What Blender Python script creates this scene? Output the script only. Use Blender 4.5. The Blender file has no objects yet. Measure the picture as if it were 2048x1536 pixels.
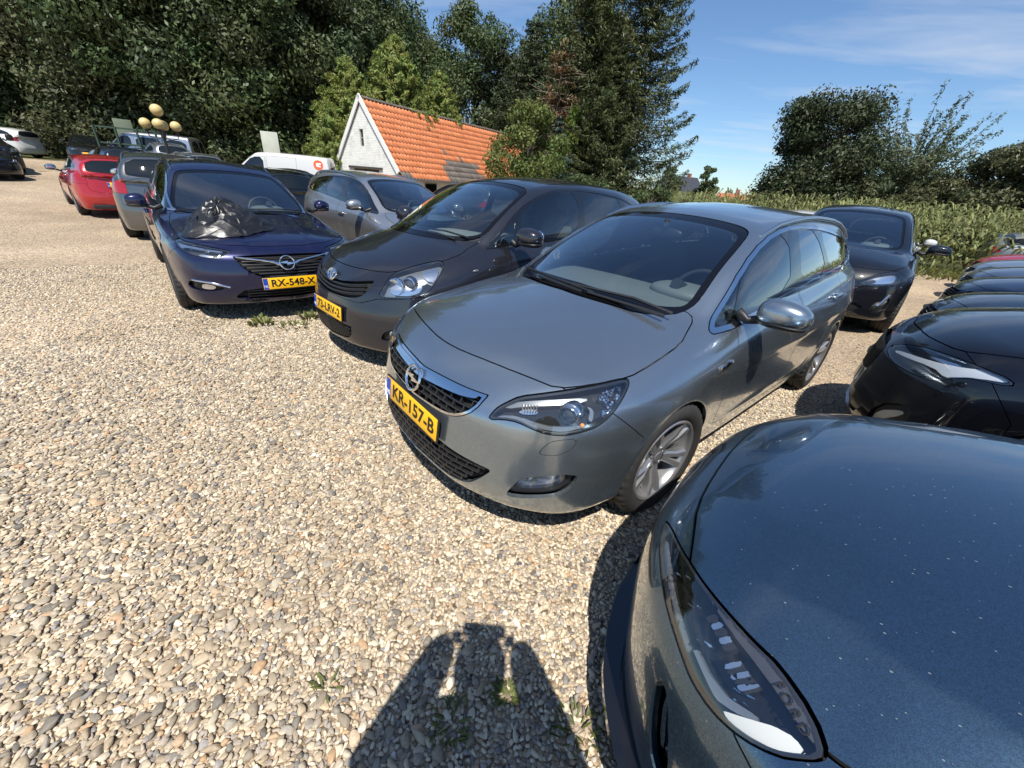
import bpy, bmesh, math, random
import numpy as np
from mathutils import Vector, Matrix, Euler
# ---------------------------------------------------------------- camera, sky, sun, exposure
SC=bpy.context.scene
COL=SC.collection
CAM_H=1.5158; CAM_PITCH=0.47483; CAM_ROLL=0.08982; CAM_F=772.4
_cd=bpy.data.cameras.new('camera'); _cd.sensor_width=36; _cd.lens=36*CAM_F/2048; _cd.clip_start=.02; _cd.clip_end=3000
cam=bpy.data.objects.new('camera',_cd); COL.objects.link(cam)
_f=Vector((0,math.cos(CAM_PITCH),-math.sin(CAM_PITCH))); _r=Vector((1,0,0)); _u=_r.cross(_f)
_R=math.cos(CAM_ROLL)*_r+math.sin(CAM_ROLL)*_u; _U=-math.sin(CAM_ROLL)*_r+math.cos(CAM_ROLL)*_u
cam.matrix_world=Matrix(((_R.x,_U.x,-_f.x,0),(_R.y,_U.y,-_f.y,0),(_R.z,_U.z,-_f.z,CAM_H),(0,0,0,1)))
SC.camera=cam
SUN=Vector((.0121,-.5141,.8576)).normalized()          # towards the sun: behind the photographer, 59 degrees up
_sl=bpy.data.lights.new('sun','SUN'); _sl.energy=4.8; _sl.angle=math.radians(.53); _sl.color=(1,.955,.88)
_so=bpy.data.objects.new('sun',_sl); COL.objects.link(_so); _so.rotation_euler=SUN.to_track_quat('Z','Y').to_euler()
W_=bpy.data.worlds.new('World'); SC.world=W_; W_.use_nodes=True
def _world():
    nt=W_.node_tree; nd=nt.nodes; nd.clear(); L=nt.links.new
    out=nd.new('ShaderNodeOutputWorld'); bg=nd.new('ShaderNodeBackground'); bg.inputs['Strength'].default_value=.088
    sky=nd.new('ShaderNodeTexSky'); sky.sky_type='NISHITA'; sky.sun_disc=False
    sky.sun_elevation=math.asin(SUN.z); sky.sun_rotation=math.atan2(SUN.x,SUN.y)
    sky.air_density=1.0; sky.dust_density=.15; sky.ozone_density=2.2; sky.altitude=50
    # thin high cloud, streaked along one heading, denser towards the horizon
    tc=nd.new('ShaderNodeTexCoord'); sep=nd.new('ShaderNodeSeparateXYZ'); L(tc.outputs['Generated'],sep.inputs[0])
    mz=nd.new('ShaderNodeMath'); mz.operation='MAXIMUM'; mz.inputs[1].default_value=.03; L(sep.outputs['Z'],mz.inputs[0])
    dx=nd.new('ShaderNodeMath'); dx.operation='DIVIDE'; L(sep.outputs['X'],dx.inputs[0]); L(mz.outputs[0],dx.inputs[1])
    dy=nd.new('ShaderNodeMath'); dy.operation='DIVIDE'; L(sep.outputs['Y'],dy.inputs[0]); L(mz.outputs[0],dy.inputs[1])
    cb=nd.new('ShaderNodeCombineXYZ'); L(dx.outputs[0],cb.inputs[0]); L(dy.outputs[0],cb.inputs[1])
    mp=nd.new('ShaderNodeMapping'); mp.inputs['Rotation'].default_value=(0,0,math.radians(20)); mp.inputs['Scale'].default_value=(.28,.75,1); mp.inputs['Location'].default_value=(1.3,.4,0)
    L(cb.outputs[0],mp.inputs[0])
    n=nd.new('ShaderNodeTexNoise'); n.inputs['Scale'].default_value=1.1; n.inputs['Detail'].default_value=7; n.inputs['Roughness'].default_value=.58; n.inputs['Distortion'].default_value=.4
    L(mp.outputs[0],n.inputs['Vector'])
    cr=nd.new('ShaderNodeMapRange'); cr.inputs['From Min'].default_value=.49; cr.inputs['From Max'].default_value=.78; cr.inputs['To Max'].default_value=.62; L(n.outputs['Fac'],cr.inputs['Value'])
    mx=nd.new('ShaderNodeMixRGB'); mx.inputs['Color2'].default_value=(6.2,6.5,7.0,1); tint=nd.new('ShaderNodeMixRGB'); tint.blend_type='MULTIPLY'; tint.inputs['Fac'].default_value=1; tint.inputs['Color2'].default_value=(.80,.955,1.10,1); L(sky.outputs[0],tint.inputs['Color1']); L(cr.outputs[0],mx.inputs['Fac']); L(tint.outputs[0],mx.inputs['Color1'])
    L(mx.outputs[0],bg.inputs['Color']); L(bg.outputs[0],out.inputs[0])
_world()
SC.view_settings.view_transform='Standard'; SC.view_settings.look='None'; SC.view_settings.gamma=1; SC.view_settings.exposure=0.55
SC.view_settings.use_curve_mapping=False
SC.cycles.max_bounces=10; SC.cycles.transparent_max_bounces=24; SC.cycles.caustics_reflective=False; SC.cycles.caustics_refractive=False
SC.cycles.sample_clamp_indirect=6
RNG=np.random.default_rng(7); random.seed(7)
# ---------------------------------------------------------------- scene helpers
def tag(o,label=None,cat=None,group=None,kind=None):
    if label: o['label']=label
    if cat: o['category']=cat
    if group: o['group']=group
    if kind: o['kind']=kind
    return o
def empty(name,loc=(0,0,0),rz=0):
    o=bpy.data.objects.new(name,None); COL.objects.link(o); o.location=loc; o.rotation_euler=(0,0,rz); o.empty_display_size=.2; return o
def link(name,me,parent=None,mat=None):
    o=bpy.data.objects.new(name,me); COL.objects.link(o)
    if parent is not None: o.parent=parent
    if mat is not None and not me.materials:
        me.materials.append(mat)
    return o
def mesh_np(name,V,F,N=None,smooth=True,mats=None,mi=None):
    """V (n,3), F (m,3|4) arrays or list of lists"""
    me=bpy.data.meshes.new(name)
    V=np.asarray(V,np.float32)
    if isinstance(F,np.ndarray):
        k=F.shape[1]; me.vertices.add(len(V)); me.vertices.foreach_set('co',V.ravel())
        me.loops.add(F.size); me.loops.foreach_set('vertex_index',F.astype(np.int32).ravel())
        me.polygons.add(len(F)); me.polygons.foreach_set('loop_start',np.arange(0,F.size,k,dtype=np.int32))
        me.update(calc_edges=True)
    else:
        me.from_pydata(V.tolist(),[],F); me.update()
    if mats:
        for m in mats: me.materials.append(m)
    if mi is not None: me.polygons.foreach_set('material_index',np.asarray(mi,np.int32))
    me.polygons.foreach_set('use_smooth',np.full(len(me.polygons),smooth))
    if N is not None:
        me.normals_split_custom_set_from_vertices(np.asarray(N,np.float32))
    return me
def xf(o):
    return o
# ---- bmesh shape bits
def bm_mesh(name,bm,mat=None,smooth=False,angle=None):
    me=bpy.data.meshes.new(name); bmesh.ops.recalc_face_normals(bm,faces=bm.faces)
    if angle is not None:
        for e in bm.edges:
            if len(e.link_faces)==2 and e.calc_face_angle(0)>angle: e.smooth=False
        smooth=True
    for f in bm.faces: f.smooth=smooth
    bm.to_mesh(me); bm.free()
    if mat: me.materials.append(mat)
    return me
def box(bm,c,s,rot=None,bev=0,seg=2):
    r=bmesh.ops.create_cube(bm,size=1); vs=r['verts']
    bmesh.ops.scale(bm,vec=s,verts=vs)
    if bev>0:
        es=list({e for v in vs for e in v.link_edges})
        rr=bmesh.ops.bevel(bm,geom=es,offset=bev,segments=seg,affect='EDGES',profile=.5); vs=list({v for f in rr['faces'] for v in f.verts}|{v for v in vs if v.is_valid})
    if rot is not None: bmesh.ops.rotate(bm,cent=(0,0,0),matrix=rot if isinstance(rot,Matrix) else Euler(rot).to_matrix(),verts=vs)
    bmesh.ops.translate(bm,vec=c,verts=vs); return vs
def tube(bm,pts,r,seg=10,cap=True,closed=False):
    pts=[Vector(p) for p in pts]; n=len(pts); rings=[]; R=r if isinstance(r,(list,tuple)) else [r]*n
    up=Vector((0,0,1)); t0=(pts[1]-pts[0]).normalized()
    a=t0.cross(up)
    if a.length<1e-3: a=t0.cross(Vector((1,0,0)))
    a.normalize()
    for i,p in enumerate(pts):
        if closed: t=(pts[(i+1)%n]-pts[i-1]).normalized()
        else: t=(pts[min(i+1,n-1)]-pts[max(i-1,0)]).normalized()
        a=(a-t*a.dot(t)); a.normalize(); b=t.cross(a)
        rings.append([bm.verts.new(p+(a*math.cos(q)+b*math.sin(q))*R[i]) for q in [2*math.pi*k/seg for k in range(seg)]])
    for i in range(n if closed else n-1):
        A=rings[i];B=rings[(i+1)%n]
        for k in range(seg): bm.faces.new((A[k],A[(k+1)%seg],B[(k+1)%seg],B[k]))
    if cap and not closed:
        bm.faces.new(rings[0][::-1]); bm.faces.new(rings[-1])
def lathe(bm,prof,seg=32,axis='y',closed=False):
    """prof: list of (radius, offset along axis)"""
    rings=[]
    for r,h in prof:
        ring=[]
        for k in range(seg):
            q=2*math.pi*k/seg; c,s=r*math.cos(q),r*math.sin(q)
            ring.append(bm.verts.new({'y':(c,h,s),'z':(c,s,h),'x':(h,c,s)}[axis]))
        rings.append(ring)
    n=len(rings)
    for i in range(n if closed else n-1):
        A=rings[i];B=rings[(i+1)%n]
        for k in range(seg): bm.faces.new((A[k],A[(k+1)%seg],B[(k+1)%seg],B[k]))
    return rings
def superell(bm,c,s,e=2.6,nu=20,nv=12,rot=None,f=None):
    """rounded box-like blob; f optionally reshapes unit coordinates"""
    sp=lambda v: math.copysign(abs(v)**(2/e),v)
    rings=[];M3=Euler(rot).to_matrix() if rot else None
    def mk(x,y,z):
        if f: x,y,z=f(x,y,z)
        v=Vector((x*s[0],y*s[1],z*s[2]))
        if M3: v=M3@v
        return bm.verts.new(v+Vector(c))
    for j in range(1,nv):
        ph=-math.pi/2+math.pi*j/nv
        rings.append([mk(sp(math.cos(ph))*sp(math.cos(2*math.pi*k/nu)),sp(math.cos(ph))*sp(math.sin(2*math.pi*k/nu)),sp(math.sin(ph))) for k in range(nu)])
    a=mk(0,0,-1);b=mk(0,0,1)
    for j in range(len(rings)-1):
        for k in range(nu): bm.faces.new((rings[j][k],rings[j][(k+1)%nu],rings[j+1][(k+1)%nu],rings[j+1][k]))
    for k in range(nu):
        bm.faces.new((a,rings[0][(k+1)%nu],rings[0][k])); bm.faces.new((b,rings[-1][k],rings[-1][(k+1)%nu]))
def part(name,parent,mat,fn,angle=math.radians(40)):
    bm=bmesh.new(); fn(bm); return link(name,bm_mesh(name,bm,mat,angle=angle),parent)
# ---------------------------------------------------------------- materials
MATS={}
def node_mat(name):
    m=bpy.data.materials.new(name); m.use_nodes=True; MATS[name]=m
    nt=m.node_tree; return m,nt,nt.nodes,nt.links.new,nt.nodes['Principled BSDF']
def plain(name,col,rough=.5,metal=0,coat=0,bump=0,bscale=60,var=0,vscale=8,emit=None,spec=.5):
    if name in MATS: return MATS[name]
    m,nt,nd,L,b=node_mat(name)
    b.inputs['Base Color'].default_value=(*col,1); b.inputs['Roughness'].default_value=rough; b.inputs['Metallic'].default_value=metal; b.inputs['Coat Weight'].default_value=coat; b.inputs['Coat Roughness'].default_value=.04
    b.inputs['Specular IOR Level'].default_value=spec
    if var or bump: tc=nd.new('ShaderNodeTexCoord')
    if var:
        n=nd.new('ShaderNodeTexNoise'); n.inputs['Scale'].default_value=vscale; n.inputs['Detail'].default_value=5; L(tc.outputs['Object'],n.inputs['Vector'])
        mr=nd.new('ShaderNodeMapRange'); mr.inputs['To Min'].default_value=1-var; mr.inputs['To Max'].default_value=1+var; L(n.outputs['Fac'],mr.inputs['Value'])
        mx=nd.new('ShaderNodeMixRGB'); mx.blend_type='MULTIPLY'; mx.inputs['Fac'].default_value=1; mx.inputs['Color1'].default_value=(*col,1); L(mr.outputs[0],mx.inputs['Color2']); L(mx.outputs[0],b.inputs['Base Color'])
    if bump:
        n=nd.new('ShaderNodeTexNoise'); n.inputs['Scale'].default_value=bscale; n.inputs['Detail'].default_value=4; L(tc.outputs['Object'],n.inputs['Vector'])
        bp=nd.new('ShaderNodeBump'); bp.inputs['Strength'].default_value=bump; bp.inputs['Distance'].default_value=.01; L(n.outputs['Fac'],bp.inputs['Height']); L(bp.outputs[0],b.inputs['Normal'])
    return m
def paint(name,col,metal=.55,rough=.34,flake=.25,dust=.03,specks=0,spec=.5):
    """clear-coated car paint: flaked base, thin film of road dust, optional dried specks"""
    if name in MATS: return MATS[name]
    m,nt,nd,L,b=node_mat(name); tc=nd.new('ShaderNodeTexCoord')
    b.inputs['Metallic'].default_value=metal; b.inputs['Roughness'].default_value=rough; b.inputs['Coat Weight'].default_value=1; b.inputs['Coat Roughness'].default_value=.03; b.inputs['Coat IOR'].default_value=1.62; b.inputs['Specular IOR Level'].default_value=spec
    v=nd.new('ShaderNodeTexVoronoi'); v.inputs['Scale'].default_value=900; L(tc.outputs['Object'],v.inputs['Vector'])
    mr=nd.new('ShaderNodeMapRange'); mr.inputs['To Min'].default_value=1-flake; mr.inputs['To Max'].default_value=1+flake
    sp=nd.new('ShaderNodeSeparateXYZ'); L(v.outputs['Color'],sp.inputs[0]); L(sp.outputs['X'],mr.inputs['Value'])
    mx=nd.new('ShaderNodeMixRGB'); mx.blend_type='MULTIPLY'; mx.inputs['Fac'].default_value=1; mx.inputs['Color1'].default_value=(*col,1); L(mr.outputs[0],mx.inputs['Color2'])
    n=nd.new('ShaderNodeTexNoise'); n.inputs['Scale'].default_value=3; n.inputs['Detail'].default_value=8; n.inputs['Roughness'].default_value=.7; L(tc.outputs['Object'],n.inputs['Vector'])
    dm=nd.new('ShaderNodeMapRange'); dm.inputs['From Min'].default_value=.35; dm.inputs['From Max'].default_value=.8; dm.inputs['To Max'].default_value=dust*2; L(n.outputs['Fac'],dm.inputs['Value'])
    src=dm.outputs[0]
    if specks:
        vs=nd.new('ShaderNodeTexVoronoi'); vs.inputs['Scale'].default_value=75; vs.inputs['Randomness'].default_value=1; smp=nd.new('ShaderNodeMapping'); smp.inputs['Scale'].default_value=(.75,1.25,1); smp.inputs['Rotation'].default_value=(0,0,.6); L(tc.outputs['Object'],smp.inputs[0]); L(smp.outputs[0],vs.inputs['Vector'])
        n2=nd.new('ShaderNodeTexNoise'); n2.inputs['Scale'].default_value=190; n2.inputs['Detail'].default_value=2; L(tc.outputs['Object'],n2.inputs['Vector'])
        s2=nd.new('ShaderNodeSeparateXYZ'); L(vs.outputs['Color'],s2.inputs[0])
        rad=nd.new('ShaderNodeMapRange'); rad.inputs['From Min'].default_value=.45; rad.inputs['To Min'].default_value=0; rad.inputs['To Max'].default_value=.15; L(s2.outputs['Y'],rad.inputs['Value'])
        ad=nd.new('ShaderNodeMath'); ad.operation='MULTIPLY_ADD'; ad.inputs[1].default_value=.10; L(n2.outputs['Fac'],ad.inputs[0]); L(vs.outputs['Distance'],ad.inputs[2])
        sb=nd.new('ShaderNodeMath'); sb.operation='SUBTRACT'; L(ad.outputs[0],sb.inputs[0]); L(rad.outputs[0],sb.inputs[1])
        th=nd.new('ShaderNodeMapRange'); th.inputs['From Min'].default_value=.050; th.inputs['From Max'].default_value=.030; th.inputs['To Max'].default_value=specks; L(sb.outputs[0],th.inputs['Value'])
        mxx=nd.new('ShaderNodeMath'); mxx.operation='MAXIMUM'; L(src,mxx.inputs[0]); L(th.outputs[0],mxx.inputs[1]); src=mxx.outputs[0]
    m2=nd.new('ShaderNodeMixRGB'); m2.inputs['Color2'].default_value=(.48,.45,.40,1); L(mx.outputs[0],m2.inputs['Color1']); L(src,m2.inputs['Fac']); L(m2.outputs[0],b.inputs['Base Color'])
    cm=nd.new('ShaderNodeMath'); cm.operation='MULTIPLY_ADD'; cm.inputs[1].default_value=-.9; cm.inputs[2].default_value=1; L(src,cm.inputs[0]); L(cm.outputs[0],b.inputs['Coat Weight'])
    me=nd.new('ShaderNodeMath'); me.operation='MULTIPLY_ADD'; me.inputs[1].default_value=-metal; me.inputs[2].default_value=metal; L(src,me.inputs[0]); L(me.outputs[0],b.inputs['Metallic'])
    return m
def glass(name,tint,refl=1.0,rough=.0,boost=.02):
    """thin sheet glass: tinted see-through plus Fresnel mirror"""
    if name in MATS: return MATS[name]
    m,nt,nd,L,b=node_mat(name); nd.remove(b); out=nd['Material Output']
    t=nd.new('ShaderNodeBsdfTransparent'); t.inputs[0].default_value=(*tint,1)
    g=nd.new('ShaderNodeBsdfGlossy'); g.inputs['Roughness'].default_value=rough; g.inputs['Color'].default_value=(refl,refl,refl,1)
    fr=nd.new('ShaderNodeFresnel'); fr.inputs['IOR'].default_value=1.52
    ge=nd.new('ShaderNodeNewGeometry'); inv=nd.new('ShaderNodeMath'); inv.operation='MULTIPLY_ADD'; inv.inputs[1].default_value=2.2; inv.inputs[2].default_value=boost; L(fr.outputs[0],inv.inputs[0])
    mx=nd.new('ShaderNodeMixShader'); L(inv.outputs[0],mx.inputs[0]); L(t.outputs[0],mx.inputs[1]); L(g.outputs[0],mx.inputs[2]); L(mx.outputs[0],out.inputs[0])
    # the mirror side works for the back face too
    ior=nd.new('ShaderNodeMix'); ior.data_type='FLOAT'; ior.inputs[2].default_value=1.52; ior.inputs[3].default_value=1/1.52
    L(ge.outputs['Backfacing'],ior.inputs[0]); L(ior.outputs[0],fr.inputs['IOR'])
    return m
G_WS=glass('windscreen_glass',(.78,.88,.86),boost=.055); G_SIDE=glass('side_glass',(.46,.52,.51)); G_PRIV=glass('privacy_glass',(.05,.055,.06)); G_LAMP=glass('lamp_glass',(.93,.95,.96))
G_DARK=plain('dark_window_glass',(.006,.008,.009),.02,0,0,spec=.8)
CHROME=plain('chrome',(.82,.83,.84),.07,1); SATIN=plain('satin_metal',(.62,.63,.64),.28,1); ALU=plain('alloy_wheel_paint',(.42,.42,.43),.28,.75,.5)
DALU=plain('dark_alloy_paint',(.16,.16,.17),.3,.7,.4)
BLK=plain('black_plastic',(.014,.014,.015),.42,bump=.15,bscale=400); GBLK=plain('gloss_black',(.006,.006,.007),.08,0,1); RUB=plain('tyre_rubber',(.022,.021,.020),.72,bump=.25,bscale=120,var=.35,vscale=14)
GRILLE=plain('grille_plastic',(.018,.019,.021),.33); SHELL=plain('inner_dark',(.008,.008,.008),.9); FRIT=plain('glass_black_border',(.004,.004,.005),.05)
DASH=plain('dashboard_plastic',(.14,.147,.147),.55,bump=.2,bscale=250); SEAT=plain('seat_cloth',(.06,.062,.067),.85,bump=.3,bscale=200); LINER=plain('headliner_cloth',(.42,.42,.40),.9); TRIM=plain('door_card',(.05,.05,.053),.7)
MIRR=plain('mirror_glass',(.75,.78,.8),.02,1)
RED=plain('tail_lamp_red',(.30,.006,.008),.12,0,1); AMBER=plain('indicator_amber',(.75,.28,.02),.2); WHITE_L=plain('lamp_reflector',(.86,.87,.88),.16,.95); LAMPBLK=plain('lamp_housing_black',(.02,.02,.022),.3); LAMPGRY=plain('lamp_bezel_grey',(.28,.29,.30),.3,.6)
PLATE=plain('plate_yellow',(.88,.47,.01),.35); PLATEB=plain('plate_blue',(.012,.06,.42),.4); INK=plain('plate_black',(.008,.008,.008),.5); WHITE=plain('white_print',(.8,.8,.8),.5)
def ip(pts):
    P=np.array(sorted(pts),float); X=P[:,0];Y=P[:,1]
    if len(X)==1: return lambda x: np.full(np.shape(x),Y[0])
    h=np.diff(X); d=np.diff(Y)/h; m=np.zeros(len(X))
    if len(X)>2:
        ok=d[:-1]*d[1:]>0; w1=2*h[1:]+h[:-1]; w2=h[1:]+2*h[:-1]
        den=np.where(ok,w1/np.where(ok,d[:-1],1)+w2/np.where(ok,d[1:],1),1)
        m[1:-1]=np.where(ok,(w1+w2)/den,0)
    m[0]=d[0];m[-1]=d[-1]
    def F(x):
        x=np.asarray(x,float); i=np.clip(np.searchsorted(X,x)-1,0,len(X)-2)
        xc=np.clip(x,X[0],X[-1]); t=(xc-X[i])/h[i]
        r=(2*t**3-3*t*t+1)*Y[i]+(t**3-2*t*t+t)*h[i]*m[i]+(3*t*t-2*t**3)*Y[i+1]+(t**3-t*t)*h[i]*m[i+1]
        return r+np.where(x<X[0],(x-X[0])*m[0],0)+np.where(x>X[-1],(x-X[-1])*m[-1],0)
    a=X[0]-1.5; b=X[-1]+1.5; n=int((b-a)/.004)+2; tx=np.linspace(a,b,n); ty=F(tx); k=(n-1)/(b-a); dy=np.append(np.diff(ty),0)
    def G(x):
        q=(np.asarray(x,float)-a)*k; np.clip(q,0,n-1.001,out=q) if q.ndim else None
        if not q.ndim: q=np.clip(q,0,n-1.001)
        i=q.astype(np.int32); return ty[i]+(q-i)*dy[i]
    return G
def smax(a,b,k):
    h=np.maximum(k-np.abs(a-b),0)/k
    return np.maximum(a,b)+h*h*k*.25
def smin(a,b,k): return -smax(-a,-b,k)
class Shape:
    """car body as a smooth implicit solid; x forward from the front axle, y left, z up"""
    def __init__(s,**k):
        s.k=k
        g=lambda n,d: ip(k.get(n,d))
        s.xf,s.xr,s.W,s.zb=k['xf'],k['xr'],k['W'],k.get('zb',.19)
        s.plan=g('plan',[(0,1)]); s.sect=g('sect',[(.15,.93),(.35,.975),(.6,1),(.75,.995),(.9,.965),(1.1,.90)])
        s.D=g('deck',0); s.crown=g('crown',[(0,.14)]); s.kt=g('kt',[(0,.12)])
        s.fz=g('fz',0); s.fy=g('fy',0); s.rz=g('rz',0); s.ry=g('ry',0)
        s.gb=g('gb',0); s.gr=g('gr',0); s.zbelt=g('belt',0); s.R=g('roof',0); s.rc=g('rcrown',[(0,.05)])
        s.wx=g('ws',0); s.wb=g('wsbow',0); s.bx=g('rg',0); s.bb=g('rgbow',[(1,.1),(1.4,.1)])
        s.arch=k.get('arch',[]); s.crease=[(ip(c[0]),)+tuple(c[1:]) for c in k.get('crease',[])]
        s.hc=[(ip(c[0]),)+tuple(c[1:]) for c in k.get('hcrease',[])]
        s.kf=k.get('kf',.10); s.kr=k.get('kr',.10); s.kg=k.get('kg',.09); s.kw=k.get('kw',.05)
        s.off=0.; s.fold=[(ip(a),b) for a,b in k.get('fold',[])]; s.yfold=[(ip(a),b) for a,b in k.get('yfold',[])]
    def f(s,x,y,z):
        y=np.abs(y)
        W=s.W*s.plan(x)*s.sect(z)
        for ax,az,r,a in s.arch:
            d=np.hypot(x-ax,z-az)-r
            W=W+a*np.exp(-(d/.055)**2)
        for c,amp,up,dn,x0,x1 in s.crease:
            dz=z-c(x); w=np.where(dz>0,np.clip(1-dz/up,0,1),np.clip(1+dz/dn,0,1))
            e=np.clip((x-x0)/.25,0,1)*np.clip((x1-x)/.25,0,1)
            W=W+amp*w*w*e*e*(3-2*e)
        D=s.D(x)-s.crown(x)*(y/s.W)**2
        for c,amp,inn,out,x0,x1 in s.hc:
            dy=y-c(x); w=np.where(dy>0,np.clip(1-dy/out,0,1),np.clip(1+dy/inn,0,1))
            e=np.clip((x-x0)/.3,0,1)*np.clip((x1-x)/.15,0,1)
            D=D+amp*w*w*(3-2*w)*e
        for c,sl in s.fold:
            q=x-c(y); D=D-sl*np.maximum(q,0)**2/(np.maximum(q,0)+.012)
        for c,sl in s.yfold:
            q=np.maximum(y-c(x),0)*np.clip((x+.5)/.3,0,1); D=D-sl*q*q/(q+.010)
        lo=smax(y-W,z-D,s.kt(x))
        yy=y/s.W
        fr=(x-(s.xf-s.fz(z)-s.fy(yy)))*.85
        lo=smax(lo,fr,s.kf)
        lo=smax(lo,((s.xr+s.rz(z)+s.ry(yy))-x)*.9,s.kr)
        lo=smax(lo,s.zb-z,.05)
        zr=s.R(x); ze=zr-s.rc(x); zb=s.zbelt(x)
        t=np.clip((z-zb)/np.maximum(ze-zb,.08),-.5,1.3)
        gb=s.gb(x);gr=s.gr(x)
        Wg=gb-(gb-gr)*t+.022*4*t*(1-t)
        sd=(y-Wg)*.92
        rf=z-(zr-s.rc(x)*(y/np.maximum(gr,.2))**2)
        ws=(x-(s.wx(z)-s.wb(z)*(y/.7)**2))*.55
        bg=((s.bx(z)+s.bb(z)*(y/.7)**2)-x)*.75
        gh=smax(smax(sd,rf,s.kg),smax(ws,bg,.03),s.kw)
        gh=np.maximum(gh,np.maximum(zb-.10,.6)-z)
        return smin(lo,gh,.03)+s.off
    def grad(s,P,e=2e-3):
        x,y,z=P.T
        g=np.stack([s.f(x+e,y,z)-s.f(x-e,y,z),s.f(x,y+e,z)-s.f(x,y-e,z),s.f(x,y,z+e)-s.f(x,y,z-e)],-1)/(2*e)
        return g
    def project(s,P,n=4):
        for _ in range(n):
            g=s.grad(P); v=s.f(*P.T)
            d=v/np.maximum((g*g).sum(-1),.05)
            P=P-g*np.clip(d,-.03,.03)[:,None]
        return P
def nets(sh,h,ymin=None):
    lo=np.array([sh.xr-.06,-2.5*h,sh.zb-.06]); hi=np.array([sh.xf+.06,sh.W+.1,sh.k['H']+.06])
    n=np.ceil((hi-lo)/h).astype(int)+1
    ax=[lo[i]+h*np.arange(n[i]) for i in range(3)]
    q=4; cs=[np.minimum(np.arange(0,n[i]+q,q),n[i]-1) for i in range(3)]
    cv=sh.f(*np.meshgrid(*[ax[i][cs[i]] for i in range(3)],indexing='ij'))
    v=cv[np.ix_(*[np.minimum((np.arange(n[i])+q//2)//q,len(cs[i])-1) for i in range(3)])].copy()
    near=np.abs(v)<q*h*1.6+.03; ii=np.argwhere(near)
    v[near]=sh.f(ax[0][ii[:,0]],ax[1][ii[:,1]],ax[2][ii[:,2]]); s=v<0
    c=np.zeros(tuple(n-1),int)
    for i in (0,1):
        for j in (0,1):
            for k in (0,1):
                c+=s[i:n[0]-1+i,j:n[1]-1+j,k:n[2]-1+k]
    act=(c>0)&(c<8); idx=-np.ones(act.shape,int); ii=np.argwhere(act); idx[act]=np.arange(len(ii))
    acc=np.zeros((len(ii),3));cnt=np.zeros(len(ii))
    cor=[(i,j,k) for i in (0,1) for j in (0,1) for k in (0,1)]
    for a in cor:
        for ax_ in range(3):
            if a[ax_]==1: continue
            b=list(a);b[ax_]=1
            va=v[ii[:,0]+a[0],ii[:,1]+a[1],ii[:,2]+a[2]];vb=v[ii[:,0]+b[0],ii[:,1]+b[1],ii[:,2]+b[2]]
            m=(va<0)!=(vb<0); t=va/np.where(m,va-vb,1)
            p=np.array(a,float)+np.zeros((len(ii),3)); p[:,ax_]+=t
            acc[m]+=p[m];cnt[m]+=1
    V=lo+h*(ii+acc/cnt[:,None])
    T=[]
    for a in range(3):
        b,cx=(a+1)%3,(a+2)%3
        sl0=[slice(None)]*3;sl1=[slice(None)]*3
        sl0[a]=slice(0,n[a]-1);sl1[a]=slice(1,n[a])
        for k in (b,cx):
            sl0[k]=slice(1,n[k]-1);sl1[k]=slice(1,n[k]-1)
        s0=s[tuple(sl0)];s1=s[tuple(sl1)]
        e=np.argwhere(s0!=s1)
        if len(e)==0: continue
        flip=s0[tuple(e.T)]
        q=[]
        for db,dc in ((0,0),(1,0),(1,1),(0,1)):
            o=e.copy(); o[:,b]+=db;o[:,cx]+=dc
            q.append(idx[tuple(o.T)])
        q=np.stack(q,-1)
        q[~flip]=q[~flip][:,::-1]
        T.append(q[:,[0,1,2]]);T.append(q[:,[0,2,3]])
    T=np.concatenate(T)
    return V,T
def unit(a): return a/np.maximum(np.linalg.norm(a,axis=-1,keepdims=True),1e-9)
class M:
    """triangle soup with positions and normals"""
    def __init__(s,V,N,T): s.V,s.N,s.T=V,N,T
    def clean(s):
        u,inv=np.unique(s.T,return_inverse=True)
        return M(s.V[u],s.N[u],inv.reshape(s.T.shape))
    def copy(s): return M(s.V.copy(),s.N.copy(),s.T.copy())
def refine(m,mask):
    if not mask.any(): return m
    T=m.T[mask]; e=np.sort(np.concatenate([T[:,[0,1]],T[:,[1,2]],T[:,[2,0]]]),1)
    u,inv=np.unique(e,axis=0,return_inverse=True); inv=inv.ravel()
    k=len(T);n0=len(m.V); a,b,c=inv[:k]+n0,inv[k:2*k]+n0,inv[2*k:]+n0
    V=np.concatenate([m.V,(m.V[u[:,0]]+m.V[u[:,1]])/2]); N=np.concatenate([m.N,unit(m.N[u[:,0]]+m.N[u[:,1]])])
    nt=np.concatenate([np.stack([T[:,0],a,c],1),np.stack([a,T[:,1],b],1),np.stack([c,b,T[:,2]],1),np.stack([a,b,c],1)])
    return M(V,N,np.concatenate([m.T[~mask],nt]))
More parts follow.
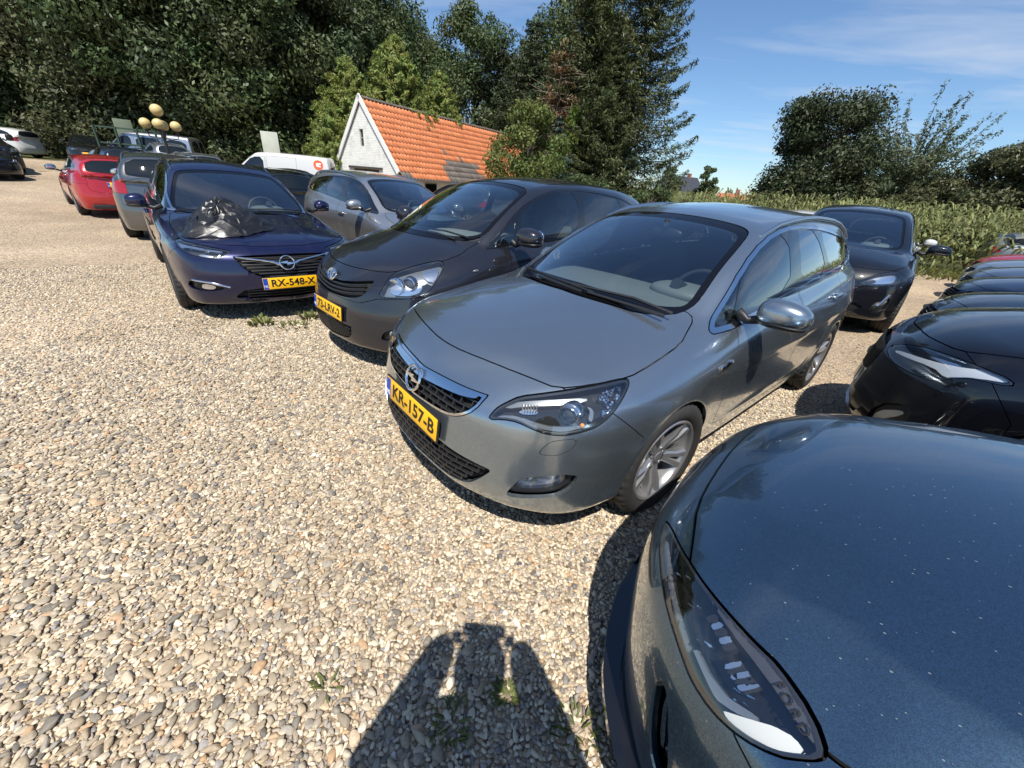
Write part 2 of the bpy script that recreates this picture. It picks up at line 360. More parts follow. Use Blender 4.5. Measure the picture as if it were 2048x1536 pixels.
def clip(m,s):
    """split by the scalar s per vertex: (s<0 part, s>=0 part)"""
    s=np.where(np.abs(s)<1e-6,1e-6,s)
    neg=(s<0)[m.T]; c=neg.sum(1)
    mix=(c>0)&(c<3)
    Ti,To=[m.T[c==3]],[m.T[c==0]]
    V,N=m.V,m.N
    if mix.any():
        T=m.T[mix];ng=neg[mix];cc=c[mix]
        odd=np.where(cc==1,ng.argmax(1),(~ng).argmax(1))
        r=np.arange(len(T)); A=T[r,odd];B=T[r,(odd+1)%3];C=T[r,(odd+2)%3]
        e=np.sort(np.concatenate([np.stack([A,B],1),np.stack([A,C],1)]),1)
        u,inv=np.unique(e,axis=0,return_inverse=True);inv=inv.ravel()
        t=s[u[:,0]]/(s[u[:,0]]-s[u[:,1]]); t=t[:,None]
        n0=len(V)
        V=np.concatenate([V,V[u[:,0]]*(1-t)+V[u[:,1]]*t]); N=np.concatenate([N,unit(N[u[:,0]]*(1-t)+N[u[:,1]]*t)])
        ab=inv[:len(T)]+n0;ac=inv[len(T):]+n0
        one=np.stack([A,ab,ac],1); two=np.concatenate([np.stack([ab,B,C],1),np.stack([ab,C,ac],1)])
        k1=cc==1; k2=np.concatenate([k1,k1])
        Ti+=[one[k1],two[~k2]]; To+=[one[~k1],two[k2]]
    return M(V,N,np.concatenate(Ti)).clean(),M(V,N,np.concatenate(To)).clean()
def polysd(P,poly):
    """signed distance to a closed 2-D polygon, negative inside"""
    poly=np.asarray(poly,float); lo=poly.min(0)-.06; hi=poly.max(0)+.06
    near=np.all((P>lo)&(P<hi),1); full=np.full(len(P),.05); P=P[near]; d=np.full(len(P),1e9); ins=np.zeros(len(P),bool)
    for i in range(len(poly)):
        a=poly[i];b=poly[(i+1)%len(poly)];e=b-a;w=P-a
        t=np.clip((w@e)/max(e@e,1e-12),0,1); d=np.minimum(d,np.hypot(*(w-t[:,None]*e).T))
        c=((a[1]<=P[:,1])!=(b[1]<=P[:,1]))
        xx=a[0]+(P[:,1]-a[1])/np.where(abs(e[1])<1e-12,1e-12,e[1])*e[0]
        ins^=c&(P[:,0]<xx)
    full[near]=np.where(ins,-d,d); return full
def linesd(P,pts):
    pts=np.asarray(pts,float); d=np.full(len(P),1e9)
    for a,b in zip(pts[:-1],pts[1:]):
        e=b-a;w=P-a;t=np.clip((w@e)/max(e@e,1e-12),0,1); d=np.minimum(d,np.hypot(*(w-t[:,None]*e).T))
    return d
def smooth(poly,n=2,closed=True,keep=()):
    """Chaikin; points given with a third value 1 stay sharp"""
    p=[(q[0],q[1],(q[2] if len(q)>2 else 0)) for q in poly]
    for _ in range(n):
        o=[];L=len(p)
        for i in range(L):
            a=p[i]
            if a[2] or (not closed and i in (0,L-1)): o.append(a);continue
            pr=p[i-1];nx=p[(i+1)%L]
            o.append(tuple(.75*a[j]+.25*pr[j] for j in (0,1))+(0,)); o.append(tuple(.75*a[j]+.25*nx[j] for j in (0,1))+(0,))
        p=o
    return np.array([q[:2] for q in p])
def pr(m,kind):
    V=m.V
    if kind=='side': return V[:,[0,2]]
    if kind=='front': return V[:,[1,2]]
    if kind=='top': return V[:,:2]
    a=math.radians(kind); return np.stack([V[:,1]*math.cos(a)-V[:,0]*math.sin(a),V[:,2]],1)

ASTRA=dict(xf=.95,xr=-3.75,W=.907,H=1.54,zb=.20,
 plan=[(.95,.93),(.5,.97),(0,.985),(-1,1),(-2,1),(-2.8,.985),(-3.7,.90)],
 sect=[(.15,.93),(.3,.965),(.55,1),(.72,1),(.85,.975),(.95,.935),(1.1,.88)],
 deck=[(.96,.68),(.88,.745),(.6,.865),(.3,.935),(0,.985),(-.2,1.01),(-.5,1.05),(-1.5,1.09),(-3.2,1.17),(-3.7,1.15)],
 crown=[(.9,.10),(.3,.14),(-.5,.13),(-3,.13)],
 kt=[(.9,.16),(.2,.2),(-.4,.13),(-1,.06),(-3,.08),(-3.7,.12)],
 fz=[(.15,.07),(.22,.02),(.35,-.015),(.5,0),(.62,.02),(.72,.07),(.8,.14),(.95,.35)],
 fy=[(0,0),(.3,.02),(.6,.11),(.8,.25),(.9,.38),(1.0,.62)],
 rz=[(.15,.12),(.3,.03),(.5,0),(.7,.03),(1.0,.10),(1.2,.2)],ry=[(0,0),(.5,.05),(.8,.16),(.92,.3),(1,.5)],
 belt=[(0,.94),(-.3,.96),(-1.5,.99),(-3.2,1.07),(-3.7,1.08)],
 gb=[(.1,.70),(-.3,.73),(-.8,.785),(-1.5,.80),(-2.7,.775),(-3.3,.70),(-3.7,.62)],
 gr=[(-.3,.53),(-.9,.585),(-1.5,.61),(-2.5,.60),(-3.3,.55),(-3.7,.50)],
 roof=[(-.3,1.30),(-.9,1.40),(-1.15,1.44),(-1.6,1.495),(-2.1,1.525),(-2.7,1.515),(-3.2,1.455),(-3.5,1.415),(-3.7,1.38)],
 rcrown=[(0,.055)],
 ws=[(.9,.12),(1.0,-.13),(1.2,-.56),(1.42,-1.13),(1.6,-1.7)],wsbow=[(.95,.30),(1.42,.14)],
 rg=[(.9,-3.74),(1.05,-3.71),(1.25,-3.6),(1.38,-3.5),(1.5,-3.4)],rgbow=[(1,.12),(1.4,.14)],
 arch=[(0,.325,.345,.012),(-2.685,.325,.345,.012)],
 crease=[([(0,.66),(-3.6,.80)],.008,.10,.05,-3.5,-.6),([(0,.36),(-2.3,.40)],.010,.05,.08,-2.2,-.5)])
VERSO=dict(xf=.88,xr=-3.56,W=.895,H=1.63,zb=.19,
 plan=[(.9,.93),(.5,.965),(0,.985),(-1,1),(-2.2,1),(-2.9,.975),(-3.5,.90)],
 sect=[(.15,.93),(.3,.965),(.55,1),(.75,1),(.9,.98),(1.02,.945),(1.2,.89)],
 deck=[(.88,.70),(.80,.775),(.6,.885),(.3,.985),(.05,1.06),(-.2,1.10),(-.6,1.11),(-1.5,1.13),(-3.0,1.20),(-3.5,1.18)],
 crown=[(.9,.12),(.3,.16),(-.5,.15),(-3,.13)],
 kt=[(.9,.16),(.2,.2),(-.4,.14),(-1,.07),(-3,.09),(-3.5,.12)],
 fz=[(.15,.04),(.22,0),(.35,-.02),(.48,-.01),(.6,.02),(.72,.06),(.8,.12),(1.0,.32)],
 fy=[(0,0),(.3,.025),(.6,.12),(.8,.26),(.9,.39),(1.0,.62)],
 rz=[(.15,.12),(.3,.03),(.5,0),(.7,.02),(1.0,.07),(1.2,.15)],ry=[(0,0),(.5,.04),(.8,.14),(.92,.28),(1,.5)],
 belt=[(.3,.98),(-.3,1.0),(-1.5,1.03),(-3.0,1.10),(-3.5,1.12)],
 gb=[(.3,.68),(-.1,.72),(-.6,.785),(-1.5,.80),(-2.6,.78),(-3.1,.72),(-3.5,.64)],
 gr=[(-.1,.53),(-.8,.585),(-1.5,.615),(-2.5,.605),(-3.2,.56),(-3.5,.52)],
 roof=[(0,1.36),(-.6,1.475),(-1.0,1.545),(-1.4,1.595),(-1.9,1.62),(-2.5,1.605),(-3.0,1.555),(-3.3,1.50),(-3.5,1.46)],
 rcrown=[(0,.06)],
 ws=[(.9,.36),(1.07,.04),(1.3,-.42),(1.53,-.96),(1.7,-1.5)],wsbow=[(1.0,.34),(1.5,.16)],
 rg=[(.9,-3.55),(1.1,-3.52),(1.3,-3.42),(1.47,-3.28),(1.6,-3.15)],rgbow=[(1,.12),(1.4,.14)],
 arch=[(0,.325,.345,.010),(-2.78,.325,.345,.010)],
 crease=[([(0,.70),(-3.4,.86)],.008,.10,.05,-3.3,-.6)])
INSIG=dict(xf=.98,xr=-4.0,W=.93,H=1.52,zb=.18,
 plan=[(.98,.93),(.5,.97),(0,.985),(-1,1),(-2.2,1),(-3.0,.985),(-3.9,.90)],
 sect=[(.15,.93),(.3,.965),(.5,.995),(.68,1),(.8,.985),(.92,.94),(1.1,.88)],
 deck=[(.98,.66),(.92,.715),(.7,.80),(.3,.875),(0,.915),(-.3,.955),(-.6,1.0),(-1.5,1.06),(-3.4,1.13),(-3.9,1.10)],
 crown=[(.9,.06),(.3,.10),(-.5,.12),(-3,.13)],
 kt=[(.9,.12),(.2,.15),(-.4,.10),(-1,.06),(-3,.08),(-3.9,.12)],
 fz=[(.15,.10),(.22,.05),(.32,.01),(.48,0),(.6,.02),(.68,.05),(.74,.10),(.95,.32)],
 fy=[(0,0),(.3,.02),(.6,.09),(.8,.20),(.9,.32),(1.0,.58)],
 rz=[(.15,.12),(.3,.03),(.5,0),(.7,.03),(1.0,.12),(1.2,.25)],ry=[(0,0),(.5,.05),(.8,.16),(.92,.3),(1,.5)],
 belt=[(.1,.90),(-.4,.925),(-1.5,.96),(-3.3,1.03),(-3.9,1.05)],
 gb=[(-.1,.70),(-.5,.74),(-1.0,.80),(-1.7,.815),(-2.9,.79),(-3.6,.70),(-3.9,.62)],
 gr=[(-.6,.51),(-1.2,.565),(-1.8,.59),(-2.6,.58),(-3.4,.53),(-3.9,.47)],
 roof=[(-.6,1.30),(-1.1,1.39),(-1.4,1.435),(-1.9,1.48),(-2.4,1.485),(-3.0,1.45),(-3.5,1.385),(-3.9,1.32)],
 rcrown=[(0,.05)],
 ws=[(.85,-.15),(.965,-.40),(1.15,-.76),(1.39,-1.33),(1.6,-1.9)],wsbow=[(.92,.28),(1.4,.14)],
 rg=[(.9,-3.98),(1.05,-3.92),(1.2,-3.72),(1.33,-3.50),(1.5,-3.2)],rgbow=[(1,.12),(1.4,.14)],
 arch=[(0,.335,.355,.012),(-2.829,.335,.355,.012)],
 hcrease=[([(1,.30),(-.5,.42)],.010,.05,.22,-.4,.95)],
 crease=[([(0,.62),(-3.6,.80)],.008,.10,.05,-3.6,-.6)])

ABX=[-3.75,-2.685,0,.95]
class Map:
    """carries Astra-like coordinates over to a car of other proportions"""
    def __init__(s,fo,wb,ro,W,H,zb=.2,belt=.965,rw=.328,tail=0,lift=0):
        s.nx=[-(wb+ro),-wb,0,fo]; s.fo=fo;s.wb=wb;s.W=W;s.H=H;s.zb=zb;s.rw=rw
        s.zx=[0,.2,.965,1.535]; s.zn=[0,zb,belt,H]; s.tail=tail; s.lift=lift
    def lin(s,v,a,b):
        v=np.asarray(v,float); r=np.interp(v,a,b)
        r=np.where(v<a[0],b[0]+(v-a[0])*(b[1]-b[0])/(a[1]-a[0]),r); return np.where(v>a[-1],b[-1]+(v-a[-1])*(b[-1]-b[-2])/(a[-1]-a[-2]),r)
    def x(s,v): return float(s.lin(v,ABX,s.nx))
    def z(s,v): return float(s.lin(v,s.zx,s.zn))
    def y(s,v): return v*s.W/.907
    def spec(s,cab=0,**ov):
        A=ASTRA; d=dict(xf=s.x(.95),xr=s.x(-3.75),W=s.W,H=s.H+.01,zb=s.zb)
        for k in ('deck','belt','roof'): d[k]=[(s.x(a),s.z(b)) for a,b in A[k]]
        for k in ('plan','kt'): d[k]=[(s.x(a),b) for a,b in A[k]]
        d['crown']=[(s.x(a),b) for a,b in A['crown']]; d['sect']=[(s.z(a),b) for a,b in A['sect']]
        for k in ('fz','rz'): d[k]=[(s.z(a),b) for a,b in A[k]]
        d['fy']=A['fy'];d['ry']=A['ry']; d['rcrown']=A['rcrown']
        for k in ('gb','gr'): d[k]=[(s.x(a),s.y(b)) for a,b in A[k]]
        d['ws']=[(s.z(a),s.x(b)) for a,b in A['ws']]; d['wsbow']=[(s.z(a),b) for a,b in A['wsbow']]
        d['rg']=[(s.z(a),s.x(b)+s.tail*(a-1.0)*2) for a,b in A['rg']]; d['rgbow']=[(s.z(a),b) for a,b in A['rgbow']]
        d['arch']=[(0,s.rw-.003,s.rw+.018,.012),(-s.wb,s.rw-.003,s.rw+.018,.012)]
        if cab:
            for k in ('roof','gb','gr'): d[k]=[(a-cab*min(1,max(0,(a+s.wb)/s.wb)),b) for a,b in d[k]]
            d['ws']=[(a,b-cab) for a,b in d['ws']]
            d['deck']=[(a-cab*(1 if -1.2<a<.1 else 0),b) for a,b in d['deck']]
        d.update(ov); return d

FORD_MAP=Map(.90,2.70,.95,.912,1.48,.2,.95)
FORD=FORD_MAP.spec(fz=[(.15,.10),(.22,.065),(.35,.045),(.48,.035),(.60,.045),(.70,.085),(.78,.15),(.92,.35)],yfold=[([(.8,.25),(.75,.27),(.58,.34),(.43,.38),(.29,.42),(.19,.46),(-.3,.56)],.12),([(.7,.50),(.51,.55),(.38,.57),(.30,.60),(.20,.62),(-.3,.68)],.26)],crown=[(.9,.09),(.3,.09),(-.5,.11),(-3,.13)],kt=[(.9,.12),(.5,.10),(.2,.09),(-.4,.10),(-1,.06),(-3,.08),(-3.6,.12)])
VOLVO_MAP=Map(.88,2.80,.98,.945,1.66,.22,1.12,rw=.36)
VOLVO=VOLVO_MAP.spec()
XC6_MAP=Map(.89,2.774,.96,.945,1.71,.23,1.10,rw=.36)
VAN=dict(xf=.90,xr=-4.0,W=.95,H=1.99,zb=.2,plan=[(.9,.93),(.4,.975),(0,.99),(-1,1),(-4,.985)],sect=[(.15,.95),(.35,.985),(.7,1),(1.0,.99),(1.3,.965),(1.7,.93)],
 deck=[(.9,.80),(.8,.90),(.5,1.03),(.15,1.13),(-.2,1.2),(-.6,1.25),(-4,1.25)],crown=[(.9,.10),(0,.14),(-1,.10)],kt=[(.9,.16),(0,.16),(-1,.05)],
 fz=[(.15,.06),(.3,0),(.6,0),(.75,.03),(.9,.08),(1.1,.25)],fy=[(0,0),(.5,.05),(.8,.18),(.9,.29),(1,.5)],rz=[(.15,.04),(.5,0),(1.2,.03),(1.9,.10)],ry=[(0,0),(.8,.02),(.95,.07),(1,.15)],
 belt=[(.3,1.08),(-.5,1.12),(-4,1.14)],gb=[(.2,.76),(-.3,.84),(-.8,.905),(-4,.905)],gr=[(-.3,.66),(-.8,.76),(-1.4,.79),(-4,.78)],roof=[(-.2,1.72),(-.7,1.85),(-1.1,1.92),(-1.7,1.965),(-3,1.97),(-3.9,1.94)],rcrown=[(0,.05)],
 ws=[(1.0,.28),(1.18,.02),(1.5,-.40),(1.84,-.90),(2.1,-1.4)],wsbow=[(1.1,.24),(1.8,.14)],rg=[(1.0,-3.97),(1.5,-3.93),(1.95,-3.86)],rgbow=[(1,.05),(2,.05)],arch=[(0,.33,.35,.012),(-3.0,.33,.35,.012)],kg=.12)
# ---------------------------------------------------------------- car body builder
class CarB:
    def __init__(s,name,sh,h,paintm,loc,yaw,label,cat='car',group='cars parked on the gravel',z=0):
        s.root=empty(name,(loc[0],loc[1],z),yaw); tag(s.root,label,cat,group)
        s.sh=sh; s.h=h; s.paint=paintm; s.me=h*.80 if h<.05 else 9
        V,T=nets(sh,h); V=sh.project(V); N=unit(sh.grad(V))
        m=M(V,N,T); _,m=clip(m,V[:,1])       # keep the y>=0 half
        m.V[np.abs(m.V[:,1])<1e-5,1]=0
        z0=m.V[:,1]==0; m.N[z0,1]=0; m.N=unit(m.N)
        s.m=m
    def S(s,kind,pts,n=2,cond=None,grow=0):
        P=smooth(pts,n)
        def fn(m):
            d=polysd(pr(m,kind),P)-grow
            if cond is not None: d=np.maximum(d,cond(m.V,m.N))
            return d
        return fn
    def fine(s,m,d):
        """triangles crossed by the outline and still coarse"""
        q=d[m.T]; E=m.V[m.T]; L=np.maximum(np.maximum(((E[:,0]-E[:,1])**2).sum(1),((E[:,1]-E[:,2])**2).sum(1)),((E[:,2]-E[:,0])**2).sum(1))**.5
        return (q.min(1)<.004)&(q.max(1)>-.004)&(L>s.me)
    def cut(s,fn,gap=.0025,ref=1):
        for _ in range(ref):
            d=fn(s.m); L=s.h
            s.m=refine(s.m,s.fine(s.m,d))
        d=fn(s.m); a,b=clip(s.m,d-gap)
        s.m=b
        if gap>0:
            d=fn(a); a,_=clip(a,d+gap)
        return a
    def sub(s,m,fn,ref=1):
        """split a cut piece again: (inside, outside)"""
        for _ in range(ref):
            d=fn(m); m=refine(m,s.fine(m,d))
        return clip(m,fn(m))
    def solid(s,m,off=0,skirt=.02,flip=False,push=None):
        """mesh arrays of a panel with its edges turned inwards by skirt"""
        V=m.V+m.N*off
        if push is not None: V=V+np.asarray(push)
        N=m.N; T=m.T
        if skirt>0 and len(T):
            e=np.concatenate([T[:,[0,1]],T[:,[1,2]],T[:,[2,0]]]); k=np.sort(e,1); key=k[:,0].astype(np.int64)*(len(V)+1)+k[:,1]
            u,ix,ct=np.unique(key,return_index=True,return_counts=True); be=e[ix[ct==1]]
            ok=~((m.V[be[:,0],1]==0)&(m.V[be[:,1],1]==0)); be=be[ok]
            if len(be):
                A=V[be[:,0]];B=V[be[:,1]];A2=A-N[be[:,0]]*skirt;B2=B-N[be[:,1]]*skirt
                n=unit(np.cross(B-A,A2-A)); n=-n; k=len(be);n0=len(V)
                V=np.concatenate([V,A,B,B2,A2]); N=np.concatenate([N,n,n,n,n]); i=np.arange(k)+n0
                T=np.concatenate([T,np.stack([i,i+3*k,i+2*k],1),np.stack([i,i+2*k,i+k],1)])
        return V,N,T
    def add(s,name,m,mat,off=0,skirt=.02,join=True,parent=None,push=None,label=None):
        if len(m.T)==0: return []
        V,N,T=s.solid(m,off,skirt,push=push)
        V2=V*[1,-1,1];N2=N*[1,-1,1];T2=T[:,::-1]
        out=[]
        if join:
            me=mesh_np(name,np.concatenate([V,V2]),np.concatenate([T,T2+len(V)]),np.concatenate([N,N2]),mats=[mat]); out=[link(name,me,parent or s.root)]
        else:
            for q,(a,b,c) in enumerate(((V,N,T),(V2,N2,T2))):
                p=parent[q] if isinstance(parent,(list,tuple)) else (parent or s.root)
                out.append(link(name,mesh_np(name,a,c,b,mats=[mat]),p))
        if label:
            for o in out: o['label']=label
        return out
    def surfs(s,kind,uv,guess):
        """points on the body for many (u,v): 'front' fixes (y,z), 'side' (x,z), 'top' (x,y)"""
        uv=np.asarray(uv,float); u,v=uv[:,0],uv[:,1]; n=len(u)
        lo=np.full(n,float(guess)); hi=np.full(n,{'front':s.sh.xf,'side':s.sh.W,'top':s.sh.k['H'],'rear':0}[kind]+.2)
        if kind=='rear': lo=np.full(n,float(guess)); hi=np.full(n,s.sh.xr-.2)
        g={'front':lambda t:(t,u,v),'rear':lambda t:(t,u,v),'side':lambda t:(u,t,v),'top':lambda t:(u,v,t)}[kind]
        for _ in range(22):
            mid=(lo+hi)/2; ins=s.sh.f(*g(mid))<0
            lo=np.where(ins,mid,lo); hi=np.where(ins,hi,mid)
        P=np.stack(g(lo),-1); return P,unit(s.sh.grad(P))
    def surf(s,kind,u,v,guess):
        P,N=s.surfs(kind,[(u,v)],guess); return Vector(P[0]),Vector(N[0])
    def cells(s,name,parent,poly,dz,dy,mat,guess=.3,brick=True,z0=None,inset=.018,hbar=.006,vbar=.006,deep=.014,n=1):
        """grille filling: short bars set on the body surface inside the outline"""
        PP=smooth(poly,n); zs=np.arange(PP[:,1].min()+.008,PP[:,1].max(),dz); it=[]
        for r,z in enumerate(zs):
            ys=np.arange(-PP[:,0].max()-(dy/2 if r%2 and brick else 0),PP[:,0].max(),dy)
            for y in ys:
                if hbar: it.append((y,z,dy*.99,hbar))
                if vbar: it.append((y-dy/2,z+dz/2,vbar,dz*.96))
        it=np.array(it); it=it[polysd(np.stack([np.abs(it[:,0]),it[:,1]],1),PP)<-inset*.5]
        P,N=s.surfs('front',np.stack([np.abs(it[:,0]),it[:,1]],1),guess)
        bm=bmesh.new()
        for (y,z,w,hh),p,n_ in zip(it,P,N):
            nv=Vector((n_[0],n_[1]*(1 if y>=0 else -1),n_[2])); box(bm,Vector((p[0],y,p[2]))-nv*deep,(w,hh,.022),rot=frame_from(nv).to_3x3())
        o=link(name,bm_mesh(name,bm,mat,angle=.5),parent); o['kind']='stuff'; return o
    def body(s,mat=None,skirt=.02):
        s.add('body',s.m,mat or s.paint,skirt=skirt)
    def liner(s,zmin=1.0,xmax=.1,mat=None):
        a,b=clip(s.m,np.maximum(zmin-s.m.V[:,2],s.m.V[:,0]-xmax))
        a.V=a.V-a.N*.03; a=M(a.V,-a.N,a.T[:,::-1])
        s.add('headliner',a,mat or LINER,skirt=0)
    def tub(s,front=True):
        """dark inside skin below the windows: floor, door cards, engine bay sides"""
        sh=s.sh; o=sh.off; sh.off=.055
        V,T=nets(sh,.06); V=sh.project(V,3); N=unit(sh.grad(V)); sh.off=o
        m=M(V,N,T); _,m=clip(m,V[:,1])
        m.V[np.abs(m.V[:,1])<1e-5,1]=0
        for ax,az,r,_ in sh.arch:
            _,m=clip(m,np.maximum(np.hypot(m.V[:,0]-ax,m.V[:,2]-az)-r,.5-m.V[:,1]))
        a,b=clip(m,np.maximum(m.V[:,2]-(sh.zbelt(m.V[:,0])-.04),m.V[:,0]-.25))
        c,_=clip(b,.2-m.V[:,0][0]*0-b.V[:,0]+0)   # engine bay skin in front
        s.add('cabin_tub',a,TRIM,skirt=0); s.add('engine_bay_skin',c,SHELL,skirt=0)
        for ax,az,r,_ in sh.arch:
          for sg in (1,-1):
            def fn(bm,ax=ax,az=az,r=r,sg=sg):
                if 1:
                    N_=24; A=[];B=[]
                    for i in range(N_+1):
                        q=math.radians(-25)+math.radians(230)*i/N_
                        x=ax+(r+.02)*math.cos(q);z=az+(r+.02)*math.sin(q)
                        A.append(bm.verts.new((x,sg*(sh.W-.06),z)));B.append(bm.verts.new((x,sg*(sh.W-.36),z)))
                    for i in range(N_): bm.faces.new((A[i],A[i+1],B[i+1],B[i]))
                    bm.faces.new(B)
            part('wheel_arch_liner',s.root,SHELL,fn)
    def front_edge(s): return s.sh.xf
def wheel_meshes(key,r,w,rimr,spokes,double,rimmat,style=0):
    """tyre with cut tread, rim barrel with spokes, brake disc; axis along y, outer face +y"""
    bm=bmesh.new(); seg=120; hw=w/2
    prof=[(rimr,.82*hw),(rimr+.012,.93*hw),(rimr+(r-rimr)*.45,1.06*hw),(r-.035,1.03*hw),(r-.014,.93*hw),(r-.004,.80*hw),(r,.55*hw),(r,.5*hw),(r-.009,.48*hw),(r-.009,.38*hw),(r,.36*hw),(r,.06*hw),(r-.009,.04*hw),(r-.009,-.04*hw),(r,-.06*hw),(r,-.36*hw),(r-.009,-.38*hw),(r-.009,-.48*hw),(r,-.5*hw),(r,-.55*hw),(r-.004,-.80*hw),(r-.014,-.93*hw),(r-.035,-1.03*hw),(rimr+(r-rimr)*.45,-1.06*hw),(rimr+.012,-.93*hw),(rimr,-.82*hw)]
    rings=lathe(bm,prof,seg)
    for j,(rr,hh) in enumerate(prof):
        if rr>r-.02 and abs(hh)>.5*hw:
            for k in range(seg):
                if k%3==0:
                    v=rings[j][k].co; q=math.hypot(v.x,v.z); v.x*=(q-.0075)/q; v.z*=(q-.0075)/q
    ty=bm_mesh('tyre',bm,RUB,angle=math.radians(35))
    bm=bmesh.new()
    lathe(bm,[(rimr+.002,.80*hw),(rimr+.010,.90*hw),(rimr+.004,.95*hw),(rimr-.008,.93*hw),(rimr-.016,.82*hw),(rimr-.022,.55*hw),(rimr-.030,-.8*hw)],64)
    rb=bm_mesh('rim',bm,rimmat,angle=math.radians(50))
    bm=bmesh.new()
    face=.62*hw
    n=spokes*(2 if double else 1)
    for k in range(spokes):
        offs=(-.155,.155) if double else (0,)
        for o in offs:
            q=2*math.pi*k/spokes; q2=q+o*(1.15 if double else 1); q1=q+o*.75
            P=[];rr=[.045,.085,rimr*.62,rimr-.010]; ww=[.020,.019,.018,.024] if double else [.034,.03,.030,.042]; hh=[face-.012,face-.006,face+.014,face+.024*1]
            for i,t in enumerate(rr):
                a=q1+(q2-q1)*i/3; P.append((t*math.cos(a),hh[i],t*math.sin(a),a,ww[i]))
            prev=None
            for x,y,z,a,wd in P:
                tx,tz=-math.sin(a)*wd,math.cos(a)*wd
                ring=[bm.verts.new((x-tx,y-.006,z-tz)),bm.verts.new((x-tx*.55,y+.006,z-tz*.55)),bm.verts.new((x+tx*.55,y+.006,z+tz*.55)),bm.verts.new((x+tx,y-.006,z+tz)),bm.verts.new((x+tx*.7,y-.04,z+tz*.7)),bm.verts.new((x-tx*.7,y-.04,z-tz*.7))]
                if prev:
                    for i in range(6): bm.faces.new((prev[i],prev[(i+1)%6],ring[(i+1)%6],ring[i]))
                prev=ring
    lathe(bm,[(.001,face-.004),(.028,face-.004),(.032,face-.008),(.060,face-.012),(.075,face-.03),(.078,face-.06)],32)
    for k in range(5):
        q=2*math.pi*(k+.5)/5
        r_=bmesh.ops.create_cone(bm,cap_ends=True,segments=8,radius1=.010,radius2=.010,depth=.012,matrix=Matrix.Translation((.052*math.cos(q),face-.012,.052*math.sin(q)))@Matrix.Rotation(math.pi/2,4,'X'))
    sp=bm_mesh('spokes',bm,rimmat,angle=math.radians(35))
    bm=bmesh.new(); lathe(bm,[(.001,-.1*hw),(rimr*.82,-.1*hw),(rimr*.82,-.25*hw),(.001,-.25*hw)],40); lathe(bm,[(.001,-.62*hw),(rimr-.02,-.62*hw)],40)
    dk=bm_mesh('brake_disc',bm,DALU,angle=math.radians(40))
    return ty,rb,sp,dk
_WH={}
def add_wheels(root,xs,y,r,w,rimr,spokes=5,double=True,rimmat=None,steer=0,key=None,full=True):
    rimmat=rimmat or ALU
    key=(round(r,3),w,rimr,spokes,double,rimmat.name)
    if key not in _WH: _WH[key]=wheel_meshes(key,r,w,rimr,spokes,double,rimmat)
    ty,rb,sp,dk=_WH[key]
    for i,x in enumerate(xs):
        for sg in (1,-1):
            o=link('wheel',ty,root); o.location=(x,sg*y,r-.004); rz=(0 if sg>0 else math.pi)+(steer if i==0 else 0)
            o.rotation_euler=(0,0,rz)
            a=.3+i*.7
            for nm,me in (('rim',rb),('spokes',sp),('brake_disc',dk)):
                c=link(nm,me,o); c.rotation_euler=(0,a,0)
_TXT={}
def text_mesh(txt,size,mat,extrude=.0008,sx=1.0,spacing=1.0,bold=0):
    cu=bpy.data.curves.new('lettering','FONT'); cu.body=txt; cu.size=size; cu.extrude=extrude; cu.align_x='CENTER'; cu.align_y='CENTER'; cu.space_character=spacing; cu.offset=bold
    o=bpy.data.objects.new('lettering',cu); COL.objects.link(o)
    bpy.context.view_layer.update()
    me=bpy.data.meshes.new_from_object(o.evaluated_get(bpy.context.evaluated_depsgraph_get()))
    bpy.data.objects.remove(o); bpy.data.curves.remove(cu)
    me.materials.clear(); me.materials.append(mat); me.name='lettering'
    if sx!=1: me.transform(Matrix.Diagonal((sx,1,1,1)))
    return me
def frame_from(n,up=Vector((0,0,1))):
    """matrix with local +Z along n, +Y as near up as possible"""
    z=n.normalized(); x=up.cross(z).normalized(); y=z.cross(x)
    return Matrix((x,y,z)).transposed().to_4x4()
def plate(root,txt,pos,nrm,w=.52,h=.113,holder=BLK):
    o=part('number_plate',root,PLATE,lambda bm: box(bm,(0,0,0),(w,h,.004),bev=.0015))
    Mx=Matrix.Translation(pos)@frame_from(nrm); o.matrix_local=Mx
    f=part('plate_holder',o,holder,lambda bm: box(bm,(0,-.002,-.006),(w+.016,h+.020,.010),bev=.003))
    b=part('country_strip',o,PLATEB,lambda bm: box(bm,(-w/2+.0235,0,.0024),(.043,h-.006,.0012)))
    t=link('country_letters',text_mesh('NL',.034,WHITE,.0006),o); t.location=(-w/2+.0235,-.026,.0036)
    for k in range(12):
        pass
    if not txt: return o
    L=link('plate_characters',text_mesh(txt,.098,INK,.0006,sx=.92,spacing=1.02,bold=.0022),o); L.location=(.024,-.002,.0032)
    d=L.data.vertices; xs=[v.co.x for v in d]; ww=max(xs)-min(xs); L.scale=(min(1.3,.425/ww),1,1)
    return o
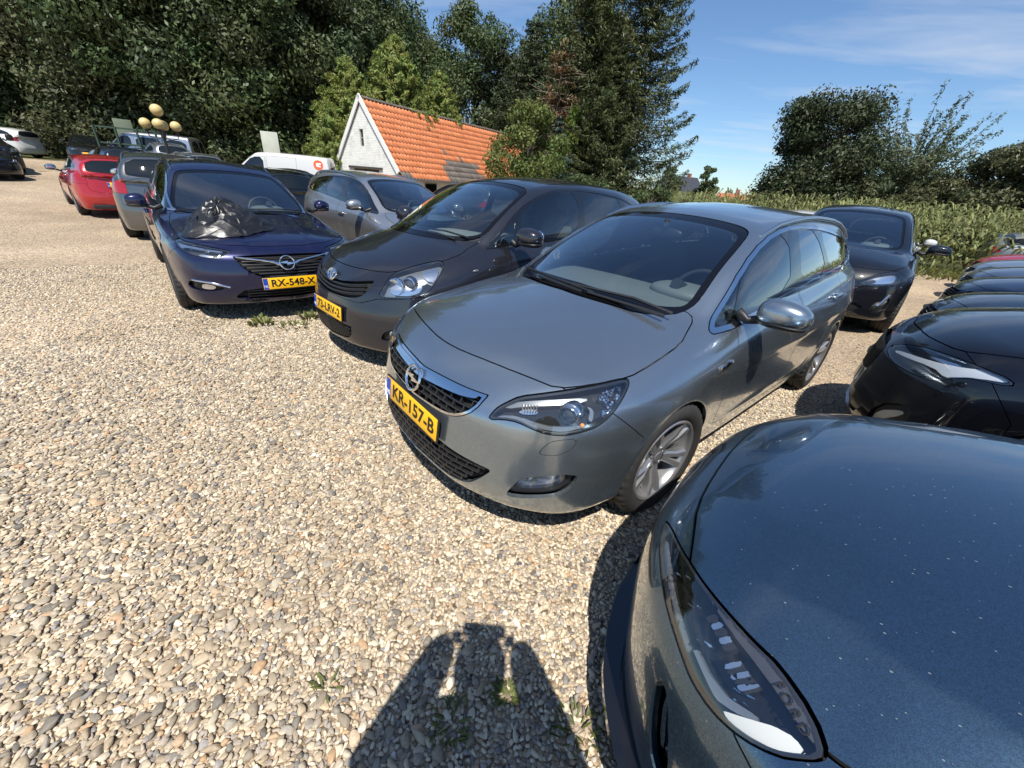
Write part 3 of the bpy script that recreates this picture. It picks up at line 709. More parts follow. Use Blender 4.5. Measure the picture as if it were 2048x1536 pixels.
def ring_emblem(root,name,pos,nrm,kind,R=.062,mat=None):
    mat=mat or CHROME
    def fn(bm):
        def ring(rx,ry,t,cx=0,cy=0,z=0,zc=0):
            N_=40;pts=[(cx+rx*math.cos(2*math.pi*k/N_),cy+ry*math.sin(2*math.pi*k/N_),z+zc*((ry*math.sin(2*math.pi*k/N_))/ry)**2) for k in range(N_)]
            tube(bm,pts,t,8,closed=True)
        if kind=='bolt':
            ring(R,R,R*.13)
            z0,z1=-.004,.006
            pol=[(-1.18,.10),(.10,.30),(.02,.10),(1.18,-.06),(1.18,-.10),(-.10,-.30),(-.02,-.10),(-1.18,.06)]
            a=[bm.verts.new((x*R,y*R,z1)) for x,y in pol];b=[bm.verts.new((x*R,y*R,z0)) for x,y in pol]
            bm.faces.new(a);bm.faces.new(b[::-1])
            for i in range(8): bm.faces.new((a[i],b[i],b[(i+1)%8],a[(i+1)%8]))
        elif kind=='ovals':
            ring(R,R*.68,R*.11); ring(R*.60,R*.26,R*.09,0,R*.36); ring(R*.27,R*.62,R*.09,0,0)
        else:
            ring(R,R*.5,R*.1)
    o=part(name,root,mat,fn); o.matrix_local=Matrix.Translation(pos+nrm*.006)@frame_from(nrm); return o
def steering(root,pos,tilt=.42,R=.185,mat=None):
    o=part('steering_wheel',root,mat or plain('wheel_leather',(.025,.025,.027),.5),lambda bm:(tube(bm,[(0,R*math.cos(2*math.pi*k/36),R*math.sin(2*math.pi*k/36)) for k in range(36)],.016,10,closed=True),superell(bm,(.0,0,-.01),(.03,.075,.065),3),box(bm,(.0,.11,-.01),(.018,.13,.04),bev=.006),box(bm,(.0,-.11,-.01),(.018,.13,.04),bev=.006),box(bm,(.0,0,-.11),(.018,.035,.14),bev=.006),tube(bm,[(0,0,0),(.35,0,-.02)],.035,10)))
    o.location=pos; o.rotation_euler=(0,-tilt,0); return o
def seat(root,x,y,zseat=.50,mat=None,w=.25,hr=True):
    mat=mat or SEAT
    o=part('seat',root,mat,lambda bm:(superell(bm,(.02,0,0),(.27,w,.10),3.5),superell(bm,(-.33,0,.33),(.085,w*.97,.36),3.2,rot=(0,-.30,0)),superell(bm,(-.29,w*.82,.22),(.08,.06,.24),2.4,rot=(0,-.30,0)),superell(bm,(-.29,-w*.82,.22),(.08,.06,.24),2.4,rot=(0,-.30,0))))
    o.location=(x,y,zseat)
    if hr:
        h=part('headrest',o,mat,lambda bm:(superell(bm,(0,0,0),(.05,.135,.095),2.8,rot=(0,-.15,0)),tube(bm,[(0,.05,0),(0.02,.05,-.16)],.006,6),tube(bm,[(0,-.05,0),(.02,-.05,-.16)],.006,6))); h.location=(-.475,0,.80)
    return o
def mirror(root,pos,size,side,mat,arm=(0,-.10,-.06),base=True,tilt=.0,low=True):
    """door mirror: painted cap, dark lower shell, arm, glass facing rearwards"""
    sx,sy,sz=size
    def shape(x,y,z):
        # blunt rear, rounded nose, taller towards the car
        xx=x if x>0 else x*.55
        k=1-.22*max(y,0)
        return xx,y,z*k*(1 if z>0 else .8)
    def fn(bm): superell(bm,(0,0,0),(sx,sy,sz),2.7,24,16,f=lambda x,y,z: shape(x,y*1,z))
    o=part('door_mirror',root,mat,fn,angle=math.radians(60)); o.location=pos; o.scale=(1,side,1); o.rotation_euler=(0,0,side*tilt)
    g=part('mirror_glass',o,MIRR,lambda bm: superell(bm,(-sx*.5,0,.0),(.006,sy*.86,sz*.80),3.2,20,10))
    c=part('mirror_foot',o,BLK,lambda bm:(tube(bm,[(0,-sy*.72,-sz*.55),(arm[0]*.5,-sy*.9+arm[1]*.5,-sz*.6+arm[2]*.6),(arm[0],-sy+arm[1],arm[2])],[.026,.022,.03],10), superell(bm,(-.0,0,-sz*.52),(sx*.93,sy*.95,sz*.36),2.6,20,8) if low else None))
    return o
def wiper(root,pts,blade,h=.012):
    o=part('wiper',root,BLK,lambda bm:(tube(bm,pts,[.011,.010,.008,.006][:len(pts)] if len(pts)<=4 else .009,8),tube(bm,blade,.008,6)))
    return o

def front_only(V,N): return .25-V[:,0]
def side_only(V,N): return .45-V[:,1]
def obl(L,a=45):
    a=math.radians(a); return [(p[1]*math.cos(a)-p[0]*math.sin(a),p[2]) for p in L]
def cut_arches(c):
    for ax,az,r,_ in c.sh.arch: c.cut(lambda m,ax=ax,az=az,r=r: np.maximum(np.hypot(m.V[:,0]-ax,m.V[:,2]-az)-r,.45-m.V[:,1]),0)
def cut_windscreen(c,P,xr,g=None,band=.032):
    ws=c.cut(c.S('front',P,2,lambda V,N: np.maximum(V[:,0]-xr[1],xr[0]-V[:,0])),.002)
    gl,fr=c.sub(ws,c.S('front',P,2,None,-band))
    o=c.add('windscreen',gl,g or G_WS,off=-.002,skirt=0); c.add('windscreen_border',fr,FRIT,off=-.002,skirt=.015,parent=o[0]); return o[0]
def cut_sideglass(c,dlo,wins,trim,pillar,band=.011):
    dl=c.cut(c.S('side',dlo,1,side_only,.008),.0015)
    inn,ch=c.sub(dl,c.S('side',dlo,1,None,-band)); c.add('window_trim',ch,trim,off=.003,skirt=.012,join=False)
    for nm,pl,mt in wins:
        a,inn=c.sub(inn,c.S('side',pl,1)); c.add(nm,a,mt,off=-.004,skirt=0,join=False)
    c.add('window_pillar_trim',inn,pillar,off=-.002,skirt=.012,join=False)
def cut_lamp(c,name,out3,a=45,housing=None,depth=.055,lens=True,seal=.008,n=1):
    lm=c.cut(c.S(a,obl(out3,a),n,lambda V,N:.15-V[:,0]),.002)
    hs=c.add(name,lm,housing or LAMPBLK,off=-depth,skirt=0,join=False)
    _,rim=c.sub(lm.copy(),c.S(a,obl(out3,a),n,None,-seal))
    if lens: c.add('lens',lm,G_LAMP,skirt=0,join=False,parent=hs)
    c.add('lamp_seal',rim,LAMPBLK,off=-.004,skirt=depth,join=False,parent=hs)
    return lm,hs
def lamp_piece(c,lm,hs,name,out3,mat,off,skirt=.02,a=45,n=1):
    p,_=c.sub(lm.copy(),c.S(a,obl(out3,a),n)); c.add(name,p,mat,off=off,skirt=skirt,join=False,parent=hs)
def projector(hs,loc,r=.034,turn=.35,glassm=None):
    for q,sg in enumerate((1,-1)):
        o=part('projector_ring',hs[q],CHROME,lambda bm: lathe(bm,[(r*.88,0),(r*1.05,.012),(r*1.17,.020),(r*1.3,.016),(r*1.38,0),(r*1.47,-.03)],28,'x')); o.location=(loc[0],sg*loc[1],loc[2]); o.rotation_euler=(0,0,sg*turn)
        o2=part('projector_lens',hs[q],plain('projector_glass',(.05,.06,.07),.03,0,1),lambda bm: superell(bm,(0,0,0),(.02,r,r),2,20,12)); o2.location=(loc[0]-.003,sg*loc[1],loc[2]); o2.rotation_euler=(0,0,sg*turn)
def add_doors(c,polys,handles,chrome=True):
    for pl,(hx,hz) in zip(polys,handles):
        d=c.cut(c.S('side',pl,1,side_only),.0028); ds=c.add('door',d,c.paint,skirt=.025,join=False)
        p,n=c.surf('side',hx,hz,.4)
        for q,sg in enumerate((1,-1)):
            h=part('door_handle',ds[q],c.paint,lambda bm:(superell(bm,(0,.028,0),(.115,.012,.017),3,12,6),superell(bm,(.09,.012,0),(.02,.02,.015),2.5,8,6),superell(bm,(-.09,.012,0),(.02,.02,.015),2.5,8,6))); h.location=(p.x,sg*p.y,p.z); h.scale=(1,sg,1); h.rotation_euler=(0,.05,0)
            if chrome: part('handle_chrome',h,CHROME,lambda bm: box(bm,(0,.036,-.006),(.20,.006,.005),bev=.002))
def add_rails(c,x0,x1,y,mat,lift=.022,n=8):
    xs=np.linspace(x0,x1,n); P,N=c.surfs('top',[(x,y) for x in xs],1.1)
    for sg in (1,-1):
        pts=[(p[0],sg*p[1],p[2]+(lift if 0<i<n-1 else -.004)) for i,p in enumerate(P)]
        part('roof_rail',c.root,mat,lambda bm: tube(bm,pts,[.010]+[.016]*(n-2)+[.010],10))
def cabin(c,xd,zd,xw,zw,xs,xs2,w=.70,zs=.50,dashm=None,seatm=None):
    part('dashboard',c.root,dashm or DASH,lambda bm: dash(bm,c.sh,xd,xd-.70,w,zd)); steering(c.root,(xw,.36,zw))
    part('instrument_hood',c.root,dashm or DASH,lambda bm: superell(bm,(xw+.2,.36,zd+.0),(.17,.21,.055),2.6))
    for y in (.36,-.36): seat(c.root,xs,y,zs,seatm)
    for y in (.33,-.33): seat(c.root,xs2,y,zs+.02,seatm,w=.30)
def build_astra(loc,yaw):
    P=paint('silver_grey_paint',(.315,.37,.415),.88,.25,.12,.010)
    sh=Shape(**ASTRA); c=CarB('estate_car',sh,.023,P,loc,yaw,'silver-grey estate car with chrome grille bar and yellow plate KR-157-B in front')
    root=c.root
    # wheel arches
    for ax,az,r,_ in sh.arch: c.cut(lambda m,ax=ax,az=az,r=r: np.maximum(np.hypot(m.V[:,0]-ax,m.V[:,2]-az)-r,.45-m.V[:,1]),0)
    # windscreen: black border, glass
    wsP=[(0,.992),(.30,.983),(.52,.962),(.645,.99),(.60,1.15),(.555,1.335),(.50,1.392),(.25,1.42),(0,1.428),(-.3,1.42),(-.3,.992)]
    ws=c.cut(c.S('front',wsP,2,lambda V,N: np.maximum(-.2-V[:,0]*0-0+(-V[:,0]-1.5)*0-.0, np.maximum(V[:,0]-.12,-1.35-V[:,0]))),0.002)
    gl,fr=c.sub(ws,c.S('front',wsP,2,None,-.032))
    c.add('windscreen',gl,G_WS,off=-.002,skirt=0); c.add('windscreen_border',fr,FRIT,off=-.002,skirt=.015)
    # side glass
    dlo=[(-.345,.925,1),(-.50,1.02),(-.79,1.205),(-1.10,1.335),(-1.45,1.405),(-1.75,1.418),(-2.2,1.405),(-2.7,1.355),(-3.05,1.27),(-3.22,1.165),(-3.12,1.125),(-2.6,1.112),(-1.6,1.045),(-.56,.935)]
    side=lambda V,N: .45-V[:,1]
    dl=c.cut(c.S('side',dlo,1,side,.008),0.0015)
    inn,chrome=c.sub(dl,c.S('side',dlo,1,None,-.011)); c.add('window_trim',chrome,CHROME,off=.003,skirt=.012,join=False)
    wf=[(-.655,.955),(-.70,1.10),(-.80,1.195),(-1.10,1.32),(-1.43,1.388),(-1.385,1.04),(-.66,.955)]
    wq=[(-.40,.94),(-.52,1.02),(-.755,1.175),(-.655,1.06),(-.60,.95)]
    wr=[(-1.60,1.395),(-1.75,1.40),(-1.97,1.395),(-2.22,1.095),(-1.60,1.055)]
    wb=[(-2.07,1.39),(-2.3,1.38),(-2.7,1.335),(-3.02,1.25),(-3.17,1.165),(-3.08,1.14),(-2.33,1.105)]
    for nm,pl,mt in (('front_quarter_window',wq,G_SIDE),('front_side_window',wf,G_SIDE),('rear_side_window',wr,G_PRIV),('rear_quarter_window',wb,G_PRIV)):
        a,inn=c.sub(inn,c.S('side',pl,1)); c.add(nm,a,mt,off=-.004,skirt=0,join=False)
    c.add('window_pillar_trim',inn,GBLK,off=-.002,skirt=.012,join=False)
    # rear glass
    rgl=c.cut(c.S('front',[(0,1.06),(.5,1.08),(.56,1.12),(.50,1.36),(0,1.40),(-.3,1.4),(-.3,1.06)],1,lambda V,N: V[:,0]+3.2),.002)
    c.add('rear_window',rgl,G_PRIV,off=-.003,skirt=.01)
    # front lamps
    lp=[(.475,.645),(.485,.69),(.51,.72),(.535,.748),(.59,.77),(.64,.787),(.70,.806),(.745,.818),(.768,.82),(.785,.805),(.80,.78),(.815,.74),(.815,.705),(.80,.67),(.775,.652),(.735,.642),(.69,.640),(.65,.652),(.59,.668),(.53,.662)]
    # outline in the oblique view (35 degrees from straight ahead)
    ob=lambda L:[(y*math.cos(math.radians(45))-x*math.sin(math.radians(45)),z) for x,y,z in L]
    lamp3=[(.845,.47,.64),(.815,.485,.69),(.78,.51,.72),(.73,.535,.75),(.66,.59,.772),(.59,.64,.79),(.48,.70,.812),(.38,.745,.822),(.325,.765,.822,),(.325,.775,.81),(.37,.79,.785),(.43,.81,.75),(.48,.81,.71),(.54,.80,.675),(.59,.78,.66),(.65,.74,.643),(.71,.69,.640),(.74,.65,.65),(.78,.59,.668),(.81,.53,.662)]
    LF=c.S(45,ob(lamp3),1,lambda V,N: .2-V[:,0])
    lm=c.cut(LF,.002)
    hs=c.add('headlight',lm,LAMPBLK,off=-.055,skirt=0,join=False)
    inn2,rim=c.sub(lm.copy(),c.S(45,ob(lamp3),1,None,-.008))
    c.add('lens',lm,G_LAMP,skirt=.0,join=False,parent=hs); c.add('lamp_seal',rim,LAMPBLK,off=-.004,skirt=.055,join=False,parent=hs)
    # brightwork inside: upper blade, lower sweep, reflector panel
    bl=[(.80,.50,.712),(.74,.56,.742),(.62,.63,.768),(.50,.69,.782),(.49,.70,.772),(.61,.64,.752),(.73,.57,.728),(.79,.51,.700)]
    a,_=c.sub(lm.copy(),c.S(45,ob(bl),1)); c.add('lamp_blade',a,LAMPGRY,off=-.018,skirt=.02,join=False,parent=hs)
    lo=[(.83,.495,.652),(.79,.57,.676),(.75,.64,.660),(.72,.69,.652),(.66,.74,.652),(.60,.775,.668),(.55,.795,.685),(.60,.765,.680),(.68,.70,.668),(.73,.66,.674),(.78,.58,.690),(.82,.51,.672)]
    a,_=c.sub(lm.copy(),c.S(45,ob(lo),1)); c.add('lamp_sweep',a,LAMPGRY,off=-.022,skirt=.02,join=False,parent=hs)
    lamp_piece(c,lm,hs,'reflector',[(.775,.555,.702),(.745,.585,.725),(.71,.61,.728),(.715,.635,.712),(.755,.59,.700)],WHITE_L,-.045,.01)
    lamp_piece(c,lm,hs,'side_bezel',[(.56,.745,.755),(.52,.765,.745),(.545,.79,.69),(.56,.775,.70),(.54,.765,.74)],LAMPGRY,-.020,.015)
    tn=[(.49,.735,.785),(.40,.755,.81),(.345,.768,.812),(.40,.785,.775),(.45,.80,.735),(.50,.80,.70),(.49,.785,.72),(.44,.77,.765)]
    a,_=c.sub(lm.copy(),c.S(45,obl(tn),1)); rgf=np.random.default_rng(3); idx=rgf.permutation(len(a.V)); pts=[]
    for k in idx:
        if all(np.linalg.norm(a.V[k]-a.V[q])>.0085 for q in pts): pts.append(k)
        if len(pts)>70: break
    for q,sg in enumerate((1,-1)):
        bmf=bmesh.new()
        for k in pts:
            v,n=a.V[k],a.N[k]; n2=Vector((n[0],sg*n[1],n[2])); R_=frame_from((n2+Vector(rgf.normal(size=3))*.35).normalized()).to_3x3(); box(bmf,Vector((v[0],sg*v[1],v[2]))-n2*.022,(.0085,.0085,.004),rot=R_)
        f_=link('indicator_facets',bm_mesh('indicator_facets',bmf,CHROME),hs[q]); f_['kind']='stuff'
        am=part('amber_bulb',hs[q],AMBER,lambda bm: superell(bm,(0,0,0),(.010,.010,.010),2)); am.location=(.575,sg*.755,.672)
        br_=part('beam_fins',hs[q],CHROME,lambda bm:[box(bm,(-.006*k_,.010*k_,.002*k_),(.004,.005,.030),rot=(0,0,.5)) for k_ in range(6)]); br_.location=(.735,sg*.565,.712); br_.scale=(1,sg,1); br_['kind']='stuff'
    for q,sg in enumerate((1,-1)):
        def proj(bm):
            lathe(bm,[(.028,.0),(.034,.014),(.037,.022),(.041,.018),(.043,.004),(.047,.012),(.051,.008),(.054,-.03)],28,'x')
        o=part('projector_ring',hs[q],CHROME,proj); o.location=(.595,sg*.700,.705); o.rotation_euler=(0,0,sg*.35)
        o2=part('projector_lens',hs[q],plain('projector_glass',(.05,.06,.07),.03,0,1),lambda bm: superell(bm,(0,0,0),(.02,.034,.034),2,20,12)); o2.location=(.592,sg*.700,.705); o2.rotation_euler=(0,0,sg*.35)
    # upper grille: chrome frame and bar, cells
    gp=[(-.3,.705),(0,.703),(.14,.71),(.425,.722,1),(.41,.655),(.35,.608),(.27,.582),(.14,.572),(0,.568),(-.3,.568)]
    gr=c.cut(c.S('front',gp,1,front_only),.002)
    core,frm=c.sub(gr,c.S('front',gp,1,None,-.013)); c.add('grille_frame',frm,CHROME,off=.004,skirt=.02)
    barP=[(-.3,.696),(0,.696),(.14,.703),(.40,.712,1),(.385,.690),(.10,.668),(0,.664),(-.3,.664)]
    br,core=c.sub(core,c.S('front',barP,1)); c.add('grille_bar',br,CHROME,off=.016,skirt=.03)
    g0=c.add('grille',core,SHELL,off=-.03,skirt=0)[0]
    c.cells('grille_mesh',g0,gp,.028,.062,GRILLE)
    # plate recess sits proud; lower grille
    lgp=[(-.3,.455),(.20,.445),(.41,.428),(.535,.418,1),(.48,.345),(.42,.288),(.32,.262),(.2,.255),(-.3,.252)]
    lg=c.cut(c.S('front',lgp,1,front_only),.002)
    l0=c.add('lower_grille',lg,SHELL,off=-.03,skirt=0)[0]; c.cells('grille_mesh',l0,lgp,.030,.058,GRILLE)
    # fog lamps
    fg=[(.80,.58,.315),(.79,.62,.385),(.77,.65,.43),(.60,.80,.472),(.605,.79,.40),(.64,.77,.365),(.67,.74,.345),(.79,.61,.305)]
    fm=c.cut(c.S(45,ob(fg),1,lambda V,N:.2-V[:,0]),.0015)
    fo=c.add('fog_lamp',fm,BLK,off=-.03,skirt=0,join=False)
    fl,_=c.sub(fm.copy(),c.S(45,ob([(.785,.605,.355),(.77,.64,.42),(.635,.775,.462),(.66,.755,.40)]),1)); c.add('reflector',fl,WHITE_L,off=-.028,skirt=.0,join=False,parent=fo); c.add('lens',fl,G_LAMP,off=-.008,skirt=.02,join=False,parent=fo)
    wsz=c.cut(c.S(45,ob([(.74,.68,.55),(.71,.70,.60),(.69,.72,.62),(.615,.775,.635),(.63,.77,.59),(.67,.75,.56),(.70,.72,.55)]),1,lambda V,N:.2-V[:,0]),.0012); c.add('headlight_washer_cover',wsz,P,skirt=.015,join=False)
    # bonnet
    bon=c.cut(c.S('top',[(.752,0),(.742,.14),(.70,.36),(.65,.52),(.61,.625),(.50,.70),(.33,.757),(.14,.762),(-.10,.752),(-.21,.715),(-.33,.68),(-.34,.62),(-.28,.50),(-.22,.34),(-.19,0),(-.19,-.2),(.752,-.2)],1,lambda V,N: .62-V[:,2]),.003)
    c.add('bonnet',bon,P,skirt=.03)
    # front bumper / wing joint, doors
    bp=c.cut(lambda m: np.maximum(np.maximum(.10-m.V[:,0],(m.V[:,2]-.93)),polysd(pr(m,'side'),[(1.2,.93),(.61,.93),(.60,.80),(.46,.72),(.30,.585),(.30,.1),(1.2,.1)])),.0018); c.add('front_bumper',bp,P,skirt=.02)
    fd=[(-.565,.945,1),(-.50,.86),(-.465,.70),(-.47,.50),(-.53,.36,1),(-1.50,.30,1),(-1.565,.60),(-1.565,1.0),(-1.53,1.06,1)]
    rd=[(-1.575,1.06,1),(-1.585,.90),(-1.585,.6),(-1.52,.30,1),(-2.20,.32,1),(-2.27,.48),(-2.42,.68),(-2.55,.85),(-2.60,1.0),(-2.55,1.12,1)]
    for pl in (fd,rd):
        d=c.cut(c.S('side',pl,1,side),.0028); ds=c.add('door',d,P,skirt=.025,join=False)
        hx=-1.37 if pl is fd else -2.40; hz=.865 if pl is fd else .925
        for q,sg in enumerate((1,-1)):
            p,n=c.surf('side',hx,hz,.4)
            h=part('door_handle',ds[q],P,lambda bm:(superell(bm,(0,.028,0),(.115,.012,.017),3,20,8),superell(bm,(.09,.012,0),(.02,.02,.015),2.5),superell(bm,(-.09,.012,0),(.02,.02,.015),2.5))); h.location=(p.x,sg*p.y,p.z); h.scale=(1,sg,1); h.rotation_euler=(0,.05,0)
            hr=part('handle_chrome',h,CHROME,lambda bm: box(bm,(0,.036,-.006),(.20,.006,.005),bev=.002))
    fl=c.cut(c.S('side',[(-3.2,.90),(-3.6,1.03),(-3.9,1.03),(-3.9,.80),(-3.25,.82)],1,lambda V,N: np.maximum(.5-V[:,1],V[:,0]+3.1)),.002); c.add('tail_lamp',fl,RED,skirt=.02,join=False)
    tg=c.cut(c.S('front',[(-.3,.62),(.60,.62),(.66,.8),(.62,1.05),(-.3,1.05)],1,lambda V,N: V[:,0]+3.3),.003); c.add('tailgate',tg,P)
    # side repeater
    for sg in (1,-1):
        p,n=c.surf('side',-.37,.775,.4); o=part('side_badge',root,CHROME,lambda bm: box(bm,(0,.004,0),(.13,.012,.035),rot=(0,.12,0),bev=.005)); o.location=(p.x,sg*p.y,p.z)
        if sg>0: mirror(root,(-.66,.985,1.03),(.100,.124,.080),1,P,arm=(.02,-.09,-.03),tilt=.12)
        else: mirror(root,(-.80,-.86,1.0),(.085,.12,.08),-1,P,arm=(.06,0.02,-.03),tilt=1.15)   # folded in
    add_rails(c,-1.12,-3.35,.585,SATIN,.02,10)
    c.liner(.98,.0); c.body(); c.tub()
    # front details
    p,n=c.surf('front',0,.505,.4); plate(root,'KR-157-B',Vector((p.x+.012,0,.505)),Vector((1,0,.10)))
    p,n=c.surf('front',0,.655,.4); ring_emblem(root,'maker_emblem',p+Vector((.018,0,0)),Vector((1,0,.35)).normalized(),'bolt',.060)
    pa=[c.surf('top',x,y,.7)[0] for x,y in ((.0,.42),(-.06,.30))]
    wiper(root,[Vector((-.16,.60,.985)),Vector((-.13,.40,.995)),Vector((-.09,.15,1.005))],[Vector((-.20,.62,1.0)),Vector((-.175,.40,1.025)),Vector((-.10,-.02,1.02))])
    wiper(root,[Vector((-.10,.10,.995)),Vector((-.10,-.10,1.0)),Vector((-.13,-.30,1.0))],[Vector((-.10,.18,1.01)),Vector((-.11,-.15,1.022)),Vector((-.20,-.50,1.01))])
    part('aerial',root,BLK,lambda bm: tube(bm,[(-3.25,0,1.45),(-3.50,0,1.66)],[.006,.002],6))
    add_wheels(root,(0,-2.685),.79,.328,.225,.228,5,True,steer=math.radians(-4))
    # cabin
    part('dashboard',root,DASH,lambda bm: dash(bm,sh,-.25,-.95,.70,.985)); steering(root,(-1.0,.36,.93))
    o=part('instrument_hood',root,DASH,lambda bm: superell(bm,(-.80,.36,.985),(.17,.21,.055),2.6)); 
    for y in (.36,-.36): seat(root,-1.42,y)
    seat(root,-2.33,.33,.52,w=.30); seat(root,-2.33,-.33,.52,w=.30)
    part('rear_view_mirror',root,BLK,lambda bm:(superell(bm,(-1.06,0,1.30),(.025,.12,.035),2.6),tube(bm,[(-1.02,0,1.34),(-1.03,0,1.385)],.02,8)))
    return c
def dash(bm,sh,x0,x1,w,z):
    """dashboard: swept section across the car"""
    sec=[(x0,z-.03),(x0-.25,z+.0),(x1+.10,z-.005),(x1,z-.06),(x1+.02,z-.20),(x1+.10,z-.35),(x0-.2,z-.45),(x0,z-.3)]
    cols=[]
    for i in range(13):
        t=-1+2*i/12; y=t*w; cols.append([bm.verts.new((x-.26*t*t*(1 if x>(x0+x1)/2 else .2),y,zz-.03*t*t)) for x,zz in sec])
    for a,b in zip(cols[:-1],cols[1:]):
        for k in range(len(sec)): bm.faces.new((a[k],a[(k+1)%len(sec)],b[(k+1)%len(sec)],b[k]))
    bm.faces.new(cols[0]);bm.faces.new(cols[-1][::-1])
def build_verso(loc,yaw):
    P=paint('dark_grey_paint',(.024,.025,.033),.55,.28,.22,.006,spec=.3)
    sh=Shape(**VERSO); c=CarB('people_carrier',sh,.029,P,loc,yaw,'dark anthracite people carrier with yellow plate 73-LRV-2, between the blue and silver-grey cars'); root=c.root
    cut_arches(c)
    cut_windscreen(c,[(0,1.05),(.30,1.045),(.54,1.04),(.665,1.085),(.64,1.2),(.585,1.40),(.535,1.485),(.3,1.52),(0,1.53),(-.3,1.52),(-.3,1.05)],(-1.2,.14))
    cw=c.cut(c.S('top',[(-.02,0),(-.05,.3),(-.15,.52),(-.26,.63),(-.24,.67),(-.12,.58),(.0,.36),(.05,0),(.05,-.2),(-.02,-.2)],2,lambda V,N:.8-V[:,2]),.0015); c.add('cowl_panel',cw,BLK,off=-.01,skirt=.01)
    dlo=[(-.24,1.005,1),(-.38,1.09),(-.70,1.305),(-.98,1.42),(-1.3,1.50),(-1.7,1.525),(-2.3,1.505),(-2.75,1.44),(-3.0,1.35),(-3.08,1.23),(-2.98,1.17),(-2.2,1.10),(-1.5,1.065),(-.55,1.025)]
    cut_sideglass(c,dlo,[('front_quarter_window',[(-.31,1.025),(-.40,1.09),(-.64,1.25),(-.585,1.12),(-.575,1.045)],G_SIDE),('front_side_window',[(-.66,1.05),(-.67,1.15),(-.72,1.29),(-.98,1.40),(-1.3,1.48),(-1.60,1.503),(-1.55,1.085)],G_SIDE),('rear_side_window',[(-1.70,1.505),(-2.3,1.485),(-2.50,1.455),(-2.44,1.14),(-1.66,1.095)],G_SIDE),('rear_quarter_window',[(-2.58,1.44),(-2.75,1.415),(-2.97,1.335),(-3.04,1.235),(-2.95,1.19),(-2.53,1.15)],G_PRIV)],GBLK,GBLK)
    rg=c.cut(c.S('front',[(0,1.12),(.5,1.13),(.56,1.18),(.50,1.44),(0,1.47),(-.3,1.47),(-.3,1.12)],1,lambda V,N:V[:,0]+3.0),.002); c.add('rear_window',rg,G_PRIV,off=-.003,skirt=.01)
    lamp3=[(.715,.555,.655),(.66,.565,.74),(.57,.55,.825),(.45,.60,.87),(.31,.65,.905),(.20,.69,.925),(.21,.74,.89),(.29,.79,.83),(.37,.81,.76),(.45,.80,.69),(.53,.76,.665),(.63,.67,.66)]
    lm,hs=cut_lamp(c,'headlight',lamp3,45,LAMPGRY,.05)
    lamp_piece(c,lm,hs,'reflector',[(.66,.60,.69),(.60,.60,.78),(.52,.61,.83),(.42,.68,.84),(.42,.76,.76),(.48,.77,.70),(.58,.70,.68)],WHITE_L,-.045,.0)
    lamp_piece(c,lm,hs,'indicator_reflector',[(.40,.67,.86),(.30,.68,.89),(.24,.71,.90),(.30,.78,.83),(.37,.79,.78)],WHITE_L,-.03,.02)
    projector(hs,(.50,.675,.755),.042,.5)
    for q,sg in enumerate((1,-1)):
        o=part('beam_bowl',hs[q],CHROME,lambda bm: lathe(bm,[(.02,-.02),(.045,0),(.062,.022),(.066,.02),(.068,-.01)],24,'x')); o.location=(.575,sg*.615,.735); o.rotation_euler=(0,0,sg*.5)
    gp=[(-.3,.705),(.10,.70),(.30,.73),(.475,.762,1),(.475,.70),(.41,.625),(.25,.60),(.06,.592),(-.3,.592)]
    g=c.cut(c.S('front',gp,1,front_only),.002); g0=c.add('grille',g,SHELL,off=-.03,skirt=0)[0]
    for k in range(4):
        z=.618+k*.030; ys=np.linspace(-.43,.43,25); zz=z+.05*(np.abs(ys)/.45)**2; P_,N_=c.surfs('front',np.stack([np.abs(ys),zz],1),.3)
        ok=polysd(np.stack([np.abs(ys),zz],1),smooth(gp,1))<-.006
        pts=[(p[0]-.008,y,p[2]) for p,y,o in zip(P_,ys,ok) if o]
        if len(pts)>3: part('grille_bar',g0,GRILLE,lambda bm: tube(bm,pts,.0075,6))
    lg=[(-.3,.385),(.20,.385),(.345,.375,1),(.33,.285),(.21,.245),(-.3,.235)]
    l=c.cut(c.S('front',lg,1,front_only),.002); l0=c.add('lower_grille',l,SHELL,off=-.03,skirt=0)[0]; c.cells('grille_mesh',l0,lg,.018,.03,GRILLE,vbar=.004,hbar=.004)
    fg=[(.71,.60,.385),(.64,.69,.425),(.63,.695,.35),(.72,.58,.30)]
    f=c.cut(c.S(45,obl(fg),1,lambda V,N:.15-V[:,0]),.0015); fo=c.add('fog_lamp',f,BLK,off=-.03,skirt=0,join=False)
    for q,sg in enumerate((1,-1)):
        o=part('lens',fo[q],WHITE_L,lambda bm: superell(bm,(0,0,0),(.012,.035,.035),2)); o.location=(.655,sg*.65,.365); o.rotation_euler=(0,0,sg*.7)
    bon=c.cut(c.S('top',[(.715,0),(.70,.20),(.65,.40),(.565,.555),(.44,.61),(.30,.665),(.20,.705),(.02,.715),(-.12,.66),(-.255,.675),(-.15,.59),(-.02,.38),(.04,0),(.04,-.2),(.715,-.2)],1,lambda V,N:.6-V[:,2]),.003); c.add('bonnet',bon,P,skirt=.03)
    bp=c.cut(lambda m: np.maximum(np.maximum(.10-m.V[:,0],m.V[:,2]-.80),polysd(pr(m,'side'),[(1.2,.585),(.80,.585),(.72,.64),(.45,.68),(.36,.66),(.30,.60),(.30,.1),(1.2,.1)])),.0018); c.add('front_bumper',bp,P)
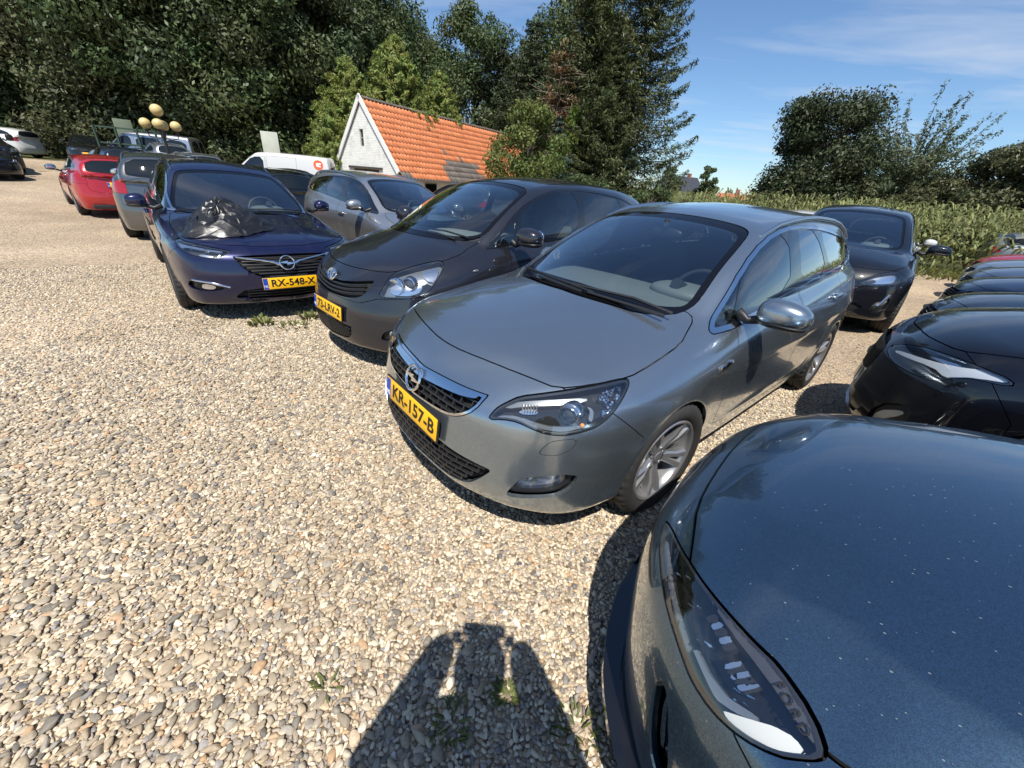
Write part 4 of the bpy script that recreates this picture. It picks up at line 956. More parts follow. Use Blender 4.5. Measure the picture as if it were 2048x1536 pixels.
    add_doors(c,[[(-.50,1.02,1),(-.44,.9),(-.42,.6),(-.48,.36,1),(-1.55,.30,1),(-1.63,.6),(-1.63,1.07,1)],[(-1.64,1.08,1),(-1.65,.6),(-1.58,.30,1),(-2.25,.32,1),(-2.32,.5),(-2.5,.75),(-2.58,1.0),(-2.52,1.12,1)]],[(-1.45,.93),(-2.42,.98)],False)
    fl=c.cut(c.S('side',[(-3.1,1.0),(-3.25,1.25),(-3.7,1.25),(-3.7,.85),(-3.2,.85)],1,lambda V,N:np.maximum(.5-V[:,1],V[:,0]+3.0)),.002); c.add('tail_lamp',fl,RED,join=False)
    for sg in (1,-1):
        mirror(root,(-.53,sg*.985,1.115),(.10,.125,.085),sg,P,arm=(.02,-.06,-.05),tilt=.1)
        p,n=c.surf('side',-.03,.85,.4); o=part('side_repeater',root,LAMPGRY,lambda bm: superell(bm,(0,.003,0),(.03,.008,.012),2.4)); o.location=(p.x,sg*p.y,p.z)
    c.liner(1.05,.1); c.body(); c.tub()
    plate(root,'73-LRV-2',Vector((sh.xf+.012,0,.462)),Vector((1,0,.08)))
    p,n=c.surf('front',0,.735,.3); ring_emblem(root,'maker_emblem',p+Vector((.012,0,0)),Vector((1,0,.5)).normalized(),'ovals',.068)
    wiper(root,[Vector((-.07,.52,1.055)),Vector((-.04,.30,1.075)),Vector((0,.05,1.08))],[Vector((-.16,.60,1.075)),Vector((-.10,.35,1.10)),Vector((-.02,-.05,1.09))])
    wiper(root,[Vector((-.0,.05,1.07)),Vector((-.03,-.20,1.075)),Vector((-.08,-.40,1.07))],[Vector((-.03,.0,1.09)),Vector((-.06,-.25,1.10)),Vector((-.18,-.55,1.085))])
    part('aerial',root,BLK,lambda bm: tube(bm,[(-2.9,0,1.57),(-3.10,0,1.74)],[.005,.002],6))
    add_wheels(root,(0,-2.78),.775,.322,.215,.215,5,True)
    cabin(c,-.30,1.02,-.95,1.0,-1.35,-2.25,.70,.58,plain('light_dash',(.20,.21,.21),.6),plain('light_seat_cloth',(.16,.16,.165),.85,bump=.3,bscale=200))
    return c
def build_insignia(loc,yaw):
    P=paint('deep_blue_paint',(.006,.008,.046),.5,.28,.22,.010,spec=.3)
    sh=Shape(**INSIG); c=CarB('large_estate_car',sh,.031,P,loc,yaw,'dark blue estate car with a crumpled black plastic bag on its bonnet'); root=c.root
    cut_arches(c)
    cut_windscreen(c,[(0,.95),(.35,.945),(.60,.935),(.715,.965),(.66,1.12),(.56,1.30),(.50,1.345),(.25,1.37),(0,1.375),(-.3,1.37),(-.3,.95)],(-1.4,-.1))
    cw=c.cut(c.S('top',[(-.36,0),(-.40,.36),(-.52,.58),(-.60,.68),(-.57,.72),(-.47,.62),(-.36,.42),(-.29,0),(-.29,-.2),(-.36,-.2)],2,lambda V,N:.7-V[:,2]),.0015); c.add('cowl_panel',cw,BLK,off=-.01,skirt=.01)
    dlo=[(-.62,.945,1),(-.85,1.06),(-1.15,1.24),(-1.45,1.345),(-1.8,1.392),(-2.3,1.40),(-2.9,1.355),(-3.3,1.27),(-3.52,1.16),(-3.4,1.09),(-2.7,1.04),(-1.8,.995),(-.85,.955)]
    cut_sideglass(c,dlo,[('front_side_window',[(-.90,.975),(-.95,1.07),(-1.2,1.235),(-1.47,1.325),(-1.70,1.365),(-1.68,1.01)],G_SIDE),('rear_side_window',[(-1.80,1.375),(-2.3,1.383),(-2.62,1.36),(-2.68,1.055),(-1.78,1.015)],G_PRIV),('rear_quarter_window',[(-2.74,1.355),(-2.9,1.335),(-3.28,1.25),(-3.46,1.165),(-3.38,1.11),(-2.78,1.065)],G_PRIV)],CHROME,GBLK)
    rg=c.cut(c.S('front',[(0,1.02),(.5,1.04),(.55,1.08),(.46,1.28),(0,1.31),(-.3,1.31),(-.3,1.02)],1,lambda V,N:V[:,0]+3.2),.002); c.add('rear_window',rg,G_PRIV,off=-.003,skirt=.01)
    lamp3=[(.42,.815,.775),(.40,.80,.79),(.60,.66,.765),(.81,.475,.725),(.84,.445,.712),(.855,.53,.662),(.84,.59,.648),(.76,.71,.665),(.65,.80,.70),(.55,.825,.73)]
    lm,hs=cut_lamp(c,'headlight',lamp3,45,LAMPBLK,.05)
    lamp_piece(c,lm,hs,'daylight_strip',[(.47,.81,.765),(.60,.685,.75),(.80,.50,.718),(.80,.51,.708),(.61,.70,.735),(.55,.765,.735),(.62,.785,.69),(.58,.81,.70),(.50,.815,.745)],WHITE_L,-.012,.02,n=0)
    lamp_piece(c,lm,hs,'reflector',[(.70,.66,.705),(.79,.58,.69),(.80,.60,.67),(.73,.71,.675)],WHITE_L,-.035,.01)
    projector(hs,(.72,.625,.695),.022,.5); projector(hs,(.62,.72,.71),.022,.6)
    gp=[(-.3,.685),(.20,.683),(.45,.672,1),(.385,.56),(.29,.49),(.15,.455),(-.3,.448)]
    g=c.cut(c.S('front',gp,1,front_only),.002); g0=c.add('grille',g,SHELL,off=-.035,skirt=0)[0]
    for k in range(7):
        z=.475+k*.030; ys=np.linspace(-.42,.42,29); zz=z+0*ys; P_,N_=c.surfs('front',np.stack([np.abs(ys),zz],1),.3); ok=polysd(np.stack([np.abs(ys),zz],1),smooth(gp,1))<-.008
        pts=[(p[0]-.010,y,p[2]) for p,y,o in zip(P_,ys,ok) if o]
        if len(pts)>3: part('grille_bar',g0,GRILLE,lambda bm: tube(bm,pts,.0075,6))
    for sg in (1,-1):
        ys=np.linspace(.07,.43,14); zz=np.interp(ys,[.07,.12,.2,.43],[.592,.615,.632,.668]); P_,N_=c.surfs('front',np.stack([ys,zz],1),.3)
        part('grille_wing',g0,CHROME,lambda bm: tube(bm,[(p[0]+.004,sg*p[1],p[2]) for p in P_],[.016,.014,.012]+[.008]*11,8))
        ys=np.linspace(.53,.80,10); zz=np.interp(ys,[.53,.69,.80],[.385,.43,.445])
        P_,N_=c.surfs('front',np.stack([ys,zz],1),.2); part('bumper_chrome_strip',root,CHROME,lambda bm: tube(bm,[(p[0]+.003,sg*p[1],p[2]) for p in P_],.010,8))
    fm=c.cut(c.S('front',[(.84,.36),(.82,.445),(.68,.425),(.56,.385),(.62,.35),(.76,.34)],1,front_only),.0015); fo=c.add('fog_lamp_recess',fm,BLK,off=-.03,skirt=0,join=False)
    a,_=c.sub(fm.copy(),c.S('front',[(.76,.36),(.74,.415),(.64,.395),(.66,.355)],1)); c.add('fog_lens',a,WHITE_L,off=-.012,skirt=.02,join=False,parent=fo)
    lg=[(-.3,.365),(.40,.365),(.50,.285,1),(.48,.262),(-.3,.235)]
    l=c.cut(c.S('front',lg,1,front_only),.002); l0=c.add('lower_grille',l,SHELL,off=-.03,skirt=0)[0]; c.cells('grille_mesh',l0,lg,.03,.2,GRILLE,brick=False,vbar=0)
    bon=c.cut(c.S('top',[(.825,0),(.81,.25),(.755,.47),(.62,.64),(.42,.785),(.20,.80),(-.2,.795),(-.5,.755),(-.575,.725),(-.46,.62),(-.35,.42),(-.285,0),(-.285,-.2),(.825,-.2)],1,lambda V,N:.55-V[:,2]),.003); c.add('bonnet',bon,P,skirt=.03)
    bp=c.cut(lambda m: np.maximum(np.maximum(.10-m.V[:,0],m.V[:,2]-.80),polysd(pr(m,'side'),[(1.2,.80),(.70,.80),(.55,.72),(.32,.60),(.32,.1),(1.2,.1)])),.0018); c.add('front_bumper',bp,P)
    add_doors(c,[[(-.80,.955,1),(-.68,.8),(-.62,.55),(-.66,.36,1),(-1.68,.30,1),(-1.74,.6),(-1.74,1.0,1)],[(-1.755,1.0,1),(-1.755,.6),(-1.70,.30,1),(-2.35,.32,1),(-2.42,.5),(-2.6,.75),(-2.7,1.03,1)]],[(-1.55,.85),(-2.5,.90)])
    fl=c.cut(c.S('side',[(-3.4,.9),(-3.6,1.02),(-4.1,1.02),(-4.1,.82),(-3.5,.82)],1,lambda V,N:np.maximum(.5-V[:,1],V[:,0]+3.3)),.002); c.add('tail_lamp',fl,RED,join=False)
    add_rails(c,-1.35,-3.5,.555,GBLK,.018,9)
    for sg in (1,-1): mirror(root,(-.80,sg*1.0,1.02),(.09,.098,.078),sg,P,arm=(.02,-.12,-.04),tilt=.12)
    c.liner(.98,-.2); c.body(); c.tub()
    plate(root,'RX-548-X',Vector((sh.xf+.012,0,.41)),Vector((1,0,.06)))
    p,n=c.surf('front',0,.605,.3); ring_emblem(root,'maker_emblem',p+Vector((.016,0,0)),Vector((1,0,.3)).normalized(),'bolt',.068)
    wiper(root,[Vector((-.42,.60,.965)),Vector((-.40,.35,.975)),Vector((-.37,.1,.98))],[Vector((-.47,.64,.985)),Vector((-.43,.35,1.0)),Vector((-.38,-.1,.99))])
    add_wheels(root,(0,-2.829),.81,.335,.235,.235,5,True)
    cabin(c,-.55,.93,-1.25,.90,-1.65,-2.55,.70,.46)
    return c
# ---------------------------------------------------------------- further cars: same builder, their own proportions
def gen_car(name,label,P,mp,loc,yaw,z=0,h=.04,style='wagon',glassm=None,rails=None,inside=False,txt=None,steer=0,rim=None,trim=None,spec=None,lamp='sweep',frontmode='std',cladding=False,cat='car',group='cars parked on the gravel',chrome_mirror=False,wheels=(5,True),rear=None):
    sh=Shape(**(spec or mp.spec())); c=CarB(name,sh,h,P,loc,yaw,label,cat,group,z); root=c.root
    X,Y,Z=mp.x,mp.y,mp.z; S=lambda L:[(X(q[0]),Z(q[1]))+tuple(q[2:]) for q in L]; F=lambda L:[(Y(q[0]),Z(q[1]))+tuple(q[2:]) for q in L]; T3=lambda L:[(X(a),Y(b),Z(d)) for a,b,d in L]
    g=glassm or G_DARK; gs=glassm or G_DARK; trim=trim or GBLK
    cut_arches(c)
    cut_windscreen(c,F([(0,.975),(.30,.965),(.52,.965),(.645,1.0),(.60,1.15),(.545,1.335),(.49,1.392),(.25,1.42),(0,1.428),(-.3,1.42),(-.3,.975)]),(X(-1.45),X(.1)),G_WS if glassm else g,.03)
    tail=-3.22 if style in('wagon','suv') else -2.95
    dlo=[(-.36,.94,1),(-.50,1.02),(-.79,1.205),(-1.10,1.335),(-1.45,1.400),(-1.75,1.413),(-2.2,1.40),(-2.7,1.345),(tail+.17,1.255),(tail,1.165),(tail+.1,1.125),(-2.6,1.112),(-1.6,1.045),(-.56,.945)]
    cut_sideglass(c,S(dlo),[('front_side_window',S([(-.56,.965),(-.70,1.11),(-.80,1.185),(-1.10,1.31),(-1.43,1.378),(-1.385,1.04)]),gs),('rear_side_window',S([(-1.60,1.385),(-1.75,1.39),(-2.12,1.38),(-2.25,1.11),(-1.60,1.06)]),gs if not glassm else G_PRIV),('rear_quarter_window',S([(-2.22,1.37),(-2.3,1.365),(-2.7,1.32),(tail+.20,1.24),(tail+.06,1.165),(tail+.13,1.14),(-2.36,1.12)]),gs if not glassm else G_PRIV)],trim,GBLK)
    rg=c.cut(c.S('front',F([(0,1.06),(.5,1.08),(.56,1.12),(.50,1.36),(0,1.40),(-.3,1.4),(-.3,1.06)]),1,lambda V,N:V[:,0]-X(-3.0)),.002); c.add('rear_window',rg,g,off=-.003,skirt=.01)
    L3={'sweep':[(.84,.47,.655),(.80,.50,.705),(.73,.535,.745),(.60,.64,.785),(.38,.745,.815),(.33,.77,.80),(.43,.81,.735),(.54,.80,.675),(.68,.71,.645),(.78,.59,.65)],
        'slim':[(.85,.44,.70),(.80,.50,.735),(.66,.60,.765),(.42,.745,.795),(.40,.78,.77),(.55,.78,.70),(.70,.68,.675),(.80,.55,.675)],
        'tall':[(.82,.46,.64),(.78,.50,.73),(.66,.60,.785),(.48,.71,.80),(.45,.77,.77),(.53,.79,.67),(.66,.72,.63),(.76,.60,.62)]}[lamp]
    lm,hs=cut_lamp(c,'headlight',T3(L3),45,LAMPBLK,.04)
    lamp_piece(c,lm,hs,'reflector',T3([(.78,.53,.69),(.66,.62,.735),(.50,.72,.765),(.50,.77,.73),(.62,.74,.675),(.75,.62,.665)]),WHITE_L,-.03,.01)
    projector(hs,(X(.64),Y(.675),Z(.705)),.034,.5)
    gp={'std':[(-.3,.70),(.20,.702),(.42,.705,1),(.40,.65),(.32,.60),(-.3,.585)],'tall':[(-.3,.71),(.25,.71),(.40,.70),(.42,.60),(.36,.50),(-.3,.49)]}[frontmode]
    gg=c.cut(c.S('front',F(gp),1,front_only),.002); g0=c.add('grille',gg,SHELL,off=-.025,skirt=0)[0]; c.cells('grille_mesh',g0,F(gp),.028,.3,GRILLE,brick=False,vbar=0)
    lg=[(-.3,.43),(.38,.42),(.52,.39,1),(.44,.30),(-.3,.26)]
    l=c.cut(c.S('front',F(lg),1,front_only),.002); c.add('lower_grille',l,GRILLE,off=-.02,skirt=.02)
    bon=c.cut(c.S('top',[(X(a),Y(b)) for a,b in [(.752,0),(.742,.14),(.70,.36),(.65,.52),(.61,.625),(.50,.70),(.33,.757),(.14,.762),(-.10,.752),(-.21,.715),(-.29,.665),(-.20,.60),(-.10,.48),(0,.30),(.0,0),(.0,-.2),(.752,-.2)]],1,lambda V,N:Z(.62)-V[:,2]),.003); c.add('bonnet',bon,P)
    bp=c.cut(lambda m: np.maximum(np.maximum(X(.10)-m.V[:,0],m.V[:,2]-Z(.93)),polysd(pr(m,'side'),S([(1.2,.93),(.61,.93),(.60,.80),(.46,.72),(.32,.585),(.32,.1),(1.2,.1)]))),.0018); c.add('front_bumper',bp,P)
    add_doors(c,[S([(-.565,.945,1),(-.50,.86),(-.465,.70),(-.47,.50),(-.53,.36,1),(-1.50,.30,1),(-1.565,.60),(-1.565,1.0),(-1.53,1.06,1)]),S([(-1.575,1.06,1),(-1.585,.90),(-1.585,.6),(-1.52,.30,1),(-2.20,.32,1),(-2.27,.48),(-2.42,.68),(-2.55,.85),(-2.60,1.0),(-2.55,1.12,1)])],[(X(-1.37),Z(.865)),(X(-2.40),Z(.925))],False)
    fl=c.cut(c.S('side',S([(-3.2,.88),(-3.55,1.03),(-3.9,1.03),(-3.9,.78),(-3.25,.80)]),1,lambda V,N:np.maximum(Y(.60)-V[:,1],V[:,0]-X(-3.1))),.002); c.add('tail_lamp',fl,RED,join=False)
    tg=c.cut(c.S('front',F([(-.3,.60),(.58,.60),(.64,.8),(.60,1.05),(-.3,1.05)]),1,lambda V,N:V[:,0]-X(-3.3)),.003); c.add('tailgate',tg,P)
    if cladding:
        for nm,fn in (('sill_cladding',lambda m: np.maximum(m.V[:,2]-Z(.36),np.maximum(m.V[:,0]-X(.30),X(-2.95)-m.V[:,0]))),):
            a=c.cut(fn,.001); c.add(nm,a,BLK,off=.004,skirt=.02)
    if rails: add_rails(c,X(-1.12),X(-3.3),Y(.575),rails,.025,9)
    for sg in (1,-1): mirror(root,(X(-.64),sg*(mp.W+.09),Z(1.03)),(.095,.112,.08),sg,chrome_mirror or P,arm=(.02,-.14,-.05),tilt=.12)
    if inside: c.liner(Z(.98),0)
    c.body()
    if inside: c.tub(); cabin(c,X(-.25),Z(.97),X(-1.0),Z(.93),X(-1.42),X(-2.33),.70,Z(.45))
    else:
        for ax,az,r,_ in sh.arch:
          for sg in (1,-1):
            part('wheel_arch_liner',root,SHELL,lambda bm: lathe_arch(bm,ax,az,r,sg,sh.W))
    if txt is not None:
        plate(root,txt,Vector((sh.xf+.006,0,Z(.50))),Vector((1,0,.06)))
    if rear: rear(c,X,Y,Z)
    add_wheels(root,(0,-mp.wb),mp.W-.12,mp.rw,.225,mp.rw-.105,wheels[0],wheels[1],rim,steer)
    return c
def lathe_arch(bm,ax,az,r,sg,W):
    N_=16;A=[];B=[]
    for i in range(N_+1):
        q=math.radians(-25)+math.radians(230)*i/N_; x=ax+(r+.015)*math.cos(q);z=az+(r+.015)*math.sin(q)
        A.append(bm.verts.new((x,sg*(W-.06),z)));B.append(bm.verts.new((x,sg*(W-.36),z)))
    for i in range(N_): bm.faces.new((A[i],A[i+1],B[i+1],B[i]))
    bm.faces.new(B)
def build_ford(loc,yaw):
    P=paint('steel_blue_paint',(.076,.138,.205),.90,.27,.40,.008,specks=.42)
    mp=FORD_MAP; sh=Shape(**FORD); c=CarB('hatchback_car',sh,.023,P,loc,yaw,'steel-blue car in the near foreground, dusty bonnet and FORD lettering in its headlight'); root=c.root
    X,Y,Z=mp.x,mp.y,mp.z; S=lambda L:[(X(q[0]),Z(q[1]))+tuple(q[2:]) for q in L]; F=lambda L:[(Y(q[0]),Z(q[1]))+tuple(q[2:]) for q in L]
    cut_arches(c)
    cut_windscreen(c,F([(0,.975),(.30,.965),(.52,.965),(.645,1.0),(.60,1.15),(.545,1.335),(.49,1.392),(.25,1.42),(0,1.428),(-.3,1.42),(-.3,.975)]),(X(-1.45),X(.05)),G_WS,.03)
    cut_sideglass(c,S([(-.36,.94,1),(-.50,1.02),(-.79,1.205),(-1.10,1.335),(-1.45,1.400),(-1.75,1.413),(-2.2,1.40),(-2.7,1.345),(-3.05,1.255),(-3.2,1.165),(-3.1,1.125),(-2.6,1.112),(-1.6,1.045),(-.56,.945)]),[('front_side_window',S([(-.56,.965),(-.70,1.11),(-.80,1.185),(-1.10,1.31),(-1.43,1.378),(-1.385,1.04)]),G_SIDE),('rear_side_window',S([(-1.60,1.385),(-1.75,1.39),(-2.12,1.38),(-2.25,1.11),(-1.60,1.06)]),G_PRIV)],GBLK,GBLK)
    rg=c.cut(c.S('front',F([(0,1.06),(.5,1.08),(.56,1.12),(.50,1.36),(0,1.40),(-.3,1.4),(-.3,1.06)]),1,lambda V,N:V[:,0]-X(-3.0)),.002); c.add('rear_window',rg,G_PRIV,off=-.003,skirt=.01)
    lamp3=[(.815,.395,.655),(.78,.44,.685),(.70,.54,.72),(.64,.615,.738),(.58,.665,.752),(.53,.705,.762),(.50,.725,.768),(.44,.77,.765),(.395,.80,.752),(.41,.81,.735),(.43,.812,.71),(.48,.81,.678),(.52,.79,.658),(.57,.76,.648),(.61,.73,.65),(.67,.66,.652),(.74,.57,.655),(.79,.46,.648)]
    lm,hs=cut_lamp(c,'headlight',lamp3,45,plain('smoked_housing',(.010,.009,.009),.2,.0),.045,seal=.007)
    lp=lambda nm,L,mt,off,sk=.012,n=1: lamp_piece(c,lm,hs,nm,L,mt,off,sk,45,n)
    lp('white_reflector',[(.525,.787,.664),(.49,.79,.70),(.45,.79,.735),(.405,.80,.742),(.435,.81,.715),(.48,.805,.68)],plain('white_reflector',(.75,.74,.70),.35),-.010,.02)
    lp('chrome_edge',[(.53,.775,.672),(.565,.745,.672),(.60,.715,.672),(.60,.715,.68),(.56,.745,.682),(.52,.77,.692),(.47,.785,.72),(.47,.785,.712),(.50,.785,.69)],LAMPGRY,-.010,.012,0)
    lp('lower_strip',[(.79,.475,.655),(.74,.575,.662),(.67,.66,.660),(.61,.725,.657),(.61,.725,.664),(.67,.66,.668),(.74,.575,.670),(.79,.475,.664)],LAMPGRY,-.012,.012,0)
    for k in range(5):
        t=k/5; a=(.615-.055*t,.665+.052*t,.716+.004*t); lp('beam_facet',[(a[0],a[1],a[2]),(a[0]-.004,a[1],a[2]+.018),(a[0]-.014,a[1]+.009,a[2]+.019),(a[0]-.011,a[1]+.010,a[2]+.002)],WHITE_L if k%2 else LAMPBLK,-.012-.004*(k%2),.02,0)
    for k in range(5):
        t=k/5; a=(.553-.042*t,.733+.026*t,.708+.004*t); lp('beam_facet',[(a[0],a[1],a[2]),(a[0]-.006,a[1],a[2]+.026),(a[0]-.014,a[1]+.005,a[2]+.027),(a[0]-.009,a[1]+.006,a[2]+.001)],WHITE_L if k%2==0 else LAMPBLK,-.012-.004*(k%2),.02,0)
    for L in (((.71,.58,.685),(.68,.60,.715)),((.66,.645,.685),(.64,.66,.713)),((.61,.71,.688),(.58,.72,.708))): (a,b)=L; lp('marker_bar',[a,(a[0],a[1],a[2]+.006),(b[0],b[1],b[2]+.003),(b[0],b[1],b[2]-.003)],WHITE_L,-.004,.01,0)
    for k in range(3): lp('louvre',[(.53-.012*k,.765+.006*k,.702-.008*k),(.53-.012*k,.765+.006*k,.707-.008*k),(.495-.012*k,.775+.006*k,.733-.008*k),(.495-.012*k,.775+.006*k,.728-.008*k)],CHROME,-.012,.012,0)
    lp('upper_trim',[(.66,.59,.73),(.56,.675,.752),(.50,.72,.764),(.44,.765,.76),(.40,.795,.750),(.43,.78,.748),(.50,.735,.75),(.58,.675,.74)],plain('lamp_bezel_dark',(.10,.10,.11),.3,.5),-.004,.015)
    for q,sg in enumerate((1,-1)):
        p,n=c.surf('side',.42,.752,.3); n2=Vector((n.x,sg*n.y,n.z)); t=link('lettering',text_mesh('FORD',.024,plain('lettering_dark',(.02,.02,.02),.3),.0012,spacing=1.35),hs[q]); t.matrix_local=Matrix.Translation(Vector((p.x,sg*p.y,p.z))+n2*.0015)@frame_from(n2)@Matrix.Rotation(-sg*.18,4,'Z')
    bon=c.cut(c.S('top',[(.752,0),(.745,.19),(.73,.35),(.692,.47),(.67,.54),(.64,.605),(.58,.655),(.50,.705),(.44,.735),(.39,.755),(.34,.765),(.14,.775),(-.10,.762),(-.21,.72),(-.29,.67),(-.20,.60),(-.10,.48),(-.02,.30),(-.01,0),(-.01,-.2),(.752,-.2)],1,lambda V,N:.55-V[:,2]),.0035,2); c.add('bonnet',bon,P,skirt=.03)
    gp=[(-.3,.60),(.25,.60),(.36,.57),(.40,.50),(.34,.42),(-.3,.40)]
    gg=c.cut(c.S('front',gp,1,front_only),.002); g0=c.add('grille',gg,SHELL,off=-.03,skirt=0)[0]; c.cells('grille_mesh',g0,gp,.03,.06,GRILLE)
    sv=c.cut(c.S(45,obl([(.64,.745,.56),(.60,.775,.56),(.55,.805,.46),(.53,.815,.36),(.57,.79,.33),(.61,.765,.42)]),1,front_only),.002); so=c.add('bumper_vent',sv,GBLK,off=-.03,skirt=.03,join=False)
    a,_=c.sub(sv.copy(),c.S(45,obl([(.615,.765,.53),(.60,.772,.53),(.565,.795,.42),(.575,.785,.40)]),1)); c.add('vent_blade',a,P,off=-.012,skirt=.03,join=False,parent=so)
    lg=c.cut(c.S('front',[(-.3,.34),(.5,.34),(.58,.29),(.5,.25),(-.3,.25)],1,front_only),.002); c.add('lower_grille',lg,GRILLE,off=-.02,skirt=.02)
    bp=c.cut(lambda m: np.maximum(np.maximum(.12-m.V[:,0],m.V[:,2]-.90),polysd(pr(m,'side'),[(1.2,.90),(.63,.90),(.62,.78),(.47,.672),(.40,.66),(.32,.58),(.32,.1),(1.2,.1)])),.0018); c.add('front_bumper',bp,P)
    add_doors(c,[S([(-.565,.945,1),(-.50,.86),(-.465,.70),(-.47,.50),(-.53,.36,1),(-1.50,.30,1),(-1.565,.60),(-1.565,1.0),(-1.53,1.06,1)]),S([(-1.575,1.06,1),(-1.585,.90),(-1.585,.6),(-1.52,.30,1),(-2.20,.32,1),(-2.27,.48),(-2.42,.68),(-2.55,.85),(-2.60,1.0),(-2.55,1.12,1)])],[(X(-1.37),Z(.865)),(X(-2.40),Z(.925))],False)
    part('bumper_splitter',root,GBLK,lambda bm: split_lip(bm,c,.19))
    for sg in (1,-1): mirror(root,(X(-.64),sg*1.0,Z(1.03)),(.095,.125,.08),sg,P,tilt=.12)
    c.liner(1.0,-.2); c.body(); c.tub(); cabin(c,X(-.25),Z(.97),X(-1.0),Z(.93),X(-1.42),X(-2.33),.70,.45)
    add_wheels(root,(0,-2.70),.80,.33,.225,.225,5,True)
    return c
def split_lip(bm,c,z):
    ys=np.linspace(-.80,.80,33); P,N=c.surfs('front',np.stack([np.abs(ys),np.full(33,.30)],1),.1)
    a=[];b=[];d=[];e=[]
    for p,y in zip(P,ys):
        a.append(bm.verts.new((p[0]+.05,y*1.02,z+.012)));b.append(bm.verts.new((p[0]+.05,y*1.02,z-.012)));d.append(bm.verts.new((p[0]-.12,y*.97,z+.03)));e.append(bm.verts.new((p[0]-.12,y*.97,z-.02)))
    for i in range(32):
        bm.faces.new((a[i],a[i+1],b[i+1],b[i])); bm.faces.new((d[i],d[i+1],a[i+1],a[i])); bm.faces.new((b[i],b[i+1],e[i+1],e[i]))
    bm.faces.new((a[0],b[0],e[0],d[0])); bm.faces.new((a[-1],d[-1],e[-1],b[-1]))
def build_volvo(loc,yaw):
    P=paint('black_blue_paint',(.003,.0035,.006),0,.35,.2,.003,spec=.1)
    L=[(.815,.335,.765),(.785,.36,.81),(.69,.52,.862),(.59,.68,.882),(.49,.775,.882),(.42,.825,.875),(.39,.84,.872),(.345,.87,.85),(.39,.852,.832),(.47,.82,.822),(.51,.808,.81),(.54,.79,.79),(.60,.76,.742),(.64,.72,.735),(.70,.65,.73),(.78,.49,.73)]
    tee=[(.80,.385,.775),(.75,.47,.802),(.62,.69,.832),(.53,.77,.855),(.45,.80,.88),(.40,.835,.878),(.36,.86,.855),(.47,.82,.832),(.545,.785,.80),(.575,.77,.778),(.63,.70,.805),(.77,.47,.778)]
    return gen_front_suv('suv_car','glossy black SUV with a sideways-T bright strip in its headlight, beside the steel-blue car',P,VOLVO_MAP,VOLVO,loc,yaw,.031,L,
       [('daylight_strip',tee,plain('lamp_white_strip',(.78,.80,.82),.3,.1,.5),-.010),('lamp_array',[(.74,.56,.77),(.66,.65,.79),(.61,.72,.76),(.68,.66,.745)],plain('lamp_cell',(.12,.13,.14),.15,.6),-.03),('upper_reflector',[(.70,.55,.845),(.60,.66,.865),(.52,.74,.868),(.58,.70,.845)],WHITE_L,-.035)],'obl')
